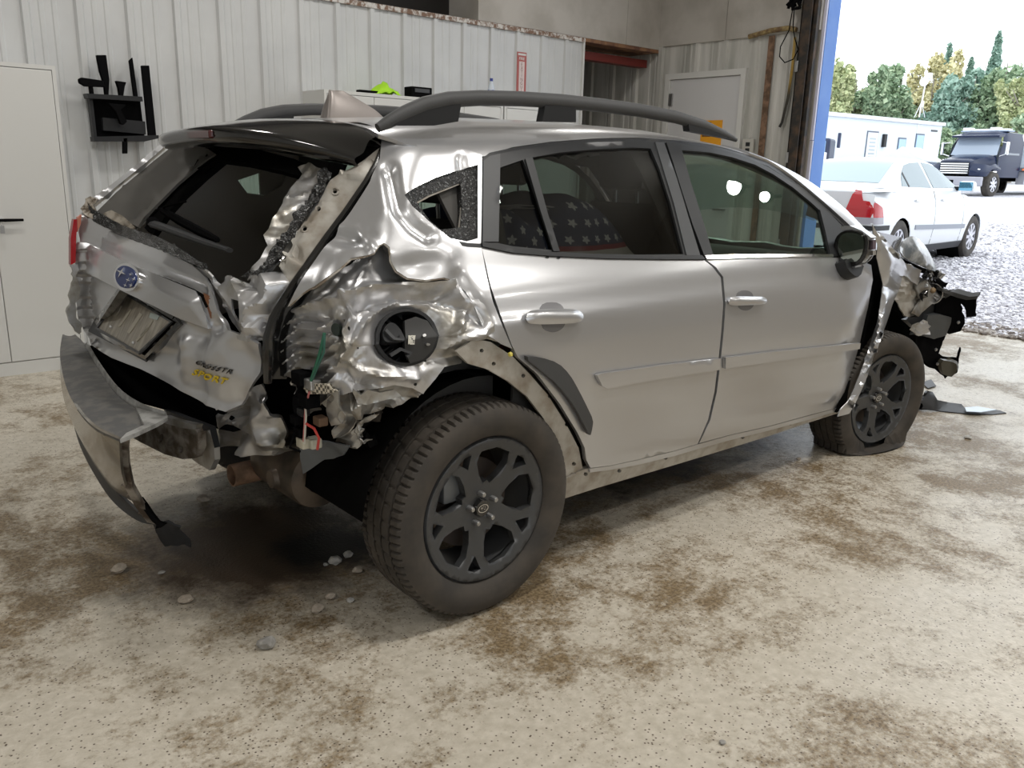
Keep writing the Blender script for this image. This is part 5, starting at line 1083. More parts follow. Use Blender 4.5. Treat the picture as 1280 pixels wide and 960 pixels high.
# flag blanket over the rear seat (lies in the car: a thing of its own)
m = mat('flag_cloth', (.5, .5, .5), .85); uvn = N(m, 'ShaderNodeUVMap'); sp_ = N(m, 'ShaderNodeSeparateXYZ'); L(m, uvn.outputs[0], sp_.inputs[0])
def mth(op, a, b=None, c=None):
    n = N(m, 'ShaderNodeMath', operation=op)
    for i, q in enumerate((a, b, c)):
        if q is None: continue
        if isinstance(q, (int, float)): n.inputs[i].default_value = q
        else: L(m, q, n.inputs[i])
    return n.outputs[0]
U_, V_ = sp_.outputs[0], sp_.outputs[1]
stripe = mth('GREATER_THAN', mth('FRACT', mth('MULTIPLY', V_, 14.)), .5)
stc = mixc(m, stripe, (.55, .51, .46), (.26, .012, .02))
gx, gy = mth('MULTIPLY', U_, 15.), mth('MULTIPLY', V_, 17.)
row = mth('FLOOR', gy); fx = mth('SUBTRACT', mth('FRACT', mth('ADD', gx, mth('MULTIPLY', row, .5))), .5); fy = mth('SUBTRACT', mth('FRACT', gy), .5)
# five pointed star: radius against angle
ang = mth('ARCTAN2', fx, fy); rad = mth('SQRT', mth('ADD', mth('MULTIPLY', fx, fx), mth('MULTIPLY', fy, fy)))
seg = mth('ABSOLUTE', mth('SUBTRACT', mth('FRACT', mth('ADD', mth('MULTIPLY', ang, 5/(2*PI)), 5.5)), .5))
lim = mth('ADD', mth('MULTIPLY', mth('SUBTRACT', .5, seg), -.30), .28)
starm = mth('LESS_THAN', rad, lim)
cant = mixc(m, starm, (.022, .03, .075), (.55, .54, .52))
iscant = mth('GREATER_THAN', V_, 1.125); L(m, mixc(m, iscant, stc, cant), m.node_tree.nodes['Principled BSDF'].inputs['Base Color'])
nx, ny = 60, 44; V = []; uvs = []
ridge = gsm([.10, .22, .38, .50, .66, .84, 1.0, 1.12], [1.02, 1.14, 1.27, 1.20, 1.31, 1.27, 1.13, .95], .02)
for i in range(nx+1):
    for j in range(ny+1):
        x = .12+.98*i/nx; q = j/ny; y = -.655+.80*q
        fall = min(1, q/.28); top = float(ridge(x+.12*(q-.3))); z = .80+(top-.80)*(1-(1-fall)**2.2)-.10*max(0, q-.5)
        w_ = .016*noise.noise((x*6, y*6, 1))+.010*noise.noise((x*13, y*13, 4)); V.append((x, y-.5*w_, z+w_)); uvs.append((x+.3*y, z+w_+max(0, .58-x)*.5))
Fq = [(i*(ny+1)+j, (i+1)*(ny+1)+j, (i+1)*(ny+1)+j+1, i*(ny+1)+j+1) for i in range(nx) for j in range(ny)]
fb = mesh('flag_blanket', V, Fq, m, None, True, loc=(.5, -.2, .8)); ul = fb.data.uv_layers.new(name='UVMap')
for lo_ in fb.data.loops: ul.data[lo_.index].uv = uvs[lo_.vertex_index]
s = fb.modifiers.new('t', 'SOLIDIFY'); s.thickness = .006; s.offset = 1
tag(fb, 'stars and stripes blanket bunched up on the rear seat inside the wrecked car', 'blanket')

# ------------------------------------------------------------------ door mirror
mr = empty('door_mirror', (2.1, -.9, 1.05), 0); mr.parent = car; XF[mr.name] = Matrix.Translation((2.1, -.9, 1.05))
MG = smoothpoly([(1048, 292), (1060, 286), (1078, 290), (1085, 297), (1084, 318), (1076, 331), (1064, 334), (1050, 330), (1044, 318), (1043, 302)], 1)
XM = lambda uv: 2.10+.10*np.clip((np.atleast_2d(uv)[:, 0]-1043)/42, 0, 1)*0+0*uv[:, 0]
base = lx(2.10)(MG); cy, cz = base[:, 1].mean(), base[:, 2].mean()
rows = []
for k, sc_ in ((-.012, .96), (.0, 1.), (.05, 1.02), (.11, .93), (.15, .70), (.165, .25), (.168, .01)):
    R_ = base.copy(); R_[:, 1] = cy+(R_[:, 1]-cy)*sc_+k*.10; R_[:, 2] = cz+(R_[:, 2]-cz)*sc_; R_[:, 0] = 2.10+k; rows.append(np.concatenate([R_, R_[:1]]))
lofted('mirror_housing', rows, M['gloss'], mr, 1, 3, 0, eye=(1, -4, 1), autosharp=50)
panel('mirror_bezel', MG, lx(2.092), M['gloss'], mr, step=6, thick=.006)
mm = mat('mirror_glass', (.62, .68, .62), .02, 1.); panel('mirror_pane', smoothpoly([(1051, 294), (1060, 290), (1076, 293), (1080, 299), (1079, 314), (1073, 326), (1064, 328), (1053, 325), (1048, 316), (1047, 304)], 1), lx(2.086), mm, mr, step=6, thick=.003)
panel('chrome_edge', strip([(1043, 318), (1048, 329), (1063, 335), (1076, 332)], 2.2), lx(2.088), M['chrome'], mr, step=4, thick=.008)
panel('mirror_cap', [(1050, 283), (1062, 282), (1077, 288), (1089, 297), (1085, 300), (1078, 293), (1064, 287), (1052, 288)], lx(2.10), M['paint'], mr, step=4, thick=.05)
panel('cap_trim', [(1081, 313), (1091, 313), (1091, 319), (1082, 319)], lx(2.13), M['chrome'], mr, step=4, thick=.03)
panel('signal_lamp', [(1083, 300), (1091, 300), (1091, 312), (1084, 312)], lx(2.13), mat('dark_signal_lens', (.10, .07, .09), .2), mr, step=4, thick=.03)
panel('mirror_foot', smoothpoly([(1042, 326), (1055, 331), (1068, 334), (1066, 346), (1058, 350), (1048, 344)], 1), skin(-.05), M['trim'], mr, step=4, thick=.05)
panel('mirror_sail', [(1024, 262), (1036, 268), (1050, 283), (1062, 300), (1062, 318), (1037, 318), (1031, 290)], skin(-.004), M['trim'], car, step=6, thick=.02)

# ------------------------------------------------------------------ crushed front end
yF = lambda uv: np.interp(np.atleast_2d(uv)[:, 0], [1040, 1062, 1100, 1132, 1150, 1165, 1190, 1225], [-.89, -.885, -.855, -.78, -.78, -.80, -.86, -1.0])
def fl_(off=0., rough=0., rs=9., disp=None):
    def f(uv):
        uv = np.atleast_2d(np.asarray(uv, float)); y = yF(uv)+off
        if disp is not None: y = y+disp(uv)
        P = onpl(uv, 1, y)
        if rough: P = P+np.array([0, 1., 0])*np.array([rough*(noise.noise(Vector(p)*rs)+.6*(1-2*abs(noise.noise(Vector(p)*rs*1.9)))) for p in P])[:, None]
        return P
    return f
fw = empty('front_wing', (2.6, -.75, .7), 0); fw.parent = car; XF[fw.name] = Matrix.Translation((2.6, -.75, .7))
FN = [(1091, 281), (1096, 290), (1104, 295), (1112, 304), (1122, 317), (1131, 328), (1134, 337), (1129, 345), (1123, 363), (1117, 378), (1111, 398), (1103, 420), (1096, 440), (1090, 455), (1083, 473), (1076, 490), (1068, 508), (1062, 517), (1048, 521), (1051, 512), (1060, 503), (1068, 485), (1076, 465), (1083, 445), (1090, 425), (1096, 405), (1101, 380), (1104, 358), (1100, 338), (1096, 322), (1097, 305), (1092, 298)]
fnd = interp2([(1091, 281, .0), (1105, 300, -.03), (1131, 330, -.0), (1115, 325, -.05), (1112, 345, -.02), (1123, 363, .03), (1104, 358, .02), (1108, 380, -.02), (1095, 430, -.015), (1085, 445, .03), (1075, 490, .0), (1050, 515, .03), (1100, 345, .01), (1111, 398, .04), (1101, 320, -.01)])
panel('wing_skin', FN, fl_(-.03, .003, 8, fnd), M['paint'], fw, step=4, thick=.005, sharp=30)
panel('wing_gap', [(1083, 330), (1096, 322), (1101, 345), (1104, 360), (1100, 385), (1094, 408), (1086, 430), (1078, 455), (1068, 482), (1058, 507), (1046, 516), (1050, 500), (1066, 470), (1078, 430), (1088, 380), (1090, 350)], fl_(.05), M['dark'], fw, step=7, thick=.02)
panel('inner_wing', [(1120, 350), (1131, 342), (1146, 350), (1158, 366), (1166, 376), (1156, 388), (1143, 398), (1131, 395), (1126, 380), (1116, 372)], fl_(.02, .02, 10), M['bare'], fw, step=4, thick=.006, sharp=26)
panel('inner_wing_cap', [(1128, 328), (1142, 332), (1152, 338), (1150, 352), (1146, 356), (1134, 346), (1124, 342)], fl_(-.0, .015, 14), WRK, fw, step=4, thick=.006, sharp=26)
panel('wing_brace', [(1146, 358), (1158, 350), (1168, 362), (1176, 374), (1166, 380), (1148, 396), (1142, 392), (1152, 376)], fl_(.0, .01, 10), M['inner'], fw, step=4, thick=.01, sharp=26)
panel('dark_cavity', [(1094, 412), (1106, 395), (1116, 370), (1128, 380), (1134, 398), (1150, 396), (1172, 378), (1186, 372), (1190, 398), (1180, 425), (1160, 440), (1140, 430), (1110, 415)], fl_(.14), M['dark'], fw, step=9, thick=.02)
panel('cooling_pack', [(1133, 400), (1150, 394), (1172, 374), (1178, 380), (1170, 392), (1160, 404), (1144, 410)], fl_(.01), M['trim'], fw, step=5, thick=.03)
bn = empty('bonnet', (2.7, -.4, .95), 0); bn.parent = car; XF[bn.name] = Matrix.Translation((2.7, -.4, .95))
panel('bonnet_edge', [(1098, 290), (1112, 293), (1128, 297), (1124, 312), (1127, 322), (1133, 326), (1122, 318), (1110, 302)], fl_(.03), M['gloss'], bn, step=4, thick=.03)
V = []; Fh = []
for i in range(13):
    for j in range(13):
        a, b = i/12, j/12; x = 2.46+.55*a; y = -.62+1.24*b; V.append((x, y, 1.035-.20*a**1.4+.05*math.sin(a*7+b*3)*a+.03*noise.noise((x*5, y*5, 0))))
for i in range(12):
    for j in range(12): Fh.append((i*13+j, (i+1)*13+j, (i+1)*13+j+1, i*13+j+1))
o = mesh('bonnet_skin', V, Fh, M['paint'], bn, True); s = o.modifiers.new('t', 'SOLIDIFY'); s.thickness = .01
mb = MB(); mb.box((2.45, -.60, .42), (3.05, .60, .80), .05); mb.build('engine_block', M['under'], car, True)
hl = empty('headlamp', (2.9, -.6, .8), 0); hl.parent = car; XF[hl.name] = Matrix.Translation((2.9, -.6, .8))
hm = mat('hazy_headlamp_lens', (.2, .22, .25), .12, 0, .5); mottle(hm, 14, (.13, .15, .17), (.42, .45, .49), .4, .66)
HL = smoothpoly([(1124, 312), (1129, 299), (1142, 294), (1153, 302), (1161, 314), (1167, 327), (1172, 340), (1158, 336), (1142, 328), (1130, 322)], 1)
hd = interp2([(1120, 300, .03), (1148, 312, -.03), (1172, 342, .02), (1142, 293, .02), (1130, 324, .0), (1160, 336, -.01), (1176, 320, .05)])
panel('lamp_lens', HL, fl_(-.02, 0, 9, hd), hm, hl, step=4, thick=.006)
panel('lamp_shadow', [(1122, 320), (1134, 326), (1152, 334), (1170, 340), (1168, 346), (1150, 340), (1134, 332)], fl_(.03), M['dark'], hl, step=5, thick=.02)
for k in range(16):
    u, v = random.uniform(1146, 1176), random.uniform(340, 372); p = fl_(random.uniform(.0, .06))([(u, v)])[0]
    mb = MB(); mb.box((-.02, -.012, -.016), (.02, .012, .016), .003); A = Matrix.Translation(p) @ Matrix.Rotation(random.uniform(-2, 2), 4, 'X') @ Matrix.Rotation(random.uniform(-2, 2), 4, 'Y')
    mb.V = [(A @ (Vector(q)*random.uniform(.8, 1.7)))[:] for q in mb.V]; mb.build('lamp_fragment', random.choice([M['chrome'], M['blackpl'], M['steel'], M['gloss']]), hl)
MB().lathe([(.001, .0), (.02, .0), (.055, -.05), (.06, -.05), (.025, .01)], tuple(fl_(.02)([(1170, 366)])[0]), 'x', 20).build('lamp_reflector', M['chrome'], hl, True)
MB().ico(tuple(fl_(.0)([(1166, 363)])[0]), .017, 2).build('bulb_cap', mat('amber_bulb', (.22, .15, .08), .4), hl, True)
fbm = empty('front_bumper', (3.3, -.5, .5), 0); fbm.parent = car; XF[fbm.name] = Matrix.Translation((3.3, -.5, .5))
panel('bumper_skin', [(1174, 362), (1186, 363), (1197, 369), (1210, 373), (1222, 371), (1219, 379), (1221, 396), (1209, 397), (1207, 384), (1202, 379), (1203, 392), (1206, 402), (1202, 414), (1188, 418), (1176, 414), (1170, 400), (1172, 380)], fl_(.0, .012, 12), M['blackpl'], fbm, (circle2((1197.5, 404), 1.8, 8),), step=4, thick=.02, sharp=30)
panel('bumper_top_edge', [(1178, 361), (1198, 367), (1212, 371), (1222, 370), (1221, 374), (1208, 375), (1196, 372), (1178, 365)], fl_(-.02), M['plast'], fbm, step=4, thick=.05)
panel('crash_box', [(1160, 394), (1174, 393), (1190, 397), (1189, 404), (1184, 419), (1168, 424), (1148, 418), (1158, 406)], fl_(-.01, .006, 14), mat('grey_crash_box', (.085, .09, .095), .45, .3), fbm, step=5, thick=.05, sharp=30)
panel('crumpled_foil', [(1138, 412), (1146, 404), (1158, 400), (1166, 408), (1162, 418), (1148, 420)], fl_(-.03, .02, 25), WRK, fbm, step=3.5, thick=.004, sharp=20)
panel('lower_grille', [(1146, 420), (1166, 424), (1183, 420), (1176, 434), (1174, 442), (1182, 447), (1196, 450), (1199, 437), (1201, 438), (1200, 454), (1197, 466), (1190, 471), (1180, 470), (1172, 462), (1164, 460), (1152, 448), (1148, 436)], fl_(.0, .01, 12), M['blackpl'], fbm, step=4, thick=.03, sharp=30)
panel('fog_lamp_bowl', smoothpoly([(1176, 450), (1190, 452), (1197, 456), (1196, 466), (1188, 471), (1178, 468)], 1), fl_(-.03), mat('dirty_fog_bowl', (.06, .055, .04), .4), fbm, step=4, thick=.03)
for q in ((1172, 455), (1198, 403), (1170, 437)): MB().ico(tuple(fl_(-.02)([q])[0]), .010, 1).build('clip', M['steel'], fbm)

# ------------------------------------------------------------------ outside: gravel lot rising gently from the apron
gzx = gsm([5, 6.9, 8.5, 12, 34, 60, 140], [0, -.01, .05, .21, .66, 1.1, 1.6], .6)
def gz(x): return float(gzx(x))
def along(u, v, k): return (CAM+rays([(u, v)])[0]*k)
M['gravelbase'] = mottle(mat('gravel_ground', (.4, .4, .42), .9), 14, (.40, .385, .41), (.74, .73, .76), .38, .64, detail=8)
xs = [6.7, 6.9, 7.4, 8, 9, 10, 11, 12, 14, 17, 21, 26, 34, 45, 60, 90, 140]; ysn = [-60, -20, -8, -3, 0, 2, 4, 6, 9, 14, 22, 40, 90]
V = [(x, y, gz(x)-.03*(x < 6.95)) for x in xs for y in ysn]; m_ = len(ysn)
g = mesh('ground', V, [(i*m_+j, (i+1)*m_+j, (i+1)*m_+j+1, i*m_+j+1) for i in range(len(xs)-1) for j in range(m_-1)], M['gravelbase'], None, True); tag(g, 'pale gravel lot outside the door', kind='structure')
def island_mat(name, stops, rough=.85):
    m = mat(name, stops[0][1], rough); gi = N(m, 'ShaderNodeNewGeometry'); r = ramp(m, gi.outputs['Random Per Island'], stops); L(m, r.outputs[0], m.node_tree.nodes['Principled BSDF'].inputs['Base Color']); return m
M['gravel'] = island_mat('gravel_stones', [(0, (.24, .23, .245)), (.25, (.48, .465, .49)), (.6, (.70, .68, .715)), (1, (.88, .87, .90))])
t_ = (1+5**.5)/2; ICO = np.array([(-1, t_, 0), (1, t_, 0), (-1, -t_, 0), (1, -t_, 0), (0, -1, t_), (0, 1, t_), (0, -1, -t_), (0, 1, -t_), (t_, 0, -1), (t_, 0, 1), (-t_, 0, -1), (-t_, 0, 1)])/math.hypot(1, t_)
ICF = np.array([(0, 11, 5), (0, 5, 1), (0, 1, 7), (0, 7, 10), (0, 10, 11), (1, 5, 9), (5, 11, 4), (11, 10, 2), (10, 7, 6), (7, 1, 8), (3, 9, 4), (3, 4, 2), (3, 2, 6), (3, 6, 8), (3, 8, 9), (4, 9, 5), (2, 4, 11), (6, 2, 10), (8, 6, 7), (9, 8, 1)])
n = 24000; q = rng.random(n)**1.5; X = 6.86+q*13; Y = rng.uniform(-1.0, 1, n)*(1.4+.22*(X-6.8))+(1.05+.34*(X-6.8)); S = rng.uniform(.012, .027, n)*(1+.5*q)
A = rng.uniform(0, 2*PI, n); J = 1+rng.uniform(-.3, .3, (n, 12, 1)); P = ICO[None]*J*np.array([1.25, .9, .62])*S[:, None, None]
c, s = np.cos(A)[:, None], np.sin(A)[:, None]; Px = P[..., 0]*c-P[..., 1]*s; Py = P[..., 0]*s+P[..., 1]*c
Z = gzx(X)+S*.25; V = np.stack([Px+X[:, None], Py+Y[:, None], P[..., 2]+Z[:, None]], -1).reshape(-1, 3)
Fg = (ICF[None]+12*np.arange(n)[:, None, None]).reshape(-1, 3)
o = mesh('gravel', V, Fg.tolist(), M['gravel'], None, kind='stuff'); tag(o, 'loose pale crushed stone covering the lot outside', 'gravel')
M['ballast'] = island_mat('muddy_edge_stones', [(0, (.10, .08, .07)), (.5, (.26, .22, .19)), (1, (.46, .42, .38))])
n = 1400; X = 6.72+rng.random(n)*.55; Y = rng.uniform(-1.4, 3.2, n); S = rng.uniform(.014, .034, n); J = 1+rng.uniform(-.3, .3, (n, 12, 1)); P = ICO[None]*J*np.array([1.2, .95, .62])*S[:, None, None]
V = np.stack([P[..., 0]+X[:, None], P[..., 1]+Y[:, None], P[..., 2]+(np.maximum(gzx(X), 0)+S*.4)[:, None]], -1).reshape(-1, 3)
o = mesh('gravel_edge', V, (ICF[None]+12*np.arange(n)[:, None, None]).reshape(-1, 3).tolist(), M['ballast'], None, kind='stuff'); tag(o, 'dark muddy band of stones along the edge of the concrete', 'gravel')

# ------------------------------------------------------------------ white sedan
SX, SY, SZ, SH = 12.14, 3.25, .21, .05
sed = empty('sedan', (SX, SY, SZ), SH, 'white sedan with red tail lamps parked on the gravel outside', 'car'); SM_ = np.array(XF[sed.name])
def s2w(P): return np.asarray(P) @ SM_[:3, :3].T+SM_[:3, 3]
ws = gsm([.15, .3, .5, .62, .78, .92, 1.0, 1.05, 1.40, 1.55], [.80, .86, .885, .888, .875, .85, .82, .78, .575, .45], .012)
sprof = gsm([-3.9, -3.62, -3.5, -3.1, -2.98, -2.3, -2.0, -1.5, -1.15, -.4, -.2, .4, .75, .95], [.7, .99, 1.035, 1.055, 1.075, 1.385, 1.43, 1.44, 1.405, 1.03, .99, .91, .82, .55], .05)
def sF(P):
    x, y, z = P[..., 0], P[..., 1], P[..., 2]; ay = np.abs(y)
    side = ay-ws(z)+.05*np.clip((-2.8-x)/.9, 0, 1)**2+.10*np.clip((x-.1)/.8, 0, 1)**2
    top = z-sprof(x+.05*(y/.6)**2)+.03*(y/.6)**2; rear = -(x+3.62-.10*(y/.8)**2-.10*np.clip((z-.8)/.3, 0, 1)); front = x-.90+.25*(y/.85)**2
    return smax(smax(smax(side, rear, .08), top, .06), front, .08)
def root(P0, D, F, n=300, r0=.05, r1=1.6):
    P0 = np.atleast_2d(P0); D = np.atleast_2d(D); r = np.linspace(r0, r1, n); f = F(P0[:, None]+r[None, :, None]*D[:, None]); h = f > 0; k = np.where(h.any(1), h.argmax(1), n-1); k = np.clip(k, 1, n-1); i = np.arange(len(P0))
    q = np.clip(f[i, k-1]/(f[i, k-1]-f[i, k]+1e-12), 0, 1); return P0+(r[k-1]+q*(r[k]-r[k-1]))[:, None]*D
def sside(sg, off=0.):
    def f(q): q = np.atleast_2d(q); P = root(np.stack([q[:, 0], 0*q[:, 0], q[:, 1]], 1), np.tile([0, sg, 0], (len(q), 1)), sF); P[:, 1] += sg*off; return s2w(P)
    return f
def stop_(off=0.):
    def f(q): q = np.atleast_2d(q); P = root(np.stack([q[:, 0], q[:, 1], 0*q[:, 0]+.5], 1), np.tile([0, 0, 1], (len(q), 1)), sF); P[:, 2] += off; return s2w(P)
    return f
def srear(off=0.):
    def f(q): q = np.atleast_2d(q); P = root(np.stack([0*q[:, 0]-2.6, q[:, 0], q[:, 1]], 1), np.tile([-1, 0, 0], (len(q), 1)), sF); P[:, 0] -= off; return s2w(P)
    return f
WP = M['white_paint']; eyeS = lambda sg: s2w([[-1, sg*9, 1]])[0]
def arch(cx, r=.345): return [(cx+r*math.cos(a), .32+r*math.sin(a)) for a in np.linspace(-.35, PI+.35, 15)]
body_side = [(.72, .25), (.86, .40), (.88, .62), (.80, .80), (.3, .90), (-.2, .97), (-.5, 1.0), (-1.2, 1.0), (-2.2, 1.02), (-2.75, 1.03), (-3.0, 1.04), (-3.45, 1.0), (-3.55, .9), (-3.58, .5), (-3.3, .28)]
RA = arch(-2.715); FA = arch(0.)
OUT = body_side+[(-3.06, .22)]+RA[::-1]+[(-2.36, .20), (-.36, .20)]+FA[::-1]+[(.36, .22)]
for sg in (-1, 1): panel('body_side', OUT, sside(sg), WP, sed, step=.12, thick=.01, eye=eyeS(sg), bstep=.1)
na = 33; V = []; xsS = np.concatenate([np.linspace(-3.60, .86, 70)])
for x in xsS:
    a = np.linspace(.10, PI-.10, na); zc_ = .93 if x < -.3 else .80
    V.append(root(np.stack([np.full(na, x), np.zeros(na), np.full(na, zc_-.02)], 1), np.stack([0*a, -np.cos(a), np.sin(a)], 1), sF, r0=.0))
V = s2w(np.concatenate(V)); nx_ = len(xsS)
mesh('upper_body', V, [(i*na+j, (i+1)*na+j, (i+1)*na+j+1, i*na+j+1) for i in range(nx_-1) for j in range(na-1)], WP, sed, True)
panel('rear_body', [(-.80, .3), (.80, .3), (.84, .6), (.80, .95), (.6, .99), (-.6, .99), (-.80, .95), (-.84, .6)], srear(.004), WP, sed, step=.14, thick=.01, eye=s2w([[-9, 0, 1]])[0])
panel('boot_panel', [(-.52, .70), (.52, .70), (.56, .98), (-.56, .98)], srear(.010), mat('shaded_silver_boot', (.60, .60, .62), .3, .2), sed, step=.12, thick=.006, eye=s2w([[-9, 0, 1]])[0])
panel('bumper_strip', [(-.84, .52), (.84, .52), (.84, .58), (-.84, .58)], srear(.014), M['trim'], sed, step=.12, thick=.012, eye=s2w([[-9, 0, 1]])[0])
for sg in (-1, 1):
    f_ = sside(sg, .006)
    panel('side_bumper_strip', [(-3.56, .52), (-3.10, .52), (-3.10, .58), (-3.56, .58)], f_, M['trim'], sed, step=.1, thick=.01, eye=eyeS(sg))
    panel('rear_side_window', [(-2.62, 1.06), (-2.5, 1.20), (-2.28, 1.325), (-2.05, 1.36), (-1.72, 1.375), (-1.66, 1.04)], f_, M['sky_glass'], sed, step=.12, thick=.006, eye=eyeS(sg))
    panel('front_side_window', [(-1.58, 1.04), (-1.63, 1.375), (-1.35, 1.36), (-1.12, 1.30), (-.78, 1.12), (-.66, 1.04)], f_, M['sky_glass'], sed, step=.12, thick=.006, eye=eyeS(sg))
    panel('window_divider', [(-2.42, 1.055), (-2.38, 1.055), (-2.42, 1.24), (-2.46, 1.22)], sside(sg, .010), M['trim'], sed, step=.1, thick=.006, eye=eyeS(sg))
    panel('side_moulding', [(-2.28, .50), (-.42, .46), (-.42, .52), (-2.28, .56)], sside(sg, .012), mat('grey_side_moulding', (.28, .30, .34), .5), sed, step=.12, thick=.012, eye=eyeS(sg))
    panel('sill', [(-2.36, .18), (-.36, .18), (-.36, .27), (-2.36, .27)], sside(sg, .012), M['trim'], sed, step=.12, thick=.012, eye=eyeS(sg))
    for xh in (-2.25, -1.32): panel('door_handle', [(xh-.09, .865), (xh+.09, .865), (xh+.09, .895), (xh-.09, .895)], sside(sg, .03), WP, sed, step=.06, thick=.02, eye=eyeS(sg))
    for xl in (-1.62, -.52): panel('door_gap', [(xl-.005, .28), (xl+.005, .28), (xl+.005, 1.0), (xl-.005, 1.0)], sside(sg, .001), M['appl'], sed, step=.1, thick=.002, eye=eyeS(sg))
    LR = srear(.012); SD = sside(sg, .010)
    o = panel('tail_lamp', [(sg*.50, .68), (sg*.81, .68), (sg*.80, .80), (sg*.70, .87), (sg*.64, 1.0), (sg*.56, 1.01)], LR, M['red'], sed, step=.06, thick=.02, eye=s2w([[-9, 0, 1]])[0])
    panel('tail_lamp_side', [(-3.585, .68), (-3.30, .68), (-3.33, .80), (-3.46, .86), (-3.57, .90)], SD, M['red'], sed, step=.06, thick=.02, eye=eyeS(sg))
    panel('lamp_base', [(-3.55, .60), (-3.29, .60), (-3.30, .68), (-3.55, .68)], SD, mat('grey_lamp_base', (.35, .34, .37), .3), sed, step=.06, thick=.02, eye=eyeS(sg))
    panel('lamp_base', [(sg*.50, .60), (sg*.82, .60), (sg*.81, .68), (sg*.50, .68)], LR, mat('grey_lamp_base', (.35, .34, .37), .3), sed, step=.06, thick=.02, eye=s2w([[-9, 0, 1]])[0])
    mrr = empty('wing_mirror', tuple(s2w([[-.72, sg*.95, 1.06]])[0])); mrr.parent = sed; mrr.location = (-.72, sg*.95, 1.06); XF[mrr.name] = Matrix(SM_) @ Matrix.Translation((-.72, sg*.95, 1.06))
    mb = MB(); mb.box((-.80, sg*.95-.11, .99), (-.66, sg*.95+.11, 1.14), .05); mb.V = [tuple(v) for v in s2w(mb.V)]; mb.build('mirror_shell', WP, mrr, True)
    mb = MB(); mb.box((-.812, sg*.95-.09, 1.005), (-.80, sg*.95+.09, 1.125), .004); mb.V = [tuple(v) for v in s2w(mb.V)]; mb.build('mirror_pane', mat('sky_mirror', (.25, .55, .75), .05, .9), mrr)
    mb = MB(); mb.box((-.76, sg*.80-.06, 1.0), (-.69, sg*.80+.06, 1.06), .01); mb.V = [tuple(v) for v in s2w(mb.V)]; mb.build('mirror_arm', M['trim'], mrr)
panel('rear_window', [(-2.93, -.60), (-2.93, .60), (-2.45, .53), (-2.26, .50), (-2.26, -.50), (-2.45, -.53)], stop_(.006), mat('sedan_rear_glass', (.30, .40, .43), .1, 0, .4), sed, step=.1, thick=.006, eye=s2w([[-6, 0, 6]])[0])
panel('windscreen', [(-.50, -.62), (-.50, .62), (-1.10, .50), (-1.10, -.50)], stop_(.006), M['sky_glass'], sed, step=.1, thick=.006, eye=s2w([[6, 0, 6]])[0])
def simple_wheel(par, Mx, x, y, r, w, sg, rimcol, spokes=7):
    e = empty('wheel', (x, y, r)); e.parent = par; XF[e.name] = Mx @ Matrix.Translation((x, y, r)); A = np.array(XF[e.name]); T = lambda mb: setattr(mb, 'V', [tuple(v) for v in np.array(mb.V) @ A[:3, :3].T+A[:3, 3]]) or mb
    mb = MB(); k = r/.32; mb.lathe([(.20*k, -w*.9), (.235*k, -w), (.28*k, -w), (.31*k, -w*.8), (.32*k, -w*.3), (.32*k, w*.3), (.31*k, w*.8), (.28*k, w), (.2*k, w)], (0, 0, 0), 'y', 40); T(mb).build('tyre', M['rubber'], e, True)
    hs = [[(q*k*math.cos(a+t), q*k*math.sin(a+t)) for q, t in ((.07, 0), (.15, -.62*PI/spokes), (.18, -.55*PI/spokes), (.18, .55*PI/spokes), (.15, .62*PI/spokes))] for a in [2*PI*i/spokes for i in range(spokes)]]
    uv, TT = tri2d(circle2((0, 0), .205*k, 36), hs, .03*k); V = np.stack([uv[:, 0], np.full(len(uv), sg*w*.82), uv[:, 1]], 1) @ A[:3, :3].T+A[:3, 3]
    TT = orient(V, TT, A[:3, 3]+A[:3, :3] @ np.array([0, sg*9, 0])); o = mesh('rim', V, TT.tolist(), rimcol, e); s_ = o.modifiers.new('t', 'SOLIDIFY'); s_.thickness = .03
    mb = MB(); mb.lathe([(.001, 0), (.2*k, 0)], (0, sg*w*.3, 0), 'y', 24); T(mb).build('hub_back', M['dark'], e)
    mb = MB(); mb.lathe([(.001, sg*w*.95), (.03*k, sg*w*.93), (.035*k, sg*w*.8)], (0, 0, 0), 'y', 16); T(mb).build('hub_cap', rimcol, e, True)
    return e
M['silver_rim'] = mat('silver_alloy', (.62, .62, .66), .3, .6)
for x in (0, -2.715):
    for sg in (-1, 1): simple_wheel(sed, Matrix(SM_), x, sg*.78, .32, .10, sg, M['silver_rim'], 9)
mb = MB(); mb.box((-3.3, -.72, .2), (.6, .72, .5)); mb.V = [tuple(v) for v in s2w(mb.V)]; mb.build('underbody', M['dark'], sed)
for x in (0, -2.715):
    for sg in (-1, 1):
        mb = MB(); mb.lathe([(.001, sg*.5), (.37, sg*.5), (.37, sg*.82)], (x, 0, .32), 'y', 28); mb.V = [tuple(v) for v in s2w(mb.V)]; mb.build('wheel_well', M['dark'], sed, True)

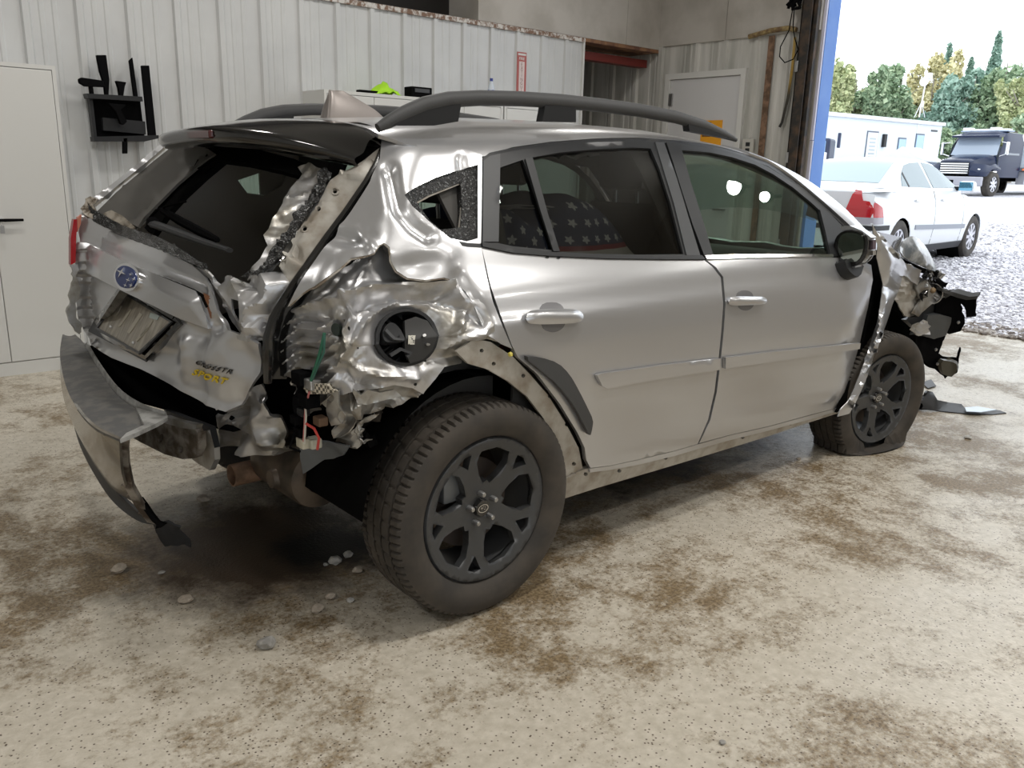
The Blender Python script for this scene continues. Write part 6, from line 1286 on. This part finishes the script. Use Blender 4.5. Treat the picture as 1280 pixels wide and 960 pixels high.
# ------------------------------------------------------------------ tow truck
TH = math.radians(173); ct, st_ = math.cos(TH), math.sin(TH)
tp = along(1237, 247, 33.0); TO = (tp[0]+st_*1.05, tp[1]-ct*1.05, gz(tp[0])-.02)
trk = empty('tow_truck', TO, TH, 'dark navy flatbed truck with silver bumper at the far side of the lot', 'truck'); TMx = XF[trk.name]
def tb(name, mt, par=None, sm=False):
    def deco(mb):
        A = np.array(TMx); mb.V = [tuple(v) for v in np.array(mb.V) @ A[:3, :3].T+A[:3, 3]]; return mb.build(name, mt, par or trk, sm)
    return deco
navy = mat('navy_truck_paint', (.010, .018, .05), .25, 0, .2, spec=.3); tglass = mat('truck_glass', (.30, .36, .44), .1, 0, .5)
mb = MB(); V, F = loft([[(-2.0, -1.03, .75), (-2.0, -1.05, 1.6), (-1.95, -.95, 2.45), (-1.95, 0, 2.52), (-1.95, .95, 2.45), (-2.0, 1.05, 1.6), (-2.0, 1.03, .75)],
    [(-.95, -1.03, .75), (-.95, -1.05, 1.6), (-.95, -.95, 2.47), (-.95, 0, 2.54), (-.95, .95, 2.47), (-.95, 1.05, 1.6), (-.95, 1.03, .75)],
    [(-.60, -1.02, .75), (-.55, -1.03, 1.6), (-.70, -.93, 2.42), (-.68, 0, 2.48), (-.70, .93, 2.42), (-.55, 1.03, 1.6), (-.60, 1.02, .75)],
    [(-.35, -1.0, .75), (-.28, -1.0, 1.55), (-.60, -.90, 2.33), (-.58, 0, 2.38), (-.60, .90, 2.33), (-.28, 1.0, 1.55), (-.35, 1.0, .75)]], 2, 3); mb.add(V, F); tb('cab', navy, sm=True)(mb)
mb = MB(); mb.add([(-.585, -.86, 2.30), (-.575, .86, 2.30), (-.265, .93, 1.60), (-.265, -.93, 1.60)], [(0, 1, 2, 3)]); tb('windscreen', tglass)(mb)
mb = MB(); mb.prism([(-.60, 2.30), (-.20, 2.28), (-.19, 2.35), (-.62, 2.42)], 'y', -.95, .95); tb('sun_visor', navy)(mb)
mb = MB()
V, F = loft([[(-.30, -.95, 1.0), (-.30, -.92, 1.5), (-.30, -.6, 1.62), (-.30, .6, 1.62), (-.30, .92, 1.5), (-.30, .95, 1.0)], [(.4, -.72, .9), (.4, -.70, 1.35), (.4, -.5, 1.52), (.4, .5, 1.52), (.4, .70, 1.35), (.4, .72, .9)], [(.92, -.66, .8), (.92, -.64, 1.25), (.90, -.5, 1.40), (.90, .5, 1.40), (.92, .64, 1.25), (.92, .66, .8)], [(.98, -.60, .8), (.98, -.55, 1.2), (.98, -.4, 1.3), (.98, .4, 1.3), (.98, .55, 1.2), (.98, .60, .8)]], 2, 3); mb.add(V, F); tb('hood', navy, sm=True)(mb)
for sg in (-1, 1):
    mb = MB(); V, F = loft([[(.98, sg*.60, .80), (1.0, sg*.62, 1.05), (.9, sg*.66, 1.26)], [(.92, sg*1.0, .78), (.94, sg*1.02, 1.0), (.75, sg*1.0, 1.24)], [(.55, sg*1.10, .80), (.48, sg*1.12, 1.04), (.40, sg*1.06, 1.20)], [(.30, sg*1.10, 1.04), (.10, sg*1.14, 1.14), (.0, sg*1.06, 1.26)], [(-.45, sg*1.08, .95), (-.40, sg*1.10, 1.08), (-.35, sg*1.0, 1.22)]], 3, 3); mb.add(V, F); tb('front_wing', navy, sm=True)(mb)
    mb = MB(); mb.ico((.88, sg*.83, 1.0), .2, 2, sc=(.55, 1.05, .55)); tb('headlamp', mat('truck_lamp', (.85, .86, .88), .1, 0, 1.), sm=True)(mb)
    mb = MB(); mb.box((-.30, sg*1.30-.05, 1.6), (-.18, sg*1.30+.05, 2.1), .03); mb.tube([(-.3, sg*1.02, 2.1), (-.25, sg*1.3, 2.05)], .02, 6); mb.tube([(-.3, sg*1.0, 1.55), (-.25, sg*1.3, 1.65)], .02, 6); tb('wing_mirror', M['chrome'])(mb)
    mb = MB(); mb.add([(-1.75, sg*1.062, 1.62), (-.75, sg*1.062, 1.62), (-.86, sg*.985, 2.30), (-1.72, sg*.985, 2.30)], [(0, 1, 2, 3)]); tb('side_window', mat('truck_side_glass', (.05, .07, .10), .08, 0, 1.))(mb)
    for x in (0., -4.6): simple_wheel(trk, TMx, x, sg*.98, .48, .15, sg, M['silver_rim'], 8)
mb = MB(); mb.box((.97, -.58, .84), (1.0, .58, 1.30)); g_ = tb('grille', M['trim'])(mb)
for k in range(5): mb = MB(); mb.box((1.0, -.56, .87+k*.088), (1.02, .56, .91+k*.088)); tb('grille_bar', M['chrome'], g_)(mb)
mb = MB(); mb.box((.98, -1.2, .40), (1.14, 1.2, .76), .04); b_ = tb('bumper', mat('grey_truck_bumper', (.36, .36, .40), .4, .3))(mb)
mb = MB(); mb.box((1.141, -.42, .50), (1.15, .12, .62)); tb('bumper_plate', M['blackpl'], b_)(mb)
for k, y in enumerate((-.75, -.35, 0, .35, .75)):
    mb = MB(); mb.box((-1.2, y-.16, 2.56), (-.85, y+.16, 2.56+(.13 if k in (0, 3) else .07)), .02); tb('roof_lamp', mat('roof_lamp_%d' % k, (.8, .82, .86), .3))(mb)
mb = MB(); mb.box((-1.3, -.95, 2.52), (-.8, .95, 2.57), .01); tb('light_bar', mat('light_bar', (.35, .42, .55), .3))(mb)
mb = MB(); mb.box((-8.5, -1.22, 1.02), (-2.15, 1.22, 1.16)); bed = tb('flat_bed', mat('bed_steel', (.18, .2, .24), .5, .3))(mb)
mb = MB(); mb.box((-2.3, -1.15, 1.16), (-2.2, 1.15, 2.0)); tb('headboard', mat('pale_headboard', (.55, .62, .68), .4), bed)(mb)
mb = MB(); mb.box((-3.9, .85, .50), (-2.2, 1.2, 1.0), .02); tb('tool_box', mat('silver_tool_box', (.55, .56, .60), .35, .6))(mb)
mb = MB(); mb.box((-8, -.45, .6), (.9, .45, .95)); tb('chassis', M['dark'])(mb)
mb = MB(); mb.ico((-2.05, 1.15, 1.08), .05, 1); tb('marker_lamp', mat('orange_marker', (.8, .2, .05), .4), bed)(mb)
mb = MB(); mb.tube([(-2.12, .9, 1.0), (-2.12, .9, 2.45)], .06, 10); tb('exhaust_stack', M['chrome'])(mb)

# ------------------------------------------------------------------ office trailer, shed, loader, mast
PA = along(1022, 150, 37.); PB = along(1178, 158, 43.); dv = np.array([PB[0]-PA[0], PB[1]-PA[1]]); LN = np.hypot(*dv); ang = math.atan2(dv[1], dv[0])
zt = along(1178, 154, 43.)[2]; zb = gz(PB[0])+.3
off = empty('office_trailer', (PA[0], PA[1], zb-.3), ang, 'long white office trailer with doors across the gravel lot', 'trailer'); OM = XF[off.name]
def ob_(name, mt, a, b, par=None, c=0):
    mb = MB(); mb.box(a, b, c); A = np.array(OM); mb.V = [tuple(v) for v in np.array(mb.V) @ A[:3, :3].T+A[:3, 3]]; return mb.build(name, mt, par or off)
H_ = zt-(zb-.3); wh = mat('trailer_siding', (.72, .78, .82), .6); m = wh
ob_('trailer_body', wh, (-6, 0, .3), (LN, 3.4, H_-.12)); ob_('roof_edge', M['white_paint'], (-6.1, -.12, H_-.14), (LN+.1, 3.5, H_+.02)); ob_('skirting', mat('trailer_skirt', (.5, .52, .54), .7), (-6, .05, 0), (LN, 3.3, .3))
for f_ in (.78,): ob_('corner_strip', M['white_paint'], (LN*f_-.05, -.02, .3), (LN*f_+.1, .02, H_-.14))
def tdoor(f_, z0, z1, w, nm, fc):
    x = LN*f_; fr_ = ob_(nm, mat('trailer_frame', (.12, .14, .18), .5), (x-w/2-.05, -.03, z0), (x+w/2+.05, 0, z1+.05)); ob_('door_panel' if 'door' in nm else 'pane', fc, (x-w/2, -.05, z0+.04), (x+w/2, -.02, z1-.02), fr_); return fr_
blueg = mat('trailer_blue_glass', (.28, .46, .68), .15, 0, 1.)
d_ = tdoor(.415, .35, 2.5, .85, 'door', M['white_paint']); x = LN*.415
for k in range(9): ob_('louvre', mat('louvre_grey', (.45, .5, .52), .5), (x-.25, -.06, .8+k*.17), (x+.25, -.045, .88+k*.17), d_)
tdoor(.66, .9, 2.3, .62, 'window', blueg); tdoor(.81, .35, 2.55, .68, 'door', blueg)
ob_('lantern', M['trim'], (LN*.505-.12, -.14, 1.85), (LN*.505+.12, 0, 2.45), None, .02); ob_('vent', M['appl'], (LN*.93-.3, -.03, 2.75), (LN*.93+.3, 0, 2.83))
ob_('deck_rail', mat('red_brown_rail', (.35, .16, .13), .7), (LN*.72, -1.2, .2), (LN*1.0, -1.1, .95))
mst = empty('roof_mast', tuple(np.array(OM @ Vector((LN*.85, .6, H_)))), 0, 'thin white mast with tripod legs and dish on the trailer roof', 'mast'); p0 = np.array(OM @ Vector((LN*.85, .6, H_+.02)))
kk = 41.5; pt = along(1158, 98, kk); pb_ = along(1149, 146, kk)
MB().tube([tuple(pb_), tuple(pt)], .035, 8).build('mast_pole', M['white_paint'], mst)
for du in (-6, 0, 7): MB().tube([tuple(along(1152, 128, kk)), tuple(along(1149+du, 146.5, kk-.2+.1*abs(du)))], .02, 6).build('leg', M['white_paint'], mst)
mb = MB(); q = along(1155, 102, kk); mb.lathe([(.001, .06), (.12, .05), (.22, 0), (.12, .03), (.001, .04)], tuple(q), 'x', 16); mb.build('dish', M['white_paint'], mst, True)
q = along(1161, 95, kk); MB().box(q-.14, q+.14, .02).build('antenna_box', M['white_paint'], mst)
q = along(1153, 130, kk); MB().box(q-np.array([.06, .06, .14]), q+np.array([.06, .06, .14]), .02).build('junction_box', M['white_paint'], mst)
pS = along(1160, 203, 37.); sh = empty('shed', (pS[0], pS[1], gz(pS[0])), ang, 'small blue grey shed with a white roof in front of the trailer', 'shed'); SMx = XF[sh.name]
def sb(name, mt, mb): A = np.array(SMx); mb.V = [tuple(v) for v in np.array(mb.V) @ A[:3, :3].T+A[:3, 3]]; return mb.build(name, mt, sh)
mb = MB(); mb.box((-.6, 0, 0), (.75, 1.6, 1.35)); sb('shed_wall', mat('blue_grey_siding', (.36, .44, .56), .7), mb)
mb = MB(); mb.prism([(-.2, 1.35), (.9, 1.9), (1.9, 1.35), (1.9, 1.27), (-.2, 1.27)], 'x', -.75, .85); sb('shed_roof', M['white_paint'], mb)
pL = along(1020, 196, 30.); ld_ = empty('loader', (pL[0], pL[1], gz(pL[0])), -1.2, 'dark blue and orange loader half hidden behind the blue jamb', 'loader'); LMx = XF[ld_.name]
def lb(name, mt, a, b, c=.02): mb = MB(); mb.box(a, b, c); A = np.array(LMx); mb.V = [tuple(v) for v in np.array(mb.V) @ A[:3, :3].T+A[:3, 3]]; return mb.build(name, mt, ld_)
dnv = mat('loader_navy', (.02, .03, .07), .4); org = mat('loader_orange', (.70, .28, .05), .5)
lb('cab', dnv, (-.8, -.1, .9), (.45, 1.3, 2.1), .08); lb('cab_glass', blueg, (-.5, -.12, 1.4), (.3, -.09, 2.0)); lb('loader_body', dnv, (-1.6, -.2, .4), (1.0, 1.3, 1.1), .06); lb('engine_cover', org, (.2, -.75, .35), (1.1, -.15, 1.15), .06); lb('loader_arm', org, (.7, -.65, 1.0), (1.5, -.45, 1.35)); lb('mirror', dnv, (.75, -.75, 1.75), (.85, -.55, 2.25)); lb('seat_guard', M['white_paint'], (.3, -.6, 1.15), (.4, -.3, 1.6))
for sg in (0, 1):
    mb = MB(); mb.lathe([(.001, -.18), (.3, -.18), (.45, -.14), (.45, .14), (.3, .18), (.001, .18)], (0, 0, 0), 'y', 20); A = np.array(LMx @ Matrix.Translation((.7-1.9*sg, -.3, .45))); mb.V = [tuple(v) for v in np.array(mb.V) @ A[:3, :3].T+A[:3, 3]]; mb.build('wheel', M['rubber'], ld_, True)

# ------------------------------------------------------------------ trees at the far edge of the lot
def leafmat(nm, a, b, c): return island_mat(nm, [(0, a), (.5, b), (1, c)], .75)
LM = {'olive': leafmat('olive_leaves', (.30, .36, .18), (.46, .50, .27), (.64, .66, .38)), 'green': leafmat('green_leaves', (.19, .28, .17), (.31, .42, .26), (.48, .57, .37)), 'yellow': leafmat('yellow_leaves', (.44, .42, .22), (.62, .57, .32), (.76, .70, .44)),
      'pine': leafmat('pine_needles', (.17, .28, .22), (.27, .41, .33), (.42, .56, .46)), 'grey': leafmat('grey_green_leaves', (.14, .16, .14), (.24, .26, .22), (.36, .37, .32))}
M['bark'] = mat('pale_bark', (.34, .31, .27), .9)
def tree(u, vt, vb, wpx, kind, dep, lab, conif=False, n=5200):
    top = along(u, vt, dep); c0 = along(u, vb, dep); sc_ = dep/FOC; zg = gz(top[0]); R_ = wpx*sc_*.64
    e = empty('conifer' if conif else 'tree', (top[0], top[1], zg), 0, lab, 'tree', 'trees behind the trailer')
    rg = np.random.default_rng(int(u*7+vt)); z0 = max(zg+1.0, c0[2]-1.5); H = top[2]-z0
    mb = MB(); mb.tube([(top[0], top[1], zg-.2), (top[0]+.1, top[1], zg+H*.4), (top[0], top[1], top[2]-.6)], [.2, .14, .03], 8)
    for k in range(5):
        a = rg.uniform(0, 6.28); zz = z0+H*rg.uniform(.1, .6); mb.tube([(top[0], top[1], zz), (top[0]+R_*.6*math.cos(a), top[1]+R_*.6*math.sin(a), zz+H*.18)], [.07, .02], 6)
    mb.build('trunk', M['bark'], e, True)
    if conif:
        q = rg.random(n)**.7; z = z0+H*(1-q); rr = R_*(q*.95+.03)*(.55+.45*((q*11) % 1))*rg.uniform(.3, 1, n)**.5; a = rg.uniform(0, 2*PI, n); P = np.stack([top[0]+rr*np.cos(a), top[1]+rr*np.sin(a), z-rr*.25], 1)
    else:
        nb = 26; bl = rg.normal(0, .36, (nb, 3)); bl /= np.maximum(1, np.linalg.norm(bl, axis=1)/.8)[:, None]; k = rg.integers(0, nb, n); d = rg.normal(0, 1, (n, 3)); d /= np.linalg.norm(d, axis=1)[:, None]
        P = bl[k]+d*(rg.uniform(.1, .34, nb)[k]*rg.random(n)**.35)[:, None]; hi = np.abs(P[:, 2]).max()
        P = np.stack([top[0]+R_*P[:, 0]*1.05, top[1]+R_*P[:, 1]*1.05, z0+H/2+H/2*P[:, 2]/hi], 1)
    s_ = rg.uniform(.11, .27, n)*(dep/62); ax = rg.normal(0, 1, (n, 3)); ax /= np.linalg.norm(ax, axis=1)[:, None]; b = np.cross(ax, rg.normal(0, 1, (n, 3))); b /= np.linalg.norm(b, axis=1)[:, None]
    nn = np.cross(ax, b)*.25; A_, B_ = ax*s_[:, None], b*s_[:, None]*.7; N_ = nn*s_[:, None]
    V = np.stack([P-A_, P-B_+N_, P+A_, P+B_+N_], 1).reshape(-1, 3); mesh('foliage', V, (np.arange(n*4).reshape(-1, 4)).tolist(), LM[kind], e, kind='stuff')
for a in ((1048, 70, 150, 46, 'olive', 58, 'tall olive green tree right beside the blue jamb'), (1072, 88, 158, 50, 'olive', 62, 'olive tree second from the blue jamb'), (1103, 74, 160, 56, 'green', 60, 'darker green tree above the middle of the trailer'),
          (1090, 100, 165, 44, 'yellow', 64, 'yellowish tree low between the olive and the darker green tree'), (1130, 80, 165, 50, 'green', 63, 'green tree left of the roof mast'), (1148, 92, 160, 34, 'grey', 68, 'thin grey green tree just behind the roof mast'),
          (1172, 66, 170, 50, 'yellow', 66, 'golden yellow tree right of the roof mast'), (1196, 62, 165, 44, 'yellow', 70, 'second golden tree in front of a thin dark tip'), (1190, 92, 185, 64, 'pine', 56, 'blue green tree above the shed'), (1222, 84, 185, 64, 'pine', 58, 'blue green tree above the cab of the truck'),
          (1262, 66, 190, 72, 'green', 56, 'broad green tree behind the truck'), (1285, 80, 190, 64, 'olive', 52, 'olive tree at the right edge'), (1215, 150, 200, 70, 'green', 54, 'low bush behind the truck cab'), (1172, 148, 190, 40, 'green', 54, 'low bush behind the shed'), (1300, 130, 220, 70, 'green', 50, 'low green bush beyond the right edge')):
    tree(*a)
tree(1250, 40, 150, 40, 'pine', 68, 'tall dark spruce tip above the broad green tree', True); tree(1188, 55, 150, 30, 'pine', 72, 'dark spruce tip behind the golden trees', True, 2500); tree(1215, 72, 150, 28, 'pine', 72, 'thin spruce tip right of the golden trees', True, 2200)

# ------------------------------------------------------------------ loose things on the garage floor
sm = [mottle(mat('stone_%d' % k, c, .85), 40, tuple(.8*q for q in c), tuple(min(1, 1.15*q) for q in c)) for k, c in enumerate(((.34, .33, .31), (.46, .40, .33), (.50, .49, .46)))]
def stone(u, v, r, k, lab, fl=.7, seed=0):
    p = lz(r*fl*.7)([(u, v)])[0]; bm = bmesh.new(); bmesh.ops.create_icosphere(bm, subdivisions=2, radius=1); random.seed(seed+int(u))
    for w_ in bm.verts:
        q = 1+.34*noise.noise(w_.co*1.2+Vector((u, v, 0)))+.14*noise.noise(w_.co*3.1+Vector((v, u, 0))); w_.co = Vector((w_.co.x*1.2*q, w_.co.y*q, w_.co.z*fl*q))*r
    zmin = min(w_.co.z for w_ in bm.verts); mb = MB(); mb.bm(bm); mb.V = [(p[0]+x, p[1]+y, z-zmin) for x, y, z in mb.V]
    tag(mb.build('stone', sm[k], loc=(p[0], p[1], 0), smooth=True, autosharp=28), lab, 'stone', 'stones on the floor behind the car')
stone(333, 805, .024, 0, 'largest grey stone, nearest to the viewer behind the car'); stone(233, 750, .022, 1, 'flat tan stone left of the largest grey stone', .5); stone(148, 712, .022, 1, 'tan stone farthest left on the floor', .75)
stone(419, 702, .020, 2, 'pale stone in the oil stain left of the rear tyre', .8); stone(435, 694, .016, 2, 'pale stone closest behind the largest pale one by the tyre', .8); stone(447, 713, .015, 1, 'stone right against the rear tyre tread', .7); stone(407, 706, .009, 2, 'tiny pale pebble left of the pale stones by the tyre')
stone(413, 746, .015, 1, 'small tan stone below the oil stain, upper of three', .8); stone(397, 762, .018, 1, 'tan stone below the oil stain, left of three', .7); stone(438, 751, .011, 2, 'small pale stone below the oil stain, right of three'); stone(254, 624, .022, 1, 'dull stone in the shadow under the crash beam', .7); stone(202, 716, .011, 0, 'dark pebble between the two tan stones', .5)
stone(1210, 547, .02, 2, 'white chip of stone on the floor ahead of the front wheel', .4); stone(998, 574, .012, 1, 'pebble on the floor below the front door', .6); stone(903, 928, .008, 0, 'dark pebble at the bottom of the floor, right of centre', .5)
# undertray torn off the front
dbm = mat('torn_undertray', (.02, .02, .022), .5)
pts = [(1149, 500), (1158, 488), (1166, 490), (1172, 500), (1186, 503), (1202, 505), (1206, 510), (1230, 510), (1250, 513), (1258, 516), (1240, 518), (1210, 517), (1180, 514), (1160, 512), (1148, 511)]
hz = interp2([(1149, 500, .06), (1160, 487, .11), (1170, 496, .08), (1186, 503, .03), (1204, 506, .025), (1258, 516, .006), (1230, 509, .012), (1210, 518, .005), (1148, 512, .01), (1170, 514, .006), (1240, 519, .004)])
o = panel('undertray', pts, lambda uv: lz(hz)(uv), dbm, None, step=4, thick=.006, smooth=True, sharp=35); tag(o, 'torn black undertray lying on the floor ahead of the front wheel', 'debris')
c_ = np.mean([v.co[:] for v in o.data.vertices], 0); 
o = panel('plastic_shard', [(1152, 478), (1164, 474), (1170, 482), (1160, 485)], lz(.012), dbm, None, step=5, thick=.006); tag(o, 'small black plastic shard beside the front tyre', 'debris')
o = panel('glass_sliver', [(1206, 509), (1222, 508), (1246, 512), (1226, 515), (1208, 514)], lz(.03), mat('pale_blue_film', (.55, .66, .78), .2), None, step=4, thick=.003); tag(o, 'pale blue sliver lying on the black undertray', 'debris')
for k in range(60):
    pass
tag(car)
